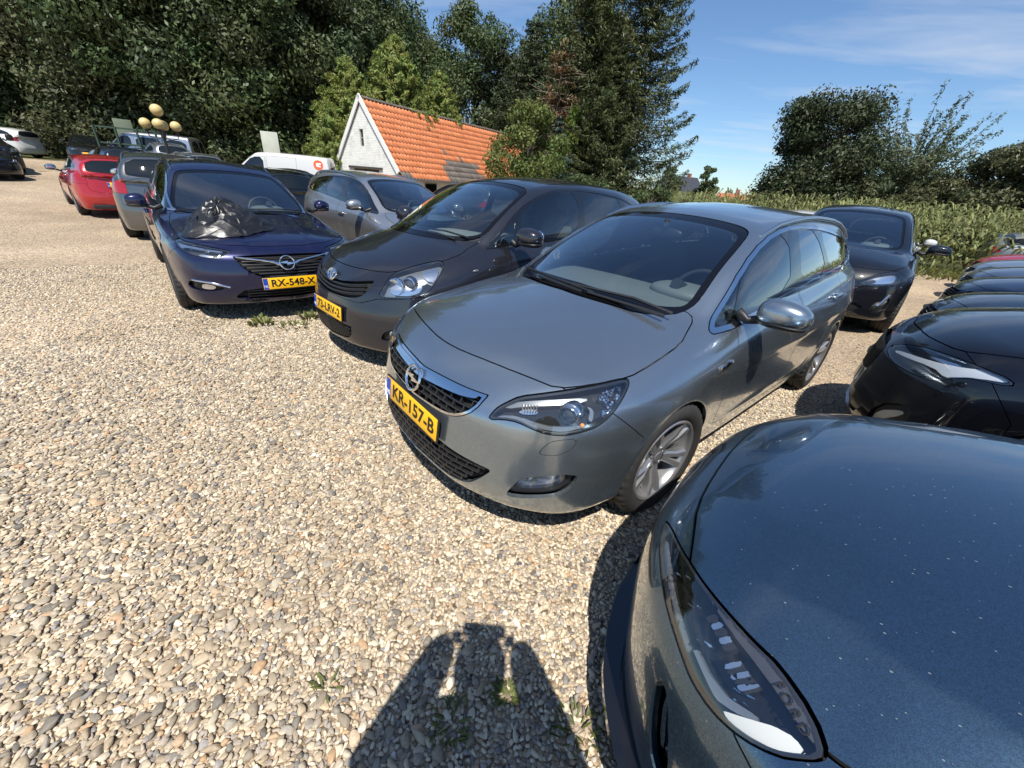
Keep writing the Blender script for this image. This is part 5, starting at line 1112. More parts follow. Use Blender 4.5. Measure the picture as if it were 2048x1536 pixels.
def gen_front_suv(name,label,P,mp,spec,loc,yaw,h,lamp3,pieces,lampproj='front',glassm=G_WS,extra=None,txt=None):
    sh=Shape(**spec); c=CarB(name,sh,h,P,loc,yaw,label); root=c.root; dx=0
    X,Y,Z=mp.x,mp.y,mp.z; S=lambda L:[(X(q[0])-(dx if q[0]>-1.5 else 0),Z(q[1]))+tuple(q[2:]) for q in L]; F=lambda L:[(Y(q[0]),Z(q[1]))+tuple(q[2:]) for q in L]
    cut_arches(c)
    cut_windscreen(c,F([(0,.975),(.30,.965),(.52,.965),(.645,1.0),(.60,1.15),(.545,1.335),(.49,1.392),(.25,1.42),(0,1.428),(-.3,1.42),(-.3,.975)]),(X(-1.45)-dx,X(.1)-dx),glassm,.03)
    cut_sideglass(c,S([(-.36,.94,1),(-.50,1.02),(-.79,1.205),(-1.10,1.335),(-1.45,1.400),(-1.75,1.413),(-2.2,1.40),(-2.7,1.345),(-3.05,1.255),(-3.2,1.165),(-3.1,1.125),(-2.6,1.112),(-1.6,1.045),(-.56,.945)]),[('front_side_window',S([(-.56,.965),(-.70,1.11),(-.80,1.185),(-1.10,1.31),(-1.43,1.378),(-1.385,1.04)]),G_SIDE),('rear_side_window',S([(-1.60,1.385),(-1.75,1.39),(-2.12,1.38),(-2.25,1.11),(-1.60,1.06)]),G_PRIV),('rear_quarter_window',S([(-2.22,1.37),(-2.3,1.365),(-2.7,1.32),(-3.02,1.24),(-3.16,1.165),(-3.09,1.14),(-2.36,1.12)]),G_PRIV)],GBLK,GBLK)
    rg=c.cut(c.S('front',F([(0,1.06),(.5,1.08),(.56,1.12),(.50,1.36),(0,1.40),(-.3,1.4),(-.3,1.06)]),1,lambda V,N:V[:,0]-X(-3.0)),.002); c.add('rear_window',rg,G_PRIV,off=-.003,skirt=.01)
    pro=(lambda L:[(q[1],q[2]) for q in L]) if lampproj=='front' else obl; kind='front' if lampproj=='front' else 45
    lm=c.cut(c.S(kind,pro(lamp3),1,front_only),.002); hs=c.add('headlight',lm,LAMPBLK,off=-.05,skirt=0,join=False)
    _,rim=c.sub(lm.copy(),c.S(kind,pro(lamp3),1,None,-.007)); c.add('lens',lm,G_LAMP,skirt=0,join=False,parent=hs); c.add('lamp_seal',rim,GBLK,off=-.003,skirt=.05,join=False,parent=hs)
    for nm,L,mt,off in pieces:
        a,_=c.sub(lm.copy(),c.S(kind,L if lampproj=='front' else obl(L),1),2); c.add(nm,a,mt,off=off,skirt=.012,join=False,parent=hs)
    gp=F([(-.3,.70),(.15,.70),(.30,.66),(.34,.58),(.28,.50),(-.3,.49)]); gg=c.cut(c.S('front',gp,1,front_only),.002); g0=c.add('grille',gg,SHELL,off=-.03,skirt=0)[0]; c.cells('grille_mesh',g0,gp,.2,.035,GRILLE,brick=False,hbar=0)
    lg=F([(-.3,.40),(.40,.40),(.52,.36,1),(.44,.28),(-.3,.26)]); l=c.cut(c.S('front',lg,1,front_only),.002); c.add('lower_grille',l,GRILLE,off=-.02,skirt=.02)
    vt=c.cut(c.S('front',F([(.60,.30),(.60,.42),(.72,.50),(.76,.46),(.72,.32)]),1,front_only),.002); vo=c.add('bumper_vent',vt,BLK,off=-.02,skirt=.02,join=False)
    a,_=c.sub(vt.copy(),c.S('front',F([(.625,.33),(.63,.40),(.72,.465),(.735,.445),(.66,.36)]),1)); c.add('vent_trim',a,SATIN,off=-.004,skirt=.02,join=False,parent=vo)
    bon=c.cut(c.S('top',[(X(a)-(dx if a<.2 else 0),Y(b)) for a,b in [(.79,0),(.775,.14),(.745,.36),(.68,.52),(.61,.635),(.50,.70),(.33,.757),(.14,.762),(-.10,.752),(-.21,.715),(-.29,.665),(-.20,.60),(-.10,.48),(0,.30),(.0,0),(.0,-.2),(.79,-.2)]],1,lambda V,N:Z(.68)-V[:,2]),.003); c.add('bonnet',bon,P)
    bp=c.cut(lambda m: np.maximum(np.maximum(X(.10)-m.V[:,0],m.V[:,2]-Z(.93)),polysd(pr(m,'side'),S([(1.2,.93),(.61,.93),(.60,.80),(.46,.72),(.32,.585),(.32,.1),(1.2,.1)]))),.0018); c.add('front_bumper',bp,P)
    add_doors(c,[S([(-.565,.945,1),(-.50,.86),(-.465,.70),(-.47,.50),(-.53,.36,1),(-1.50,.30,1),(-1.565,.60),(-1.565,1.0),(-1.53,1.06,1)]),S([(-1.575,1.06,1),(-1.585,.90),(-1.585,.6),(-1.52,.30,1),(-2.20,.32,1),(-2.27,.48),(-2.42,.68),(-2.55,.85),(-2.60,1.0),(-2.55,1.12,1)])],[(X(-1.37),Z(.865)),(X(-2.40),Z(.925))],False)
    for sg in (1,-1): mirror(root,(X(-.62)-dx,sg*(mp.W+.13),Z(1.02)),(.10,.13,.075),sg,P,arm=(.02,-.10,-.05),tilt=.12)
    cl=c.cut(lambda m: np.maximum(m.V[:,2]-Z(.30),np.maximum(m.V[:,0]-X(.40),X(-2.95)-m.V[:,0])),.001); c.add('sill_cladding',cl,BLK,off=.004,skirt=.02)
    c.liner(Z(.98),-.1); c.body(); c.tub(); cabin(c,X(-.25)-dx,Z(.97),X(-1.0)-dx,Z(.93),X(-1.42)-dx,X(-2.33),.70,Z(.45))
    add_wheels(root,(0,-mp.wb),mp.W-.125,mp.rw,.235,mp.rw-.115,5,True)
    if extra: extra(c)
    return c
def build_xc(loc,yaw,z=0):
    P=paint('ink_black_paint',(.005,.006,.009),0,.35,.2,.005,spec=.12)
    L=[(.84,.37,.70),(.79,.42,.775),(.72,.51,.83),(.66,.58,.865),(.53,.71,.90),(.505,.775,.87),(.57,.79,.76),(.66,.71,.72),(.80,.49,.69)]
    def ex(c):
        for sg in (1,-1):
            pts=[(.735,sg*.685,.44),(.68,sg*.725,.53),(.655,sg*.75,.60)]
            P_,N_=c.surfs('front',[(abs(p[1]),p[2]) for p in pts],.2)
            part('daylight_lamp',c.root,WHITE_L,lambda bm: tube(bm,[(p[0]+.004,sg*p[1],p[2]) for p in P_],.018,8))
        p,n=c.surf('front',0,.70,.3); ring_emblem(c.root,'maker_emblem',p+Vector((.01,0,0)),Vector((1,0,.2)).normalized(),'oval',.06)
    return gen_front_suv('black_suv',"black SUV facing the camera behind the silver-grey estate, driver's wheel visible through the glass",P,XC6_MAP,XC6_MAP.spec(),loc,yaw,.036,L,[('reflector',[(.80,.45,.715),(.75,.49,.78),(.66,.60,.84),(.57,.70,.865),(.55,.755,.84),(.60,.75,.76),(.68,.67,.74)],WHITE_L,-.04),('lamp_bezel',[(.80,.45,.73),(.74,.52,.79),(.72,.56,.75),(.78,.49,.71)],LAMPBLK,-.03)],'obl',extra=lambda c:(ex(c),None))

def gen_van(name,label,P,loc,yaw,z,h=.05,logo=None,group='cars parked on the gravel',windows=False):
    sh=Shape(**VAN); c=CarB(name,sh,h,P,loc,yaw,label,'van',group,z); root=c.root
    cut_arches(c); cut_windscreen(c,[(0,1.22),(.5,1.20),(.75,1.22),(.70,1.5),(.62,1.80),(.3,1.86),(0,1.87),(-.3,1.86),(-.3,1.22)],(-1.3,.1),G_DARK,.03)
    wins=[('front_side_window',[(-.42,1.20),(-.62,1.42),(-.95,1.72),(-1.35,1.74),(-1.35,1.20)],G_DARK)]
    if windows: wins+= [('rear_side_window',[(-1.55,1.72),(-2.6,1.72),(-2.6,1.22),(-1.55,1.22)],G_DARK),('rear_quarter_window',[(-2.75,1.72),(-3.7,1.70),(-3.7,1.24),(-2.75,1.22)],G_DARK)]
    for nm,pl,mt in wins:
        a=c.cut(c.S('side',pl,1,side_only),.002); c.add(nm,a,mt,off=-.003,skirt=.01,join=False)
    rw=c.cut(c.S('front',[(.06,1.2),(.66,1.2),(.62,1.75),(.06,1.78)],1,lambda V,N:V[:,0]+3.5),.002); c.add('rear_window',rw,G_DARK,skirt=.01,join=False)
    lm,hs=cut_lamp(c,'headlight',[(.78,.52,.78),(.72,.58,.90),(.55,.74,.98),(.45,.82,.96),(.55,.82,.82),(.68,.70,.76)],45,WHITE_L,.03)
    g=c.cut(c.S('front',[(-.3,.82),(.42,.82),(.46,.74),(.36,.62),(-.3,.60)],1,front_only),.002); c.add('grille',g,GRILLE,off=-.02)
    bp=c.cut(lambda m: np.maximum(.36-m.V[:,0],m.V[:,2]-.55),.002); c.add('front_bumper',bp,BLK)
    for pl in ([(-.45,1.19),(-.40,.5),(-.42,.36),(-1.40,.32),(-1.42,1.76),(-.98,1.78)],[(-1.48,1.80),(-1.46,.32),(-2.55,.32),(-2.60,1.80)]):
        d=c.cut(c.S('side',pl,0,side_only),.004); c.add('door',d,P,join=False)
    tl=c.cut(c.S('side',[(-3.80,.85),(-3.80,1.25),(-4.2,1.25),(-4.2,.85)],0,lambda V,N:np.maximum(.78-V[:,1],V[:,0]+3.7)),.002); c.add('tail_lamp',tl,RED,join=False)
    for sg in (1,-1): mirror(root,(-.50,sg*1.09,1.28),(.09,.11,.14),sg,BLK,tilt=.1)
    c.body(); add_wheels(root,(0,-3.0),.82,.33,.215,.215,5,False)
    for ax,az,r,_ in sh.arch:
        for sg in (1,-1): part('wheel_arch_liner',root,SHELL,lambda bm: lathe_arch(bm,ax,az,r,sg,sh.W))
    if logo:
        p,n=c.surf('side',-3.45,1.62,.4)
        for sg in (1,-1):
            o=part('round_logo',root,plain('logo_orange',(.72,.10,.03),.4),lambda bm: lathe(bm,[(.001,.004),(.19,.004),(.19,0)],40,'z')); n2=Vector((n.x,sg*n.y,n.z)); o.matrix_local=Matrix.Translation(Vector((p.x,sg*p.y,p.z))+n2*.003)@frame_from(n2)
            part('logo_mark',o,WHITE,lambda bm:(superell(bm,(-.03,.0,.006),(.055,.075,.003),2.2),superell(bm,(.06,.04,.006),(.04,.04,.003),2.2),superell(bm,(.05,-.06,.006),(.05,.022,.003),2.2)))
    return c

def bmw_rear(c,X,Y,Z):
    p=Vector((c.sh.xr-.012,0,Z(.80))); plate(c.root,'7',p,Vector((-1,0,.15)))
    for sg in (1,-1):
        o=part('exhaust_pipe',c.root,CHROME,lambda bm: lathe(bm,[(.030,-.10),(.038,.0),(.034,0),(.028,-.08)],20,'x')); o.location=(c.sh.xr+.05,sg*.42,.31); o.rotation_euler=(0,0,math.pi)
        q,n=c.surfs('rear',[(.62,Z(.86)),(.72,Z(.86))],-2.2); 
    part('bumper_crease',c.root,BLK,lambda bm: box(bm,(c.sh.xr+.10,0,.27),(.16,1.3,.10),bev=.02))
# ---------------------------------------------------------------- ground
def sstep(a,b,x): t=np.clip((np.asarray(x,float)-a)/(b-a),0,1); return t*t*(3-2*t)
def GZ(x,y):
    """the yard is level near the cars and climbs gently towards the wood on the left"""
    s=-.72*np.asarray(x,float)+.69*np.asarray(y,float)
    return -.10*sstep(7,13,s)+.78*sstep(17,36,s)
def gz(x,y): return float(GZ(x,y))
def ground_mat():
    m,nt,nd,L,b=node_mat('gravel_ground'); b.inputs['Roughness'].default_value=.85; b.inputs['Specular IOR Level'].default_value=.25
    tc=nd.new('ShaderNodeTexCoord'); P=tc.outputs['Object']
    def vor(sc,feat='F1'):
        v=nd.new('ShaderNodeTexVoronoi'); v.feature=feat; v.inputs['Scale'].default_value=sc; L(P,v.inputs['Vector']); return v
    v1=vor(52); v2=vor(100)
    ramp=nd.new('ShaderNodeValToRGB'); cr=ramp.color_ramp; cr.interpolation='LINEAR'
    cols=[(0,(0.146,0.115,0.085)),(.10,(0.280,0.212,0.145)),(.3,(0.437,0.338,0.227)),(.5,(0.538,0.420,0.286)),(.72,(0.606,0.488,0.346)),(.86,(0.504,0.354,0.210)),(.93,(0.346,0.296,0.255)),(1,(0.638,0.541,0.411))]
    cr.elements[0].position=0; cr.elements[0].color=(*cols[0][1],1); cr.elements[1].position=1; cr.elements[1].color=(*cols[-1][1],1)
    for p,c in cols[1:-1]: e=cr.elements.new(p); e.color=(*c,1)
    sx=nd.new('ShaderNodeSeparateXYZ'); L(v1.outputs['Color'],sx.inputs[0]); L(sx.outputs['X'],ramp.inputs[0])
    edge=vor(52,'DISTANCE_TO_EDGE'); er=nd.new('ShaderNodeMapRange'); er.inputs['From Max'].default_value=.10; er.inputs['To Min'].default_value=.42; er.inputs['To Max'].default_value=1; L(edge.outputs['Distance'],er.inputs['Value'])
    mu=nd.new('ShaderNodeMixRGB'); mu.blend_type='MULTIPLY'; mu.inputs['Fac'].default_value=1; L(ramp.outputs[0],mu.inputs['Color1']); L(er.outputs[0],mu.inputs['Color2'])
    n=nd.new('ShaderNodeTexNoise'); n.inputs['Scale'].default_value=.55; n.inputs['Detail'].default_value=6; L(P,n.inputs['Vector'])
    nr=nd.new('ShaderNodeMapRange'); nr.inputs['From Min'].default_value=.3; nr.inputs['From Max'].default_value=.7; nr.inputs['To Min'].default_value=.74; nr.inputs['To Max'].default_value=1.20; L(n.outputs['Fac'],nr.inputs['Value'])
    mu2=nd.new('ShaderNodeMixRGB'); mu2.blend_type='MULTIPLY'; mu2.inputs['Fac'].default_value=1; L(mu.outputs[0],mu2.inputs['Color1']); L(nr.outputs[0],mu2.inputs['Color2'])
    # soil and rough grass beyond the gravel (under the wood, along the field)
    at=nd.new('ShaderNodeAttribute'); at.attribute_name='rough'
    n3=nd.new('ShaderNodeTexNoise'); n3.inputs['Scale'].default_value=2.2; n3.inputs['Detail'].default_value=8; L(P,n3.inputs['Vector'])
    ad=nd.new('ShaderNodeMath'); ad.operation='ADD'; L(at.outputs['Fac'],ad.inputs[0]); L(n3.outputs['Fac'],ad.inputs[1])
    mr=nd.new('ShaderNodeMapRange'); mr.inputs['From Min'].default_value=.85; mr.inputs['From Max'].default_value=1.1; L(ad.outputs[0],mr.inputs['Value'])
    gr=nd.new('ShaderNodeValToRGB'); gr.color_ramp.elements[0].color=(.05,.038,.022,1); gr.color_ramp.elements[1].color=(.10,.12,.035,1); L(n3.outputs['Fac'],gr.inputs[0])
    mx=nd.new('ShaderNodeMixRGB'); L(mr.outputs[0],mx.inputs['Fac']); L(mu2.outputs[0],mx.inputs['Color1']); L(gr.outputs[0],mx.inputs['Color2']); L(mx.outputs[0],b.inputs['Base Color'])
    h=nd.new('ShaderNodeMath'); h.operation='MULTIPLY_ADD'; h.inputs[1].default_value=-.4; L(v2.outputs['Distance'],h.inputs[0])
    hn=nd.new('ShaderNodeMath'); hn.operation='MULTIPLY'; hn.inputs[1].default_value=-1; L(v1.outputs['Distance'],hn.inputs[0]); L(hn.outputs[0],h.inputs[2])
    bp=nd.new('ShaderNodeBump'); bp.inputs['Strength'].default_value=.7; bp.inputs['Distance'].default_value=.02; L(h.outputs[0],bp.inputs['Height']); L(bp.outputs[0],b.inputs['Normal'])
    return m
def build_ground():
    def axis(n): 
        t=np.linspace(-1,1,n); return np.sign(t)*(np.abs(t)**2.4)*900
    xs=axis(161); ys=axis(161); X,Y=np.meshgrid(xs,ys,indexing='ij'); Z=GZ(X,Y)
    V=np.stack([X.ravel(),Y.ravel(),Z.ravel()],1); i=np.arange(161*161).reshape(161,161)
    F=np.stack([i[:-1,:-1].ravel(),i[1:,:-1].ravel(),i[1:,1:].ravel(),i[:-1,1:].ravel()],1)
    me=mesh_np('ground',V,F,mats=[ground_mat()])
    s=-.72*V[:,0]+.69*V[:,1]
    r=np.maximum(sstep(33,38,s),sstep(-1,2,FIELD(V[:,0],V[:,1])))
    a=me.attributes.new('rough','FLOAT','POINT'); a.data.foreach_set('value',r.astype(np.float32))
    tag(link('ground',me),kind='structure')
# edge of the maize field: positive inside
FN=np.array([.35,.937]); FP=np.array([13.7,13.5]); FN2=np.array([.951,.309]); FP2=np.array([8.8,25.])
def FIELD(x,y):
    x=np.asarray(x,float); y=np.asarray(y,float); return np.minimum((x-FP[0])*FN[0]+(y-FP[1])*FN[1],(x-FP2[0])*FN2[0]+(y-FP2[1])*FN2[1])
def pebble_mat(name='pebble_stone',cols=None):
    m,nt,nd,L,b=node_mat(name); b.inputs['Roughness'].default_value=.62; b.inputs['Specular IOR Level'].default_value=.35
    oi=nd.new('ShaderNodeObjectInfo'); ramp=nd.new('ShaderNodeValToRGB'); cr=ramp.color_ramp; cr.interpolation='LINEAR'
    cols=cols or [(0,(0.119,0.112,0.108)),(.06,(0.237,0.217,0.197)),(.15,(0.356,0.299,0.227)),(.28,(0.474,0.393,0.273)),(.46,(0.569,0.481,0.340)),(.66,(0.640,0.558,0.424)),(.79,(0.426,0.340,0.244)),(.87,(0.308,0.281,0.257)),(.94,(0.498,0.387,0.250)),(.972,(0.451,0.270,0.149)),(.984,(0.426,0.376,0.311)),(1,(0.686,0.630,0.560))]
    cr.elements[0].position=0; cr.elements[0].color=(*cols[0][1],1); cr.elements[1].position=1; cr.elements[1].color=(*cols[-1][1],1)
    for p,c in cols[1:-1]: e=cr.elements.new(p); e.color=(*c,1)
    L(oi.outputs['Random'],ramp.inputs[0])
    tc=nd.new('ShaderNodeTexCoord'); n=nd.new('ShaderNodeTexNoise'); n.inputs['Scale'].default_value=2.5; n.inputs['Detail'].default_value=6; n.noise_dimensions='4D'; L(tc.outputs['Object'],n.inputs['Vector'])
    w=nd.new('ShaderNodeMath'); w.operation='MULTIPLY'; w.inputs[1].default_value=40; L(oi.outputs['Random'],w.inputs[0]); L(w.outputs[0],n.inputs['W'])
    mr=nd.new('ShaderNodeMapRange'); mr.inputs['From Min'].default_value=.3; mr.inputs['From Max'].default_value=.7; mr.inputs['To Min'].default_value=.78; mr.inputs['To Max'].default_value=1.18; L(n.outputs['Fac'],mr.inputs['Value'])
    mu=nd.new('ShaderNodeMixRGB'); mu.blend_type='MULTIPLY'; mu.inputs['Fac'].default_value=1; L(ramp.outputs[0],mu.inputs['Color1']); L(mr.outputs[0],mu.inputs['Color2']); L(mu.outputs[0],b.inputs['Base Color'])
    return m
def build_pebbles():
    pm=pebble_mat(); pl=pebble_mat('large_pebble_stone',[(0,(0.134,0.121,0.102)),(.10,(0.217,0.188,0.147)),(.25,(0.299,0.241,0.168)),(.42,(0.372,0.293,0.197)),(.58,(0.321,0.251,0.173)),(.70,(0.433,0.352,0.235)),(.80,(0.269,0.241,0.203)),(.88,(0.474,0.404,0.295)),(.95,(0.414,0.260,0.143)),(1,(0.537,0.462,0.345))])
    def layer(name,region,dist,dens,smin,smax,seed,zoff,label,pm=pm):
        xs=region[0]; ys=region[1]; nx=int((xs[1]-xs[0])/.5); ny=int((ys[1]-ys[0])/.5)
        X,Y=np.meshgrid(np.linspace(*xs,nx+1),np.linspace(*ys,ny+1),indexing='ij'); V=np.stack([X.ravel(),Y.ravel(),GZ(X,Y).ravel()+zoff],1); i=np.arange((nx+1)*(ny+1)).reshape(nx+1,ny+1)
        F=np.stack([i[:-1,:-1].ravel(),i[1:,:-1].ravel(),i[1:,1:].ravel(),i[:-1,1:].ravel()],1)
        C=V[F].mean(1); keep=region[2](C); F=F[keep]
        me=mesh_np(name,V,F,mats=[pm]); o=link(name,me); tag(o,label,'gravel',kind='stuff')
        ng=bpy.data.node_groups.new(name,'GeometryNodeTree'); ng.interface.new_socket('Geometry',in_out='INPUT',socket_type='NodeSocketGeometry'); ng.interface.new_socket('Geometry',in_out='OUTPUT',socket_type='NodeSocketGeometry')
        nd=ng.nodes; L=ng.links.new; gi=nd.new('NodeGroupInput'); go=nd.new('NodeGroupOutput')
        dp=nd.new('GeometryNodeDistributePointsOnFaces'); dp.distribute_method='POISSON'; dp.inputs['Distance Min'].default_value=dist; dp.inputs['Density Max'].default_value=dens; dp.inputs['Seed'].default_value=seed; L(gi.outputs[0],dp.inputs['Mesh'])
        ic=nd.new('GeometryNodeMeshIcoSphere'); ic.inputs['Radius'].default_value=1; ic.inputs['Subdivisions'].default_value=3
        sp=nd.new('GeometryNodeSetPosition'); nz=nd.new('ShaderNodeTexNoise'); nz.inputs['Scale'].default_value=.75; nz.inputs['Detail'].default_value=1.5
        sub=nd.new('ShaderNodeVectorMath'); sub.operation='SUBTRACT'; sub.inputs[1].default_value=(.5,.5,.5); L(nz.outputs['Color'],sub.inputs[0])
        scv=nd.new('ShaderNodeVectorMath'); scv.operation='SCALE'; scv.inputs['Scale'].default_value=.95; L(sub.outputs[0],scv.inputs[0]); L(ic.outputs[0],sp.inputs['Geometry']); L(scv.outputs[0],sp.inputs['Offset'])
        ss=nd.new('GeometryNodeSetShadeSmooth'); L(sp.outputs[0],ss.inputs['Geometry'])
        sm=nd.new('GeometryNodeSetMaterial'); sm.inputs['Material'].default_value=pm; L(ss.outputs[0],sm.inputs['Geometry'])
        iop=nd.new('GeometryNodeInstanceOnPoints'); L(dp.outputs['Points'],iop.inputs['Points']); L(sm.outputs[0],iop.inputs['Instance'])
        rv=nd.new('FunctionNodeRandomValue'); rv.data_type='FLOAT_VECTOR'; rv.inputs['Min'].default_value=(-.35,-.35,0); rv.inputs['Max'].default_value=(.35,.35,6.28); rv.inputs['Seed'].default_value=seed+1; L(rv.outputs[0],iop.inputs['Rotation'])
        rs=nd.new('FunctionNodeRandomValue'); rs.data_type='FLOAT_VECTOR'; rs.inputs['Min'].default_value=(smin,smin*.70,smin*.45); rs.inputs['Max'].default_value=(smax*1.12,smax*.74,smax*.55); rs.inputs['Seed'].default_value=seed+2; L(rs.outputs[0],iop.inputs['Scale'])
        L(iop.outputs[0],go.inputs[0]); md=o.modifiers.new('scatter','NODES'); md.node_group=ng
    def fr(C): # inside the photographer's view of open ground, by distance
        return lambda q: q
    def near(r0,r1): return lambda C:(np.hypot(C[:,0],C[:,1])<r1)&(np.hypot(C[:,0],C[:,1])>=r0)&(C[:,1]>-.6)&(C[:,0]<.55*C[:,1]+2.4)
    layer('gravel_small',((-6,4.5),(-.5,7),near(0,4.9)),.0118,8200,.0058,.0108,3,.003,'small pale rounded gravel covering the yard in the foreground')
    layer('gravel_farther',((-9,4.5),(-.5,9),lambda C:(np.hypot(C[:,0],C[:,1])<8.4)&(np.hypot(C[:,0],C[:,1])>=4.6)&(C[:,1]>1)&(C[:,0]<.25*C[:,1])),.020,1500,.0075,.0135,51,.003,'pale gravel a few steps away, up to the parked cars')
    layer('gravel_medium',((-6,3.5),(-.5,6),near(0,4.4)),.028,300,.010,.018,11,.006,'medium grey and beige pebbles lying among the small gravel')
    layer('gravel_left',((-6,.6),(-.5,5),lambda C:(np.hypot(C[:,0],C[:,1])<5)&(C[:,1]>-.5)&(C[:,0]<-.15-.30*(C[:,1]-.6))),.020,1000,.0085,.016,31,.006,'brownish medium pebbles thickly covering the left foreground',pl)
    layer('gravel_large',((-5.5,1.0),(-.5,4),lambda C:(np.hypot(C[:,0],C[:,1])<4.2)&(C[:,1]>-.5)&(C[:,0]<.1-.45*(C[:,1]-.4))&(C[:,1]<3.2)),.038,300,.0125,.025,23,.008,'large flat river pebbles in the left foreground of the yard',pl)
def plant_tuft(name,label,x,y,n,rad,hgt,seed,col,cat='weed',group=None,w=.012,flat=.5):
    rg=np.random.default_rng(seed); V=[];F=[]
    for k in range(n):
        a=rg.uniform(0,2*math.pi); r=rad*math.sqrt(rg.uniform(0,1))*.6; px,py=r*math.cos(a),r*math.sin(a); a2=a+rg.normal()*.6; l=hgt*rg.uniform(.5,1.15); ww=w*rg.uniform(.7,1.4)
        out=flat*l; dx,dy=math.cos(a2),math.sin(a2); sx,sy=-dy*ww,dx*ww; b=len(V)
        for t,wd in ((0,.4),(.35,1),(.7,.9),(1,.08)):
            zz=l*(t-.45*flat*t*t*1.6); V+= [(px+dx*out*t+sx*wd,py+dy*out*t+sy*wd,max(.004,zz)),(px+dx*out*t-sx*wd,py+dy*out*t-sy*wd,max(.004,zz))]
        for i in range(3): F.append((b+2*i,b+2*i+1,b+2*i+3,b+2*i+2))
    me=mesh_np(name,np.array(V),np.array(F),mats=[leaf_mat(name+'_leaf',col,.25)])
    o=link(name,me); o.location=(x,y,gz(x,y)+.006); tag(o,label,cat,group); return o
def leaf_mat(name,col,trans=.3,rough=.48,var=.5):
    if name in MATS: return MATS[name]
    m,nt,nd,L,b=node_mat(name); out=nd['Material Output']
    at=nd.new('ShaderNodeAttribute'); at.attribute_name='tint'
    ge=nd.new('ShaderNodeNewGeometry'); mr=nd.new('ShaderNodeMapRange'); mr.inputs['To Min'].default_value=1-var; mr.inputs['To Max'].default_value=1+var; L(ge.outputs['Random Per Island'],mr.inputs['Value'])
    hs=nd.new('ShaderNodeHueSaturation'); hs.inputs['Color'].default_value=(*col,1); L(mr.outputs[0],hs.inputs['Value'])
    hm=nd.new('ShaderNodeMapRange'); hm.inputs['To Min'].default_value=.47; hm.inputs['To Max'].default_value=.53; L(at.outputs['Fac'],hm.inputs['Value']); L(hm.outputs[0],hs.inputs['Hue'])
    b.inputs['Roughness'].default_value=rough; b.inputs['Specular IOR Level'].default_value=.28; L(hs.outputs[0],b.inputs['Base Color'])
    tr=nd.new('ShaderNodeBsdfTranslucent'); L(hs.outputs[0],tr.inputs['Color']); mx=nd.new('ShaderNodeMixShader'); mx.inputs[0].default_value=trans; L(b.outputs[0],mx.inputs[1]); L(tr.outputs[0],mx.inputs[2]); L(mx.outputs[0],out.inputs[0])
    return m
# ---------------------------------------------------------------- brick shed with tiled roof
def brick_mat():
    m,nt,nd,L,b=node_mat('white_brick'); b.inputs['Roughness'].default_value=.8
    tc=nd.new('ShaderNodeTexCoord'); sv=nd.new('ShaderNodeSeparateXYZ'); L(tc.outputs['Object'],sv.inputs[0]); sm_=nd.new('ShaderNodeMath'); L(sv.outputs['X'],sm_.inputs[0]); L(sv.outputs['Y'],sm_.inputs[1]); mp=nd.new('ShaderNodeCombineXYZ'); L(sm_.outputs[0],mp.inputs[0]); L(sv.outputs['Z'],mp.inputs[1])
    br=nd.new('ShaderNodeTexBrick'); br.inputs['Scale'].default_value=1; br.inputs['Brick Width'].default_value=.22; br.inputs['Row Height'].default_value=.072; br.inputs['Mortar Size'].default_value=.008; br.inputs['Color1'].default_value=(.80,.795,.75,1); br.inputs['Color2'].default_value=(.70,.695,.65,1); br.inputs['Mortar'].default_value=(.58,.575,.53,1); L(mp.outputs[0],br.inputs['Vector'])
    n=nd.new('ShaderNodeTexNoise'); n.inputs['Scale'].default_value=1.6; n.inputs['Detail'].default_value=9; n.inputs['Roughness'].default_value=.68; L(tc.outputs['Object'],n.inputs['Vector'])
    mr=nd.new('ShaderNodeMapRange'); mr.inputs['From Min'].default_value=.5; mr.inputs['From Max'].default_value=.85; mr.inputs['To Max'].default_value=.8; L(n.outputs['Fac'],mr.inputs['Value'])
    mx=nd.new('ShaderNodeMixRGB'); mx.inputs['Color2'].default_value=(.30,.29,.26,1); L(mr.outputs[0],mx.inputs['Fac']); L(br.outputs[0],mx.inputs['Color1']); L(mx.outputs[0],b.inputs['Base Color'])
    bp=nd.new('ShaderNodeBump'); bp.inputs['Strength'].default_value=.35; bp.inputs['Distance'].default_value=.01; bp.invert=True; L(br.outputs['Fac'],bp.inputs['Height']); L(bp.outputs[0],b.inputs['Normal'])
    return m
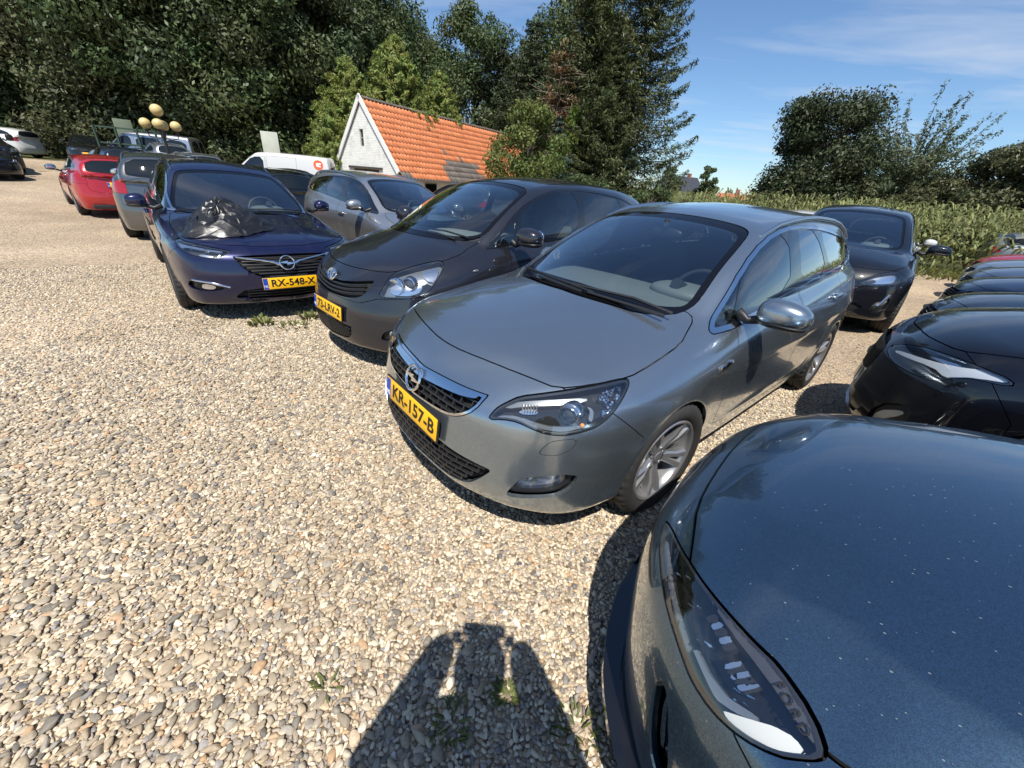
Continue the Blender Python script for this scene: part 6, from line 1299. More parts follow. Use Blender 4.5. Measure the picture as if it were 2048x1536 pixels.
def tile_mat(name,a,b_,grime):
    m,nt,nd,L,b=node_mat(name); b.inputs['Roughness'].default_value=.75
    oi=nd.new('ShaderNodeObjectInfo'); ge=nd.new('ShaderNodeNewGeometry'); ad=nd.new('ShaderNodeMath'); ad.operation='ADD'; L(oi.outputs['Random'],ad.inputs[0]); L(ge.outputs['Random Per Island'],ad.inputs[1])
    fr=nd.new('ShaderNodeMath'); fr.operation='FRACT'; L(ad.outputs[0],fr.inputs[0])
    mx=nd.new('ShaderNodeMixRGB'); mx.inputs['Color1'].default_value=(*a,1); mx.inputs['Color2'].default_value=(*b_,1); L(fr.outputs[0],mx.inputs['Fac'])
    tc=nd.new('ShaderNodeTexCoord'); n=nd.new('ShaderNodeTexNoise'); n.inputs['Scale'].default_value=9; n.inputs['Detail'].default_value=7; n.noise_dimensions='4D'; L(tc.outputs['Object'],n.inputs['Vector'])
    w=nd.new('ShaderNodeMath'); w.operation='MULTIPLY'; w.inputs[1].default_value=30; L(fr.outputs[0],w.inputs[0]); L(w.outputs[0],n.inputs['W'])
    mr=nd.new('ShaderNodeMapRange'); mr.inputs['From Min'].default_value=.45; mr.inputs['From Max'].default_value=.8; mr.inputs['To Max'].default_value=grime; L(n.outputs['Fac'],mr.inputs['Value'])
    m2=nd.new('ShaderNodeMixRGB'); m2.inputs['Color2'].default_value=(.10,.085,.07,1); L(mr.outputs[0],m2.inputs['Fac']); L(mx.outputs[0],m2.inputs['Color1']); L(m2.outputs[0],b.inputs['Base Color'])
    return m
def build_house():
    ang=math.atan2(.842,.54); o=empty('brick_shed',(-8.5,22.44,-.35),ang)        # local x along the ridge, gable end at x=0
    tag(o,'white-painted brick shed with orange tiled roof and narrow gable window','shed')
    hw=2.42; ez=2.02; rz=4.92; Ln=14.3
    wall=brick_mat()
    def gable(bm):
        th=.22; pts=[(-hw,-.4),(hw,-.4),(hw,ez),(0,rz-.08),(-hw,ez)]
        wy0,wy1,wz0,wz1=-.02,.28,2.98,3.72; dy0,dy1,dz=-1.05,1.05,1.98
        # wall around a window slot and a garage opening, made of strips
        def quad(a,b,c,d):
            f=[bm.verts.new((0,p[0],p[1])) for p in (a,b,c,d)]; bm.faces.new(f)
        sl=(rz-.08-ez)/hw; top=lambda y: rz-.08-abs(y)*sl
        ys=sorted([-hw,dy0,wy0,0,wy1,dy1,hw])
        for y0,y1 in zip(ys[:-1],ys[1:]):
            ym=(y0+y1)/2; zb=dz if dy0<ym<dy1 else -.4
            if wy0<=ym<=wy1:
                quad((y0,zb),(y1,zb),(y1,wz0),(y0,wz0)); quad((y0,wz1),(y1,wz1),(y1,top(y1)),(y0,top(y0)))
            else: quad((y0,zb),(y1,zb),(y1,top(y1)),(y0,top(y0)))
        r=bmesh.ops.extrude_face_region(bm,geom=bm.faces[:]); bmesh.ops.translate(bm,vec=(th,0,0),verts=[v for v in r['geom'] if isinstance(v,bmesh.types.BMVert)])
    part('gable_wall',o,wall,gable)
    part('side_wall',o,wall,lambda bm: box(bm,(Ln/2+.11,-hw+.11,ez/2-.2),(Ln-.24,.22,ez+.36)))
    part('side_wall',o,wall,lambda bm: box(bm,(Ln/2+.11,hw-.11,ez/2-.2),(Ln-.24,.22,ez+.36)))
    part('rear_wall',o,wall,lambda bm: box(bm,(Ln-.1,0,ez/2-.2),(.2,2*hw-.46,ez+.36)))
    wn=part('window',o,plain('old_window_frame',(.35,.34,.31),.6),lambda bm:(box(bm,(.08,-.006,3.35),(.05,.026,.738)),box(bm,(.08,.266,3.35),(.05,.026,.738)),box(bm,(.08,.13,2.994),(.05,.244,.024)),box(bm,(.08,.13,3.706),(.05,.244,.024)),box(bm,(.08,.13,3.35),(.04,.244,.03))))
    part('pane',wn,G_DARK,lambda bm: box(bm,(.10,.13,3.17),(.008,.24,.33))); part('pane',wn,G_DARK,lambda bm: box(bm,(.10,.13,3.53),(.008,.24,.33)))
    part('lintel',o,plain('dark_timber',(.06,.045,.035),.8,var=.4),lambda bm: box(bm,(-.02,0,2.04),(.08,2.7,.10)))
    gd=part('garage_door',o,plain('garage_door_paint',(.10,.07,.05),.6,var=.3),lambda bm: [box(bm,(.12,-1.05+.105+.21*k,.80),(.04,.20,2.3)) for k in range(10)])
    WB=plain('white_timber',(.74,.74,.70),.5,var=.12,vscale=3)
    sl=math.atan2(rz-ez,hw); sll=math.hypot(rz-ez,hw)+.35
    for sg in (1,-1):
        part('verge_board',o,WB,lambda bm: box(bm,(-.08,sg*(hw+.10)/2,(rz+ez)/2+.04),(.06,math.hypot(hw,rz-ez)+.32,.20),rot=(-sg*sl,0,0)))
        part('roof_deck',o,plain('roof_deck',(.08,.06,.05),.9),lambda bm: box(bm,(Ln/2,sg*(hw+.10)/2,(rz+ez)/2-.04),(Ln,sll-.05,.05),rot=(-sg*sl,0,0)))
    # tiles on the slope that faces the yard (local -y side), counted pieces near the gable, the rest joined
    T1=tile_mat('orange_tile',(.70,.255,.105),(.60,.185,.070),.35); T2=tile_mat('weathered_tile',(.22,.185,.155),(.15,.13,.115),.5)
    tw,tl=.222,.345
    def tile_geo():
        V=[];F=[];n=6
        for j,yy in enumerate((0,tl+.05)):
            for i in range(n+1):
                t=i/n; x=t*tw*1.06; z=.030*math.sin(t*2*math.pi*.92+.3)+(.030 if j==0 else .0)
                V.append((x,yy,z)); 
        for i in range(n): F.append((i,i+1,n+1+i+1,n+1+i))
        b=len(V)
        for i in range(n+1): V.append((V[i][0],0,V[i][2]-.022))
        for i in range(n): F.append((b+i,b+i+1,i+1,i))
        return V,F
    V0,F0=tile_geo(); me1=mesh_np('tile',np.array(V0),F0,mats=[T1]); me2=mesh_np('tile',np.array(V0),F0,mats=[T2])
    rows=12; cols=int((Ln+.05)/tw); R3=Euler((sl,0,0)).to_matrix()
    rest={0:[[],[]],1:[[],[]]}; cnt=0
    for c_ in range(cols):
        for r in range(rows):
            grey=(r<=3 and 15<=c_<=29 and not(r==3 and c_<17) and not (r==2 and c_>27)) or (r==0 and (c_<3 or c_>33)) or (RNG.uniform()<.012)
            x=.0+c_*tw; d=-.12+r*tl*((sll-.02)/(rows*tl)); base=Vector((x,-(hw+.30),ez-.32*math.tan(sl)*.0-.27))
            p=base+R3@Vector((0,d+.06,.045+RNG.uniform(-.004,.004)))
            if cnt<300 and c_<25:
                t=link('tile',me2 if grey else me1,o); t.location=p; t.rotation_euler=(sl+RNG.normal()*.008,0,RNG.normal()*.008); cnt+=1
            else:
                Vl,Fl=rest[int(grey)]; b=len(Vl); Vl+=[tuple(p+R3@Vector(v)) for v in V0]; Fl+=[tuple(i+b for i in f) for f in F0]
    for k,mt in ((0,T1),(1,T2)):
        q=link('farther_tiles',mesh_np('farther_tiles',np.array(rest[k][0]),rest[k][1],mats=[mt]),o); q['kind']='stuff'
    # the far slope, out of sight
    part('far_slope_covering',o,T1,lambda bm: box(bm,(Ln/2,(hw+.10)/2,(rz+ez)/2+.02),(Ln,sll-.05,.03),rot=(-sl,0,0)))
    RT=tile_mat('ridge_tile_clay',(.16,.13,.10),(.11,.09,.075),.6)
    def half(bm):
        n=8;A=[];B=[]
        for i in range(n+1):
            q=math.pi*i/n; A.append(bm.verts.new((0,.13*math.cos(q),.12*math.sin(q))));B.append(bm.verts.new((.40,.115*math.cos(q),.105*math.sin(q))))
        for i in range(n): bm.faces.new((A[i],A[i+1],B[i+1],B[i]))
    bm=bmesh.new(); half(bm); rme=bm_mesh('ridge_tile',bm,RT,angle=1)
    for k in range(int(Ln/.37)):
        t=link('ridge_tile',rme,o); t.location=(.02+k*.37,0,rz+.06+RNG.normal()*.006)
    part('gutter',o,plain('zinc',(.30,.31,.32),.5,.6),lambda bm: tube(bm,[(0,-hw-.33,ez-.30),(Ln,-hw-.33,ez-.30)],.06,8))
    for x in (2.2,4.4,8):
        w=part('side_window',o,plain('old_window_frame',(.35,.34,.31),.6),lambda bm: box(bm,(x,-hw-.012,1.35),(.9,.03,.5)))
        part('pane',w,G_DARK,lambda bm: box(bm,(x,-hw-.03,1.35),(.8,.02,.4)))
    for x in (7.6,8.1):
        v=part('roof_vent',o,SATIN,lambda bm:(tube(bm,[(x,.05,rz-.05),(x,.05,rz+.35)],.08,12),lathe_at(bm,[(.001,.52),(.13,.46),(.14,.40),(.08,.36)],(x,.05,rz-.02))))
    return o
def lathe_at(bm,prof,c):
    n0=len(bm.verts); r=lathe(bm,prof,14,'z')
    for ring in r:
        for v in ring: v.co+=Vector(c)
def far_house(name,label,loc,rz,w,l,e,r,roofc,wallc):
    o=empty(name,loc,rz); tag(o,label,'house','houses beyond the field')
    part('wall',o,plain(name+'_wall',wallc,.8),lambda bm: prism(bm,[(-w/2,0),(w/2,0),(w/2,e),(0,r),(-w/2,e)],l))
    rm=plain(name+'_roof',roofc,.6,var=.25)
    for sg in (1,-1):
        a=math.atan2(r-e,w/2); part('roof',o,rm,lambda bm: box(bm,(0,sg*w/4*1.08,(r+e)/2+.06-.04),(l+.6,math.hypot(w/2,r-e)+.5,.14),rot=(-sg*a,0,0)))
    for k in (-1,1):
        wn=part('window',o,WHITE,lambda bm: box(bm,(l/2+.03,k*w*.2,e*.6),(.08,1.1,1.3))); part('pane',wn,G_DARK,lambda bm: box(bm,(l/2+.06,k*w*.2,e*.6),(.06,.95,1.15)))
    part('chimney',o,plain('chimney_brick',(.25,.12,.08),.9),lambda bm: box(bm,(l*.25,0,r+.3),(.6,.6,1.2)))
    return o
def prism(bm,pts,l):
    a=[bm.verts.new((-l/2,y,z)) for y,z in pts];b=[bm.verts.new((l/2,y,z)) for y,z in pts]
    bm.faces.new(a);bm.faces.new(b[::-1])
    for i in range(len(pts)): bm.faces.new((a[i],b[i],b[(i+1)%len(pts)],a[(i+1)%len(pts)]))
# ---------------------------------------------------------------- trees
BARK=plain('bark',(.075,.058,.042),.9,bump=.6,bscale=18,var=.4,vscale=6)
DEADW=plain('dead_twig',(.20,.15,.11),.9)
def leaves_mesh(name,C,size,mat,rg,up=.25,aspect=.6,out=None,tint=None,hang=0):
    """one quad per leaf spray at the points C"""
    n=len(C); N=rg.normal(size=(n,3)); N[:,2]+=up
    if out is not None: N=N*.75+out*1.1
    N=unit(N); A=unit(np.cross(N,rg.normal(size=(n,3)))); 
    if hang: A=unit(A*(1-hang)+np.array([0,0,-1.])*hang)
    B=np.cross(N,A); s=(size*rg.uniform(.55,1.3,n))[:,None]; A=A*s; B=B*s*aspect
    V=np.stack([C-A*.9,C+B*.7-A*.05,C+A,C-B*.7-A*.05],1).reshape(-1,3); F=np.arange(4*n).reshape(n,4)
    me=mesh_np(name,V,F,mats=[mat],smooth=False)
    t=rg.uniform(size=n) if tint is None else np.clip(tint+rg.normal(size=n)*.15,0,1)
    a=me.attributes.new('tint','FLOAT','POINT'); a.data.foreach_set('value',np.repeat(t,4).astype(np.float32))
    return me
def clumps(rg,n,prof,H,z0,R,spread=.35):
    """clump centres and radii in a crown: prof(t) is relative radius at height fraction t"""
    out=[]
    for k in range(n):
        t=rg.uniform(0,1); a=rg.uniform(0,2*math.pi); r=R*prof(t)*math.sqrt(rg.uniform(.12,1)); out.append((r*math.cos(a),r*math.sin(a),z0+(H-z0)*t,R*spread*rg.uniform(.6,1.25)*(.55+.45*prof(t))))
    return np.array(out)
def broadleaf(seed,H=14,R=4.6,z0=1.2,n=85,per=330,leaf=.19,prof=None,mat=None,flat=.75):
    rg=np.random.default_rng(seed); prof=prof or (lambda t: math.sin(math.pi*(.16+.80*t))**.6)
    cl=clumps(rg,n,prof,H,z0,R); pts=[];out=[];tint=[]
    for x,y,z,r in cl:
        m=int(per*(r/(R*.3))**1.6); d=unit(rg.normal(size=(m,3))); rr=r*rg.uniform(.45,1.05,m)[:,None]
        pts.append(np.array([x,y,z])+d*rr*[1,1,flat]); out.append(d); tint.append(np.full(m,rg.uniform(.1,.9)))
    P=np.concatenate(pts); lm=leaves_mesh('crown',P,leaf,mat,rg,.35,.62,np.concatenate(out),np.concatenate(tint))
    bm=bmesh.new(); tube(bm,[(0,0,-.4),(.05,.03,H*.2),(-.05,.06,H*.45),(.1,-.05,H*.75)],[.34,.26,.2,.07],9)
    for x,y,z,r in cl[:34]:
        zb=max(.6,z*.55); tube(bm,[(0,0,zb),(x*.5,y*.5,(z+zb)/2+.2),(x,y,z)],[.09,.055,.02],5,cap=False)
    tm=bm_mesh('trunk',bm,BARK,angle=1)
    return lm,tm
def conifer(seed,H=12,R=3.0,n=190,per=95,leaf=.17,mat=None,droop=.35,z0=.5,power=.8,gap=0.,aspect=.35,upturn=.25,width=.10):
    """tiered boughs, each a flat spray with twigs hanging below it"""
    rg=np.random.default_rng(seed); P=[];T=[];bm=bmesh.new(); tube(bm,[(0,0,-.3),(.02,.02,H*.5),(0,0,H*.98)],[.22,.14,.02],8)
    O=[]; tiers=max(10,int(n/9))
    for k in range(n):
        tier=k//9; t=min(.995,(tier+.25*rg.uniform())/tiers); z=z0+(H-z0)*t; L=R*((1-t)**power)*rg.uniform(.55,1.12)+.10; a=(k%9)*.698+tier*.37+rg.normal()*.18
        if rg.uniform()<gap: continue
        ca,sa=math.cos(a),math.sin(a); q=np.linspace(.05,1,7)
        zs=z-droop*L*q+upturn*L*q**2.4; bp=np.stack([ca*L*q,sa*L*q,zs],1)
        tube(bm,[tuple(b) for b in bp[::2]],[.03,.02,.012,.004],4,cap=False)
        m=int(per*(.15+L/R)); u=rg.uniform(.03,1,m)**.7; c=np.stack([np.interp(u,q,bp[:,i]) for i in range(3)],1)
        w=.05+width*L*(1.1-u)*np.sqrt(u)*1.6; lat=rg.normal(size=m)*w; dn=np.abs(rg.normal(size=m))*(.05+.055*L*(1-.5*u))
        off=np.stack([-sa*lat,ca*lat,-dn],1); P.append(c+off); O.append(np.tile([ca*.5,sa*.5,.9],(m,1))); T.append(np.full(m,rg.uniform(.1,.9)))
    P=np.concatenate(P); lm=leaves_mesh('crown',P,leaf,mat,rg,.5,aspect,np.concatenate(O),np.concatenate(T),hang=.25)
    return lm,bm_mesh('trunk',bm,BARK,angle=1)
def thuja(seed,H=7,R=2.6,mat=None,n=520,per=75,leaf=.15):
    """feathery upright evergreen: plumes that rise and nod at the tips"""
    rg=np.random.default_rng(seed); P=[];T=[];O=[];bm=bmesh.new(); tube(bm,[(0,0,-.3),(0,0,H*.8)],[.25,.05],8)
    for k in range(n):
        t=rg.uniform(0,1)**.9; z=.2+H*.97*t; a=rg.uniform(0,6.283); r=R*(1-t**1.7)**.75*(1+.18*math.sin(3*a+seed)+.10*math.sin(7*a+9*t))*rg.uniform(.72,1.04); L=.75*rg.uniform(.6,1.3)
        d=np.array([math.cos(a),math.sin(a),.9+.5*t]); d/=np.linalg.norm(d); u=rg.uniform(0,1,per)
        c=np.array([math.cos(a)*(r-.4),math.sin(a)*(r-.4),z])+d*(L*u)[:,None]; c[:,2]-=.35*L*u**3; c+=rg.normal(size=(per,3))*(.09*(1-.6*u))[:,None]
        P.append(c); O.append(np.tile([math.cos(a),math.sin(a),.35],(per,1))); T.append(np.full(per,rg.uniform(0,1)))
    lm=leaves_mesh('crown',np.concatenate(P),leaf,mat,rg,.2,.32,np.concatenate(O),np.concatenate(T)); return lm,bm_mesh('trunk',bm,BARK,angle=1)
def airy(seed,H=7.5,R=3.2,mat=None,nb=95,per=95,leaf=.15):
    """open crown of arching shoots with sparse leaves"""
    rg=np.random.default_rng(seed); P=[];T=[];bm=bmesh.new()
    for k in range(5):
        a=k*1.257+rg.uniform(); tube(bm,[(0,0,-.2),(.35*math.cos(a),.35*math.sin(a),H*.22),(.9*math.cos(a),.9*math.sin(a),H*.5)],[.12,.09,.04],6,cap=False)
    for k in range(nb):
        a=rg.uniform(0,6.283); el=rg.uniform(.15,1.45); L=rg.uniform(.55,1.0)*(R/ max(math.cos(el),.42))*.75; L=min(L,H*.62); r0=rg.uniform(0,.8); z0=H*rg.uniform(.12,.48)
        q=np.linspace(0,1,6); x=r0+L*np.cos(el)*q; z=z0+L*np.sin(el)*q-.18*L*q**2.6*math.cos(el)*2
        bp=np.stack([np.cos(a+.12*q)*x,np.sin(a+.12*q)*x,z],1); tube(bm,[tuple(b) for b in bp],[.022,.018,.014,.010,.007,.003],4,cap=False)
        low=max(0,1-(z0+L*math.sin(el))/(H*.8)); m=int(per*(1+1.6*low)); u=rg.uniform(.22,1,m); c=np.stack([np.interp(u,q,bp[:,i]) for i in range(3)],1)+rg.normal(size=(m,3))*(.07+.16*low); P.append(c); T.append(np.full(m,rg.uniform()))
    lm=leaves_mesh('crown',np.concatenate(P),leaf,mat,rg,.2,.42,None,np.concatenate(T)); return lm,bm_mesh('trunk',bm,BARK,angle=1)
def plant_tree(name,meshes,x,y,label,cat='tree',group=None,rz=0,s=1,sz=None,lean=0):
    o=empty(name,(x,y,gz(x,y)-.1),rz); o.scale=(s,s,sz or s); tag(o,label,cat,group)
    if lean: o.rotation_euler=(lean,0,rz)
    link('crown',meshes[0],o); link('trunk',meshes[1],o); return o
def pdir(px,D):
    """ground point at distance D under the photograph's column px on the skyline"""
    u=(px-1024)/CAM_F; v=(277.1+px*.09005-768)/CAM_F; d=_f+_R*u-_U*v; k=D/math.hypot(d.x,d.y); return d.x*k,d.y*k
def build_trees():
    oak=leaf_mat('oak_leaf',(.070,.092,.040),.24); oak2=leaf_mat('ash_leaf',(.074,.102,.038),.26); oak3=leaf_mat('olive_leaf',(.092,.100,.046),.26)
    A=broadleaf(1,14,4.6,.8,105,520,.15,mat=oak); B=broadleaf(2,15,4.9,1.0,110,520,.15,mat=oak2); C=broadleaf(3,12.5,4.2,.6,95,520,.14,mat=oak3)
    spots=[(-60,50,A,'dark oak at the far left edge of the wood'),(30,48,B,'tall dark tree behind the white parked car'),(118,47,A,'dense dark tree rising behind the small black car'),(205,41,C,'olive-tinted tree in the wood left of the globe lamp'),(300,41,A,'dark tree directly behind the globe street lamp'),(395,38,B,'broad green tree in the wood right of the globe lamp'),(480,36,A,'dark tree in the wood above the row of parked roofs'),(565,36,B,'dark tree in the wood above the white van'),(650,37,A,'tall dark tree left of the shed behind its light green evergreen'),(745,40,B,'tall tree behind the shed roof ridge, under the cloud'),(850,43,C,'tree top showing against the sky above the light green evergreen'),(945,37,B,'round-topped green tree behind the middle of the shed roof'),(1060,39,A,'broadleaf tree filling in left of the brown dying conifer'),(1120,38,B,'broadleaf tree behind the spruces, top out of the picture')]
    for i,(px,D,me,lb) in enumerate(spots):
        x,y=pdir(px,D); plant_tree('woodland_tree',me,x,y,lb,'tree','trees of the wood behind the yard',i*1.37,{9:.97,10:.86,11:.80,12:.80,13:.95}.get(i,1.04+.05*math.sin(i*2.1)))
    for i,(px,D) in enumerate(((-20,58),(90,56),(180,52),(260,50),(350,50),(440,47),(525,46),(610,46),(700,48),(800,52))):
        x,y=pdir(px,D); plant_tree('woodland_tree',(A,B)[i%2],x,y,('dark tree deep in the wood, '+('at the left edge of the picture','above the white car','above the small black car','above the silver van','above the globe lamp','above the grey estate roofs','above the black estate cars','above the tall pale board','left of the shed gable','left of the cloud gap above the shed')[i]),'tree','second row of the wood',i*2.2,1.12,1.0)
    # dark undergrowth mass added to block light at the foot of the wood
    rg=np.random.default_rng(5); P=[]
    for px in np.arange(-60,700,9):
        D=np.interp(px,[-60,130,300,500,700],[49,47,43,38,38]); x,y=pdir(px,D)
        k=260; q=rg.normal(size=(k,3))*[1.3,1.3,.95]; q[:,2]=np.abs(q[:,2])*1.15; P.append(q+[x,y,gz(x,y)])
    um=leaves_mesh('undergrowth',np.concatenate(P),.24,leaf_mat('undergrowth_leaf',(.022,.034,.013),.15),rg,.4,.6); tag(link('undergrowth',um),'dark shrubby undergrowth added to block light along the foot of the wood','undergrowth',kind='stuff')
    th=leaf_mat('thuja_leaf',(.205,.25,.065),.3)
    T1=thuja(4,7.4,2.9,th,620,85,.12); T2=thuja(9,5.2,1.9,th,380,75,.11)
    x,y=pdir(800,27.8); plant_tree('evergreen_tree',T1,x,y,'large light green feathery evergreen rising behind the tiled shed roof','tree','evergreens around the shed',.4,1.0,1.03)
    x,y=pdir(712,28.8); plant_tree('evergreen_tree',T1,x,y,'light green feathery evergreen behind the shed gable peak','tree','evergreens around the shed',2.2,.88)
    x,y=pdir(880,30); plant_tree('evergreen_tree',T1,x,y,'broad green evergreen behind the right half of the shed ridge','tree','evergreens around the shed',4.1,.92)
    x,y=pdir(668,26.8); plant_tree('evergreen_tree',T2,x,y,'slim light green evergreen beside the left eave of the shed','tree','evergreens around the shed',1.2,.80)
    fir=leaf_mat('fir_needle',(.056,.078,.034),.14); spr=leaf_mat('spruce_needle',(.068,.084,.030),.15); blu=leaf_mat('blue_spruce_needle',(.045,.075,.055),.12)
    F1=conifer(11,12.5,4.2,270,170,.13,fir,.25,z0=.6,power=.55,width=.17); S1=conifer(13,13.6,4.1,243,330,.135,spr,.42,z0=.3,power=.50,gap=.05,upturn=.50,width=.15,aspect=.30); BS=conifer(17,5.0,2.1,150,110,.10,blu,.15,power=.9,width=.14)
    x,y=pdir(985,36); plant_tree('conifer_tree',F1,x,y,'dark conifer behind the right half of the shed roof','tree','conifers right of the shed',0,.86)
    x,y=pdir(1045,34); plant_tree('conifer_tree',F1,x,y,'dark conifer left of the brown dying branches','tree','conifers right of the shed',1.9,.92)
    x,y=pdir(1150,29); plant_tree('spruce_tree',S1,x,y,'tall dark spruce with bare brown patches beside the hazel bush','tree','conifers right of the shed',.7,1.0,1.0)
    x,y=pdir(1232,27); plant_tree('spruce_tree',S1,x,y,'tallest spruce with drooping tiered boughs against the blue sky','tree','conifers right of the shed',3.4,1.0,1.05)
    x,y=pdir(1195,25.4); plant_tree('spruce_tree',S1,x,y,'lower spruce in front of the tallest one, boughs to the ground','tree','conifers right of the shed',5.0,.62)
    x,y=pdir(1105,24); plant_tree('blue_spruce',BS,x,y,'small bluish spruce right of the shed','tree','conifers right of the shed',.6,1.0)
    dy=leaf_mat('dying_needle',(.16,.105,.045),.2); D1=conifer(21,5.2,1.7,120,60,.10,dy,.2,z0=.2,power=.4,gap=.2,width=.2)
    x,y=pdir(1098,27.5); o=plant_tree('dying_conifer',D1,x,y,'browned dying conifer with bare twigs among the green ones','tree','conifers right of the shed',0,1.15,1.72)
    def twigs(bm):
        rg=np.random.default_rng(8)
        for k in range(150):
            a=rg.uniform(0,6.28); z=rg.uniform(1.2,4.6); L=rg.uniform(.7,1.7); tube(bm,[(0,0,z),(L*.5*math.cos(a),L*.5*math.sin(a),z+.02),(L*math.cos(a+.2),L*math.sin(a+.2),z-.02+rg.normal()*.12)],[.014,.010,.003],4,cap=False)
    part('bare_twigs',o,DEADW,twigs)['kind']='stuff'
    hz=leaf_mat('hazel_leaf',(.115,.145,.038),.3); H1=broadleaf(31,4.9,1.75,.4,60,220,.085,mat=hz)
    x,y=pdir(1050,21.5); plant_tree('hazel_bush',H1,x,y,'pale green leafy bush in front of the right end of the tiled roof','bush',None,.3,1.0,1.02)
    gb=leaf_mat('golden_conifer',(.10,.14,.03),.25); G1=thuja(14,4.6,1.3,gb,230,60,.12); x,y=pdir(1130,26.5); plant_tree('golden_conifer',G1,x,y,'upright bright green conifer between the hazel bush and the spruces','tree','conifers right of the shed',0,1.05,1.15)
    # hedge-like low growth right of the shed
    H2=broadleaf(33,3.0,1.8,.2,42,160,.12,mat=oak2)
    for i,(px,D,s) in enumerate(((1085,21.5,.75),(1165,22.5,.8),(1300,23,.7),(1340,26,.55))):
        x,y=pdir(px,D); plant_tree('low_shrub',H2,x,y,('low green shrub at the foot of the bluish spruce','low green shrub under the spruces, behind the dark people carrier','low green shrub at the right foot of the tallest spruce','small shrub where the maize field begins')[i],'shrub','low shrubs right of the shed',i*1.9,s)
    # right-hand trees beyond the maize
    rk=leaf_mat('dark_oak_leaf',(.050,.066,.030),.2); O1=broadleaf(41,6.7,2.6,.2,165,330,.095,lambda t: .62+.42*math.sin(math.pi*(.05+.8*t)),rk); O2=broadleaf(43,5.0,2.1,.1,60,300,.095,mat=oak3)
    x,y=pdir(1600,31.5); plant_tree('dark_oak',O1,x,y,'dark rounded tree standing alone beyond the maize field','tree','trees beyond the maize',.9,1.0,1.04)
    x,y=pdir(1550,32); plant_tree('dark_oak',O2,x,y,'lower dark tree on the left of the rounded tree beyond the maize','tree','trees beyond the maize',2.0,.72)
    wl=leaf_mat('willow_leaf',(.12,.145,.075),.35); W1=airy(51,8.4,2.6,wl,nb=190,per=110,leaf=.095); x,y=pdir(1775,32); plant_tree('airy_tree',W1,x,y,'tall open tree with feathery shoots against the sky','tree','trees beyond the maize',.5,1.0)
    for i,(px,D,s,lb) in enumerate(((1712,31,.66,'bush filling below the open feathery tree on its left'),(1800,30,.62,'bush below the middle of the open feathery tree'),(1890,31,.80,'green tree right of the open feathery tree'),(1960,31,1.0,'tall bush at the right edge of the picture'),(2030,30,1.0,'bush in the bottom corner of the trees at the right edge'))):
        x,y=pdir(px,D); plant_tree('hedgerow_tree',O2,x,y,lb,'tree','trees beyond the maize',i*1.3,s)
    FT=broadleaf(61,7,2.2,.5,40,120,.25,mat=oak2)
    for i,(px,D,s,lb) in enumerate(((1400,95,1.0,'small distant tree right of the far dark-roofed house'),(1330,80,.8,'distant tree left of the far dark-roofed house'),(1500,110,.62,'distant low trees above the far orange roof'),(1560,100,.6,'distant low tree left of the dark rounded tree'),(1450,120,.55,'distant low tree on the skyline beyond the maize'))):
        x,y=pdir(px,D); plant_tree('distant_tree',FT,x,y,lb,'tree','distant trees on the skyline',i,s)
def build_corn():
    rg=np.random.default_rng(77); V=[];F=[];n=0
    T=np.array([-FN[1],FN[0]]); pts=[]
    for r in range(80):
        d=.25+r*.75
        step=.17 if r<5 else .32 if r<14 else .8
        for s in np.arange(-22,26,step): pts.append((d+rg.normal()*.06,s+rg.normal()*.05,r))
    out=[]
    for d,s,r in pts:
        x=FP[0]+FN[0]*d+T[0]*s; y=FP[1]+FN[1]*d+T[1]*s
        if y<4 or (x-FP2[0])*FN2[0]+(y-FP2[1])*FN2[1]<0: continue
        H=rg.uniform(1.95,2.35); nl=9 if r<5 else 6
        for k in range(nl):
            t=(k+1.2)/(nl+1) if r<5 else .55+.45*(k+1)/nl
            z=H*t*.92; a=(k%2)*math.pi+rg.uniform(-.7,.7)+s*3.1; L=rg.uniform(.5,.85)*(1-.35*t); out.append((x,y,z,a,L,H))
    O=np.array(out); m=len(O); q=np.array([0,.4,.75,1.]); ca,sa=np.cos(O[:,3]),np.sin(O[:,3]); rows=[]
    el=rg.uniform(1.05,1.4,m)
    for i,t in enumerate(q):
        r=O[:,4]*(t*.55); z=O[:,2]+O[:,4]*(np.sin(el)*t*1.15-.75*t**2.4); w=[.010,.030,.024,.003][i]*(1+.8*(O[:,4]>.6))
        rows.append(np.stack([O[:,0]+ca*r-sa*w,O[:,1]+sa*r+ca*w,z],1)); rows.append(np.stack([O[:,0]+ca*r+sa*w,O[:,1]+sa*r-ca*w,z],1))
    V=np.stack(rows,1).reshape(-1,3); b=(np.arange(m)*8)[:,None]; F=np.concatenate([b+np.array([2*i,2*i+1,2*i+3,2*i+2]) for i in range(3)])
    V[:,2]+=GZ(V[:,0],V[:,1])
    me=mesh_np('maize_field',V,F,mats=[leaf_mat('maize_leaf',(.20,.215,.085),.35,.5,.45)],smooth=True)
    a=me.attributes.new('tint','FLOAT','POINT'); a.data.foreach_set('value',np.repeat(rg.uniform(0,1,m),8).astype(np.float32))
    tag(link('maize_field',me),'tall green maize crop beyond the parked cars on the right','maize',kind='stuff')
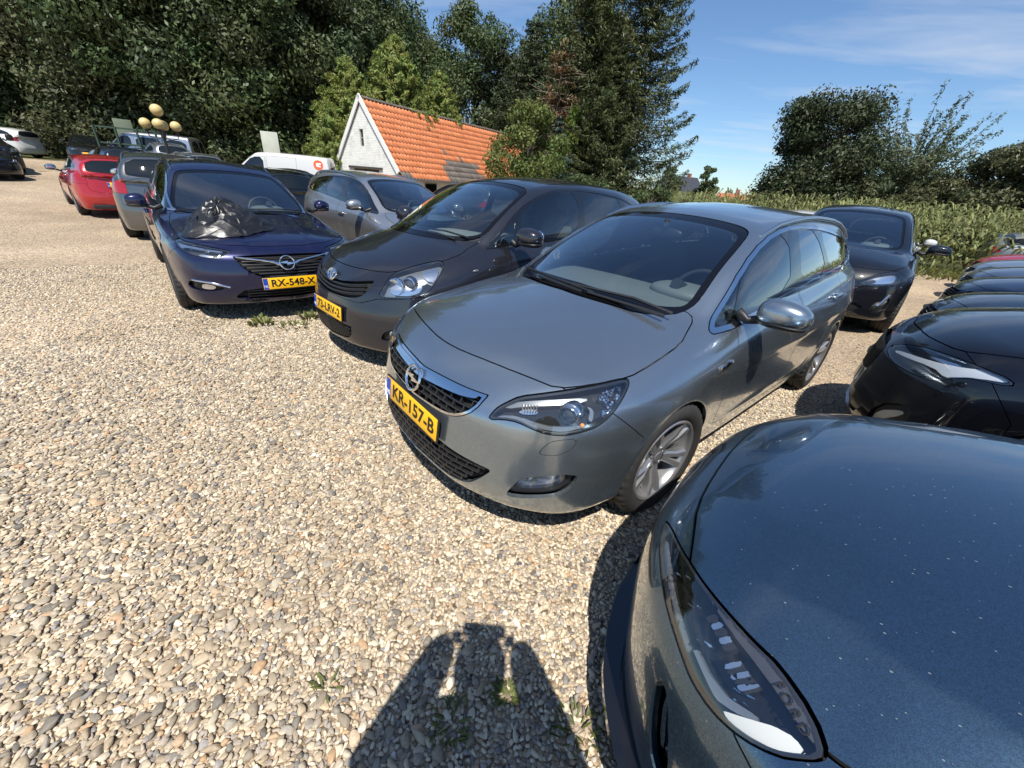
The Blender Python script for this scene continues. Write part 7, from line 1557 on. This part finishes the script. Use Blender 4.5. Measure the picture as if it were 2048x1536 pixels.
# ---------------------------------------------------------------- street furniture and small things
def build_lamp(x,y):
    o=empty('street_lamp',(x,y,gz(x,y))); tag(o,'black lamp post with five cream globe lamps in front of the wood','street lamp')
    IR=plain('cast_iron',(.018,.02,.02),.45); GL=plain('cream_globe',(.58,.45,.19),.35,0,.3,var=.12,vscale=5)
    part('post',o,IR,lambda bm:(lathe(bm,[(.14,0),(.14,.3),(.09,.45),(.06,.6),(.045,2.2),(.06,2.25),(.04,2.3),(.035,2.62)],16,'z')))
    for k in range(4):
        a=k*math.pi/2+.55; ca,sa=math.cos(a),math.sin(a)
        part('arm',o,IR,lambda bm:(tube(bm,[(0,0,2.05),(.22*ca,.22*sa,2.0),(.40*ca,.40*sa,2.06),(.42*ca,.42*sa,2.22)],.02,8),lathe_at(bm,[(.02,0),(.07,.05),(.06,.08)],(.42*ca,.42*sa,2.18))))
        part('globe',o,GL,lambda bm: superell(bm,(.42*ca,.42*sa,2.43),(.165,.165,.16),2,24,16))
    part('globe',o,GL,lambda bm: superell(bm,(0,0,2.86),(.185,.185,.18),2,24,16))
    return o
def build_board(name,label,x,y,z0,w,h,rz,col,post=True):
    o=empty(name,(x,y,gz(x,y)),rz); tag(o,label,'board')
    part('panel',o,plain(name+'_panel',col,.7,var=.25,vscale=2),lambda bm: box(bm,(0,0,z0+h/2),(w,.035,h),bev=.006))
    for sx in (-1,1): part('post',o,plain('grey_timber',(.12,.11,.09),.8,var=.3),lambda bm: box(bm,(sx*(w/2-.06),.05,(z0+h*.7)/2),(.07,.06,z0+h*.7)))
    return o
def build_rack(x,y,rz,z):
    o=empty('glass_rack',(x,y,z),rz); tag(o,'dark green metal glass-carrying rack standing before the silver van','rack')
    GR=plain('dark_green_metal',(.035,.06,.045),.45)
    for sx in (-1.3,-.4,.5,1.3): part('upright',o,GR,lambda bm: box(bm,(sx,0,1.0),(.07,.07,2.0)))
    for zz in (.5,1.3,1.97): part('rail',o,GR,lambda bm: box(bm,(0,.07,zz),(2.75,.06,.07)))
    return o
def build_bag(c):
    """crumpled bin bag lying on the blue bonnet: a faceted lump of folded film"""
    rg=np.random.default_rng(21); na,nr=26,9; cx,cy=.28,-.40
    bnd=lambda a: np.interp(a%6.2832,[0,.6,1.1,1.55,2.0,2.6,3.14,3.9,4.5,5.2,5.8,6.2832],[.32,.35,.42,.50,.40,.34,.34,.34,.36,.36,.36,.32])
    P2=[(cx,cy,0.)]
    for j in range(1,nr+1):
        for i in range(na):
            a=2*math.pi*(i+.5*(j%2))/na+rg.normal()*.05; r=(j/nr)**.9*(1+(rg.normal()*.05 if j<nr else 0)); R=bnd(a)*(1+.07*math.sin(5*a+1)*r)*(1+(rg.normal()*.035 if j==nr else 0)); P2.append((cx+r*R*math.cos(a),cy+r*R*math.sin(a),r))
    P2=np.array(P2); B,N=c.surfs('top',P2[:,:2],.5); r=np.clip(P2[:,2],0,1)
    ridge=np.exp(-((P2[:,0]-.16-.25*(P2[:,1]+.36))/.13)**2)*np.exp(-((P2[:,1]+.36)/.30)**2)
    hgt=.15*(1-r**3.2)+.13*ridge*(1-r**2)+rg.normal(size=len(r))*.016*np.clip(1.1-r,0,1); hgt=np.where(r>.97,.006,np.clip(hgt,.008,None))
    V=np.stack([P2[:,0],P2[:,1],B[:,2]+hgt],1); F=[]
    for i in range(na): F.append((0,1+i,1+(i+1)%na))
    for j in range(nr-1):
        b0=1+j*na;b1=b0+na
        for i in range(na):
            i2=(i+1)%na
            if rg.uniform()<.5: F+=[(b0+i,b1+i,b1+i2),(b0+i,b1+i2,b0+i2)]
            else: F+=[(b0+i,b1+i,b0+i2),(b0+i2,b1+i,b1+i2)]
    # one subdivision with small jitter for the finer wrinkles
    m=refine(M(V,np.zeros_like(V),np.array(F)),np.ones(len(F),bool)); k=len(V); m.V[k:,2]+=rg.normal(size=len(m.V)-k)*.0055
    q,_=c.surfs('top',m.V[:,:2],.5); m.V[:,2]=np.maximum(m.V[:,2],q[:,2]+.004)
    me=mesh_np('plastic_bag',m.V,m.T,mats=[plain('bin_bag_plastic',(.010,.010,.011),.36,0,.12,bump=.4,bscale=14)],smooth=True)
    o=link('plastic_bag',me); o.matrix_world=c.root.matrix_basis.copy(); tag(o,"crumpled glossy black plastic bag lying on the dark blue car's bonnet",'bag')
    es=o.modifiers.new('crease','EDGE_SPLIT'); es.split_angle=math.radians(16)
    return o
def build_person():
    """the photographer, behind the camera; only the shadow on the gravel shows"""
    o=empty('person',(0,-.47,0)); tag(o,'person in dark clothes holding up a phone, seen only as the shadow on the gravel','person')
    def skin(name,verts,edges,mat,sub=2):
        me=bpy.data.meshes.new(name); me.from_pydata([v[:3] for v in verts],edges,[]); ob=link(name,me,o,mat)
        md=ob.modifiers.new('skin','SKIN'); 
        for i,v in enumerate(verts): me.skin_vertices[0].data[i].radius=(v[3],v[4] if len(v)>4 else v[3])
        me.skin_vertices[0].data[0].use_root=True
        s=ob.modifiers.new('sub','SUBSURF'); s.levels=sub; s.render_levels=sub; return ob
    cl=plain('dark_clothes',(.03,.035,.05),.85); sk=plain('skin',(.45,.28,.20),.5)
    v=[(0,.02,.95,.18,.13),(0,.09,1.16,.20,.13),(0,.17,1.35,.22,.13),(0,.21,1.46,.12,.09),(0,.23,1.51,.065),(0,.27,1.55,.095,.11),(0,.27,1.62,.088,.10)]
    e=[(0,1),(1,2),(2,3),(3,4),(4,5),(5,6)]
    for sg in (1,-1):
        b=len(v); v+=[(sg*.10,0,.86,.10),(sg*.12,.02,.48,.068),(sg*.13,-.02,.09,.05),(sg*.14,.10,.045,.045)]; e+=[(0,b),(b,b+1),(b+1,b+2),(b+2,b+3)]
        b=len(v); v+=[(sg*.20,.18,1.38,.09),(sg*.295,.23,1.15,.085),(sg*.165,.37,1.41,.065),(sg*.125,.43,1.490,.06,.045)]; e+=[(2,b),(b,b+1),(b+1,b+2),(b+2,b+3)]
    body=skin('body',v,e,cl)
    for sg in (1,-1):
        for k in range(5):
            zz=1.515-.017*k; b=(sg*.112,.435,1.485-.004*k); 
            if k<4: skin('finger',[(*b,.010),(sg*(.100),.425-.0,zz,.008),(sg*(.082),.418,zz,.0075)],[(0,1),(1,2)],sk,1)
            else: skin('thumb',[(*b,.011),(sg*.095,.418,1.475,.009),(sg*.075,.414,1.49,.008)],[(0,1),(1,2)],sk,1)
    part('hair',o,plain('hair',(.03,.02,.015),.7),lambda bm: superell(bm,(0,.255,1.61),(.093,.11,.09),2.2)); part('nose',o,sk,lambda bm: superell(bm,(0,.375,1.56),(.014,.018,.022),2))
    p=part('phone',o,GBLK,lambda bm: box(bm,(0,.44,1.516),(.16,.009,.078),bev=.003)); p.parent=None; p.location=(0,-.47,0); p.name='phone'; tag(p,"photographer's phone held sideways, seen only as the top of the shadow",'phone')
    return o
# ---------------------------------------------------------------- assembly
import time as _time
_t0=_time.time()
def _lap(s): print('LAP %-12s %.1f'%(s,_time.time()-_t0))
build_ground(); build_pebbles(); _lap('ground')
build_house(); _lap('house')
far_house('far_house','distant house with a steep dark roof beyond the maize',(*pdir(1352,105),-1.6),math.radians(25),8,9,3.4,7.6,(.035,.038,.05),(.55,.54,.50))
far_house('far_cottage','distant low orange roof showing above the maize',(*pdir(1502,85),-1.2),math.radians(160),6,11,2.3,4.2,(.42,.12,.06),(.5,.45,.38))
build_trees(); _lap('trees'); build_corn(); _lap('corn')
build_astra((0.2182,2.2753),-2.40539); _lap('estate')
build_verso((-1.0432,3.8477),-2.29964); _lap('people carrier')
_ins=build_insignia((-3.13436,4.76345),-.794626); build_bag(_ins); _lap('blue estate')
build_ford((1.335,.615),2.402); _lap('blue hatch'); build_volvo((3.26,2.18),2.43); _lap('suv'); build_xc((4.82,6.375),-2.274); _lap('suv2')
RED_P=paint('red_paint',(.36,.006,.010),.15,.3,.15,.012,spec=.3); SIL=paint('silver_paint',(.46,.47,.48),.85,.30,.12,.02); GRY=paint('mid_grey_paint',(.13,.135,.14),.8,.28,.15,.02); BLKP=paint('black_paint',(.004,.004,.005),0,.35,.1,.004,spec=.12); WHT=paint('white_paint',(.55,.55,.53),0,.35,.03,.03); NAVY=paint('navy_paint',(.005,.008,.022),.2,.3,.2,.008,spec=.2); GRN=paint('green_grey_paint',(.20,.22,.21),.6,.34,.15,.03)
def at_(x,y): return dict(loc=(x,y),z=gz(x,y))
gen_car('red_estate_car','bright red estate car seen from behind, nearest the open gravel on the left',RED_P,Map(.77,2.81,1.04,.905,1.44,.18,.95),yaw=2.459,h=.045,trim=SATIN,rear=bmw_rear,chrome_mirror=BLK,**at_(-13.38,13.11))
gen_car('grey_suv','grey SUV with a silver mirror cap, between the red and the dark blue estate',GRY,Map(.86,2.65,.95,.92,1.63,.22,1.08,rw=.35),yaw=2.22,h=.04,rails=SATIN,chrome_mirror=SIL,lamp='slim',**at_(-9.15,10.95))
gen_car('compact_people_carrier','light silver people carrier with roof rails, between the dark blue and anthracite cars',SIL,Map(.85,2.67,.86,.90,1.57,.2,1.03),(-1.5,6.65),-.742,-.04,.038,glassm=G_SIDE,rails=SATIN,inside=True)
_lap('mid cars')
C=lambda *a,**k: gen_car(*a,h=.07,**k)
C('dark_estate','dark navy car showing only its rear window, beyond the red estate',NAVY,Map(.80,2.7,.9,.90,1.46,.19,.95),yaw=2.45,**at_(-16.9,17.5))
C('silver_estate','pale silver estate beyond the grey SUV, just left of the globe lamp',SIL,Map(.85,2.7,1.0,.90,1.50,.19,.97),yaw=2.44,rails=SATIN,**at_(-15.4,19.2))
C('estate_with_rails','greenish grey estate with silver roof rails right behind the grey SUV',GRN,Map(.88,2.7,1.0,.91,1.56,.2,1.02),yaw=2.44,rails=SATIN,**at_(-11.9,14.9))
C('dark_estate','dark grey estate roof in the middle of the back row, left of the white van',GRY,Map(.85,2.7,1.0,.90,1.50,.19,.97),yaw=2.44,**at_(-10.3,16.6))
C('silver_estate','silver car roof in the back row, right of the globe lamp',SIL,Map(.85,2.65,.9,.90,1.52,.19,.98),yaw=2.44,rails=BLK,**at_(-19.2,22.4))
C('black_estate','black car with a roof spoiler directly behind the dark blue estate',BLKP,Map(.85,2.7,1.0,.91,1.50,.19,.98),yaw=2.44,rails=GBLK,**at_(-8.8,13.3))
C('black_estate','black car tucked behind the silver people carrier, below the white van',BLKP,Map(.85,2.7,.9,.90,1.49,.19,.97),yaw=2.44,rails=SATIN,**at_(-6.9,14.7))
C('grey_estate','dark car with silver roof rails in front of the shed side wall',GRY,Map(.85,2.7,1.0,.91,1.56,.2,1.02),yaw=2.44,rails=SATIN,**at_(-3.6,17.2))
gen_van('delivery_van','white panel van with a round orange logo in front of the shed gable',WHT,(-12.6,18.45),math.radians(195),gz(-10.4,19),.045,logo=True)
_x,_y=pdir(225,31); gen_van('silver_van','silver van parked at the foot of the wood, behind the green rack',SIL,(_x,_y),math.radians(196),gz(_x,_y)-.12,.06,windows=True)
_x,_y=pdir(262,29.5); build_rack(_x,_y,math.radians(12),gz(_x,_y))
C('small_black_car','small black hatchback facing the camera with a yellow plate, far left',BLKP,Map(.80,2.5,.7,.87,1.46,.19,.95),yaw=-.83,txt='',lamp='tall',**at_(-25.0,24.4))
C('white_coupe','white car seen side-on at the left, in front of the wood',WHT,Map(.85,2.61,.85,.87,1.43,.19,.95,tail=-.25),yaw=3.2,**at_(-31.6,24.3))
_x,_y=pdir(-52,27); gen_van('black_van','black van cut off by the left edge of the picture',BLKP,(_x,_y),math.radians(-22),gz(_x,_y),.06)
C('black_hatchback','low black car nose beside the black van at the left edge',BLKP,Map(.85,2.6,.8,.88,1.30,.18,.88),yaw=math.radians(-20),**at_(*pdir(-62,25)))
_lap('back row')
for i,(x,y,P_,mp,lb,lm) in enumerate(((5.15,3.85,BLKP,Map(.88,2.75,.95,.92,1.50,.2,.98),'black car immediately behind the glossy black SUV at the right edge','sweep'),(6.95,5.45,NAVY,Map(.88,2.7,.9,.91,1.49,.2,.97),'dark navy car, second behind the glossy black SUV at the right edge','slim'),(8.75,7.05,paint('slate_paint',(.12,.15,.19),.7,.30,.2,.02),Map(.86,2.65,.9,.90,1.50,.2,.98),'slate blue car in the middle of the right-hand row','sweep'),(10.55,8.75,paint('pale_blue_paint',(.36,.41,.46),.75,.30,.12,.02),Map(.86,2.65,.9,.90,1.50,.2,.98),'pale blue-grey car next to the red one in the right-hand row','tall'),(12.45,10.5,RED_P,Map(.84,2.6,.85,.88,1.50,.2,.99),'red hatchback near the maize at the right edge','sweep'))):
    C(('row_car','row_car','row_car','row_car','red_hatchback')[i],lb,P_,mp,yaw=2.43,lamp=lm,**at_(x,y))
C('silver_hatchback','silver-green hatchback beyond the red one, at the edge of the maize',GRN,Map(.84,2.6,.85,.88,1.50,.2,.99),yaw=2.43-math.pi,**at_(17.8,12.0))
C('white_estate','white car with a white mirror, half hidden behind the black SUV',WHT,Map(.88,2.7,1.0,.90,1.56,.2,1.03),yaw=-2.274,**at_(8.2,10.0))
C('white_estate','white car whose roof shows above the silver-grey estate',WHT,Map(.88,2.7,1.0,.90,1.56,.2,1.03),yaw=-2.274,**at_(7.4,11.9))
_lap('right row')
build_lamp(-13.15,15.75)
_x,_y=pdir(548,25); build_board('pale_board','tall pale board standing upright left of the shed',_x,_y,.7,.72,2.0,math.radians(20),(.42,.43,.36))
_x,_y=pdir(262,33); build_board('green_board','narrow green board leaning up behind the silver van',_x,_y,.8,.75,1.55,math.radians(40),(.12,.15,.10))
GRASS=(.10,.13,.035)
_in=lambda x,y:(-3.13436+x*.7006+y*.7135,4.76345-x*.7135+y*.7006)
for i,(lx,ly,n,r,hh,lb) in enumerate(((1.02,-.35,60,.20,.11,'low green weed tuft under the left of the blue estate bumper'),(1.05,.10,50,.16,.12,'low green weed tuft under the yellow plate of the blue estate'),(1.10,.50,60,.20,.10,'low green weed tuft between the blue estate and the anthracite car'),(1.25,-.10,40,.25,.06,'thin grass patch on the gravel before the blue estate'))):
    x,y=_in(lx,ly); plant_tuft('weed_tuft',lb,x,y,n,r,hh,40+i,GRASS,'weed','weeds in the gravel',.010)
for i,(px,py,n,r,hh,fl,lb) in enumerate(((1010,1395,40,.05,.035,.95,'flat rosette weed inside the shadow on the gravel'),(1150,1460,40,.10,.05,.7,'wispy grass tuft right of the rosette weed in the shadow'),(905,1450,40,.10,.05,.7,'wispy grass tuft left of the rosette weed in the shadow'),(652,1380,14,.05,.05,.8,'tiny green sprig on the open gravel left of the shadow'))):
    u=(px-1024)/CAM_F; v=(py-768)/CAM_F; d=_f+_R*u-_U*v; k=-CAM_H/d.z; plant_tuft('weed_tuft',lb,d.x*k,d.y*k,n,r,hh,60+i,(.040,.060,.024) if i==0 else (.09,.085,.04),'weed','weeds in the gravel',.0045 if i==0 else .003,fl)
def field_grass():
    rg=np.random.default_rng(4); T=np.array([-FN[1],FN[0]]); n=9000; s=rg.uniform(-8,16,n); d=-np.abs(rg.normal(size=n))*.9+.3; x=FP[0]+FN[0]*d+T[0]*s; y=FP[1]+FN[1]*d+T[1]*s
    C_=np.stack([x,y,GZ(x,y)+rg.uniform(.02,.22,n)],1); me=leaves_mesh('field_edge_grass',C_,.13,leaf_mat('field_grass_leaf',(.13,.14,.04),.3),rg,-.1,.25,hang=.5); tag(link('field_edge_grass',me),'rough grass along the edge of the maize','grass',kind='stuff')
field_grass()
build_person(); _lap('all')
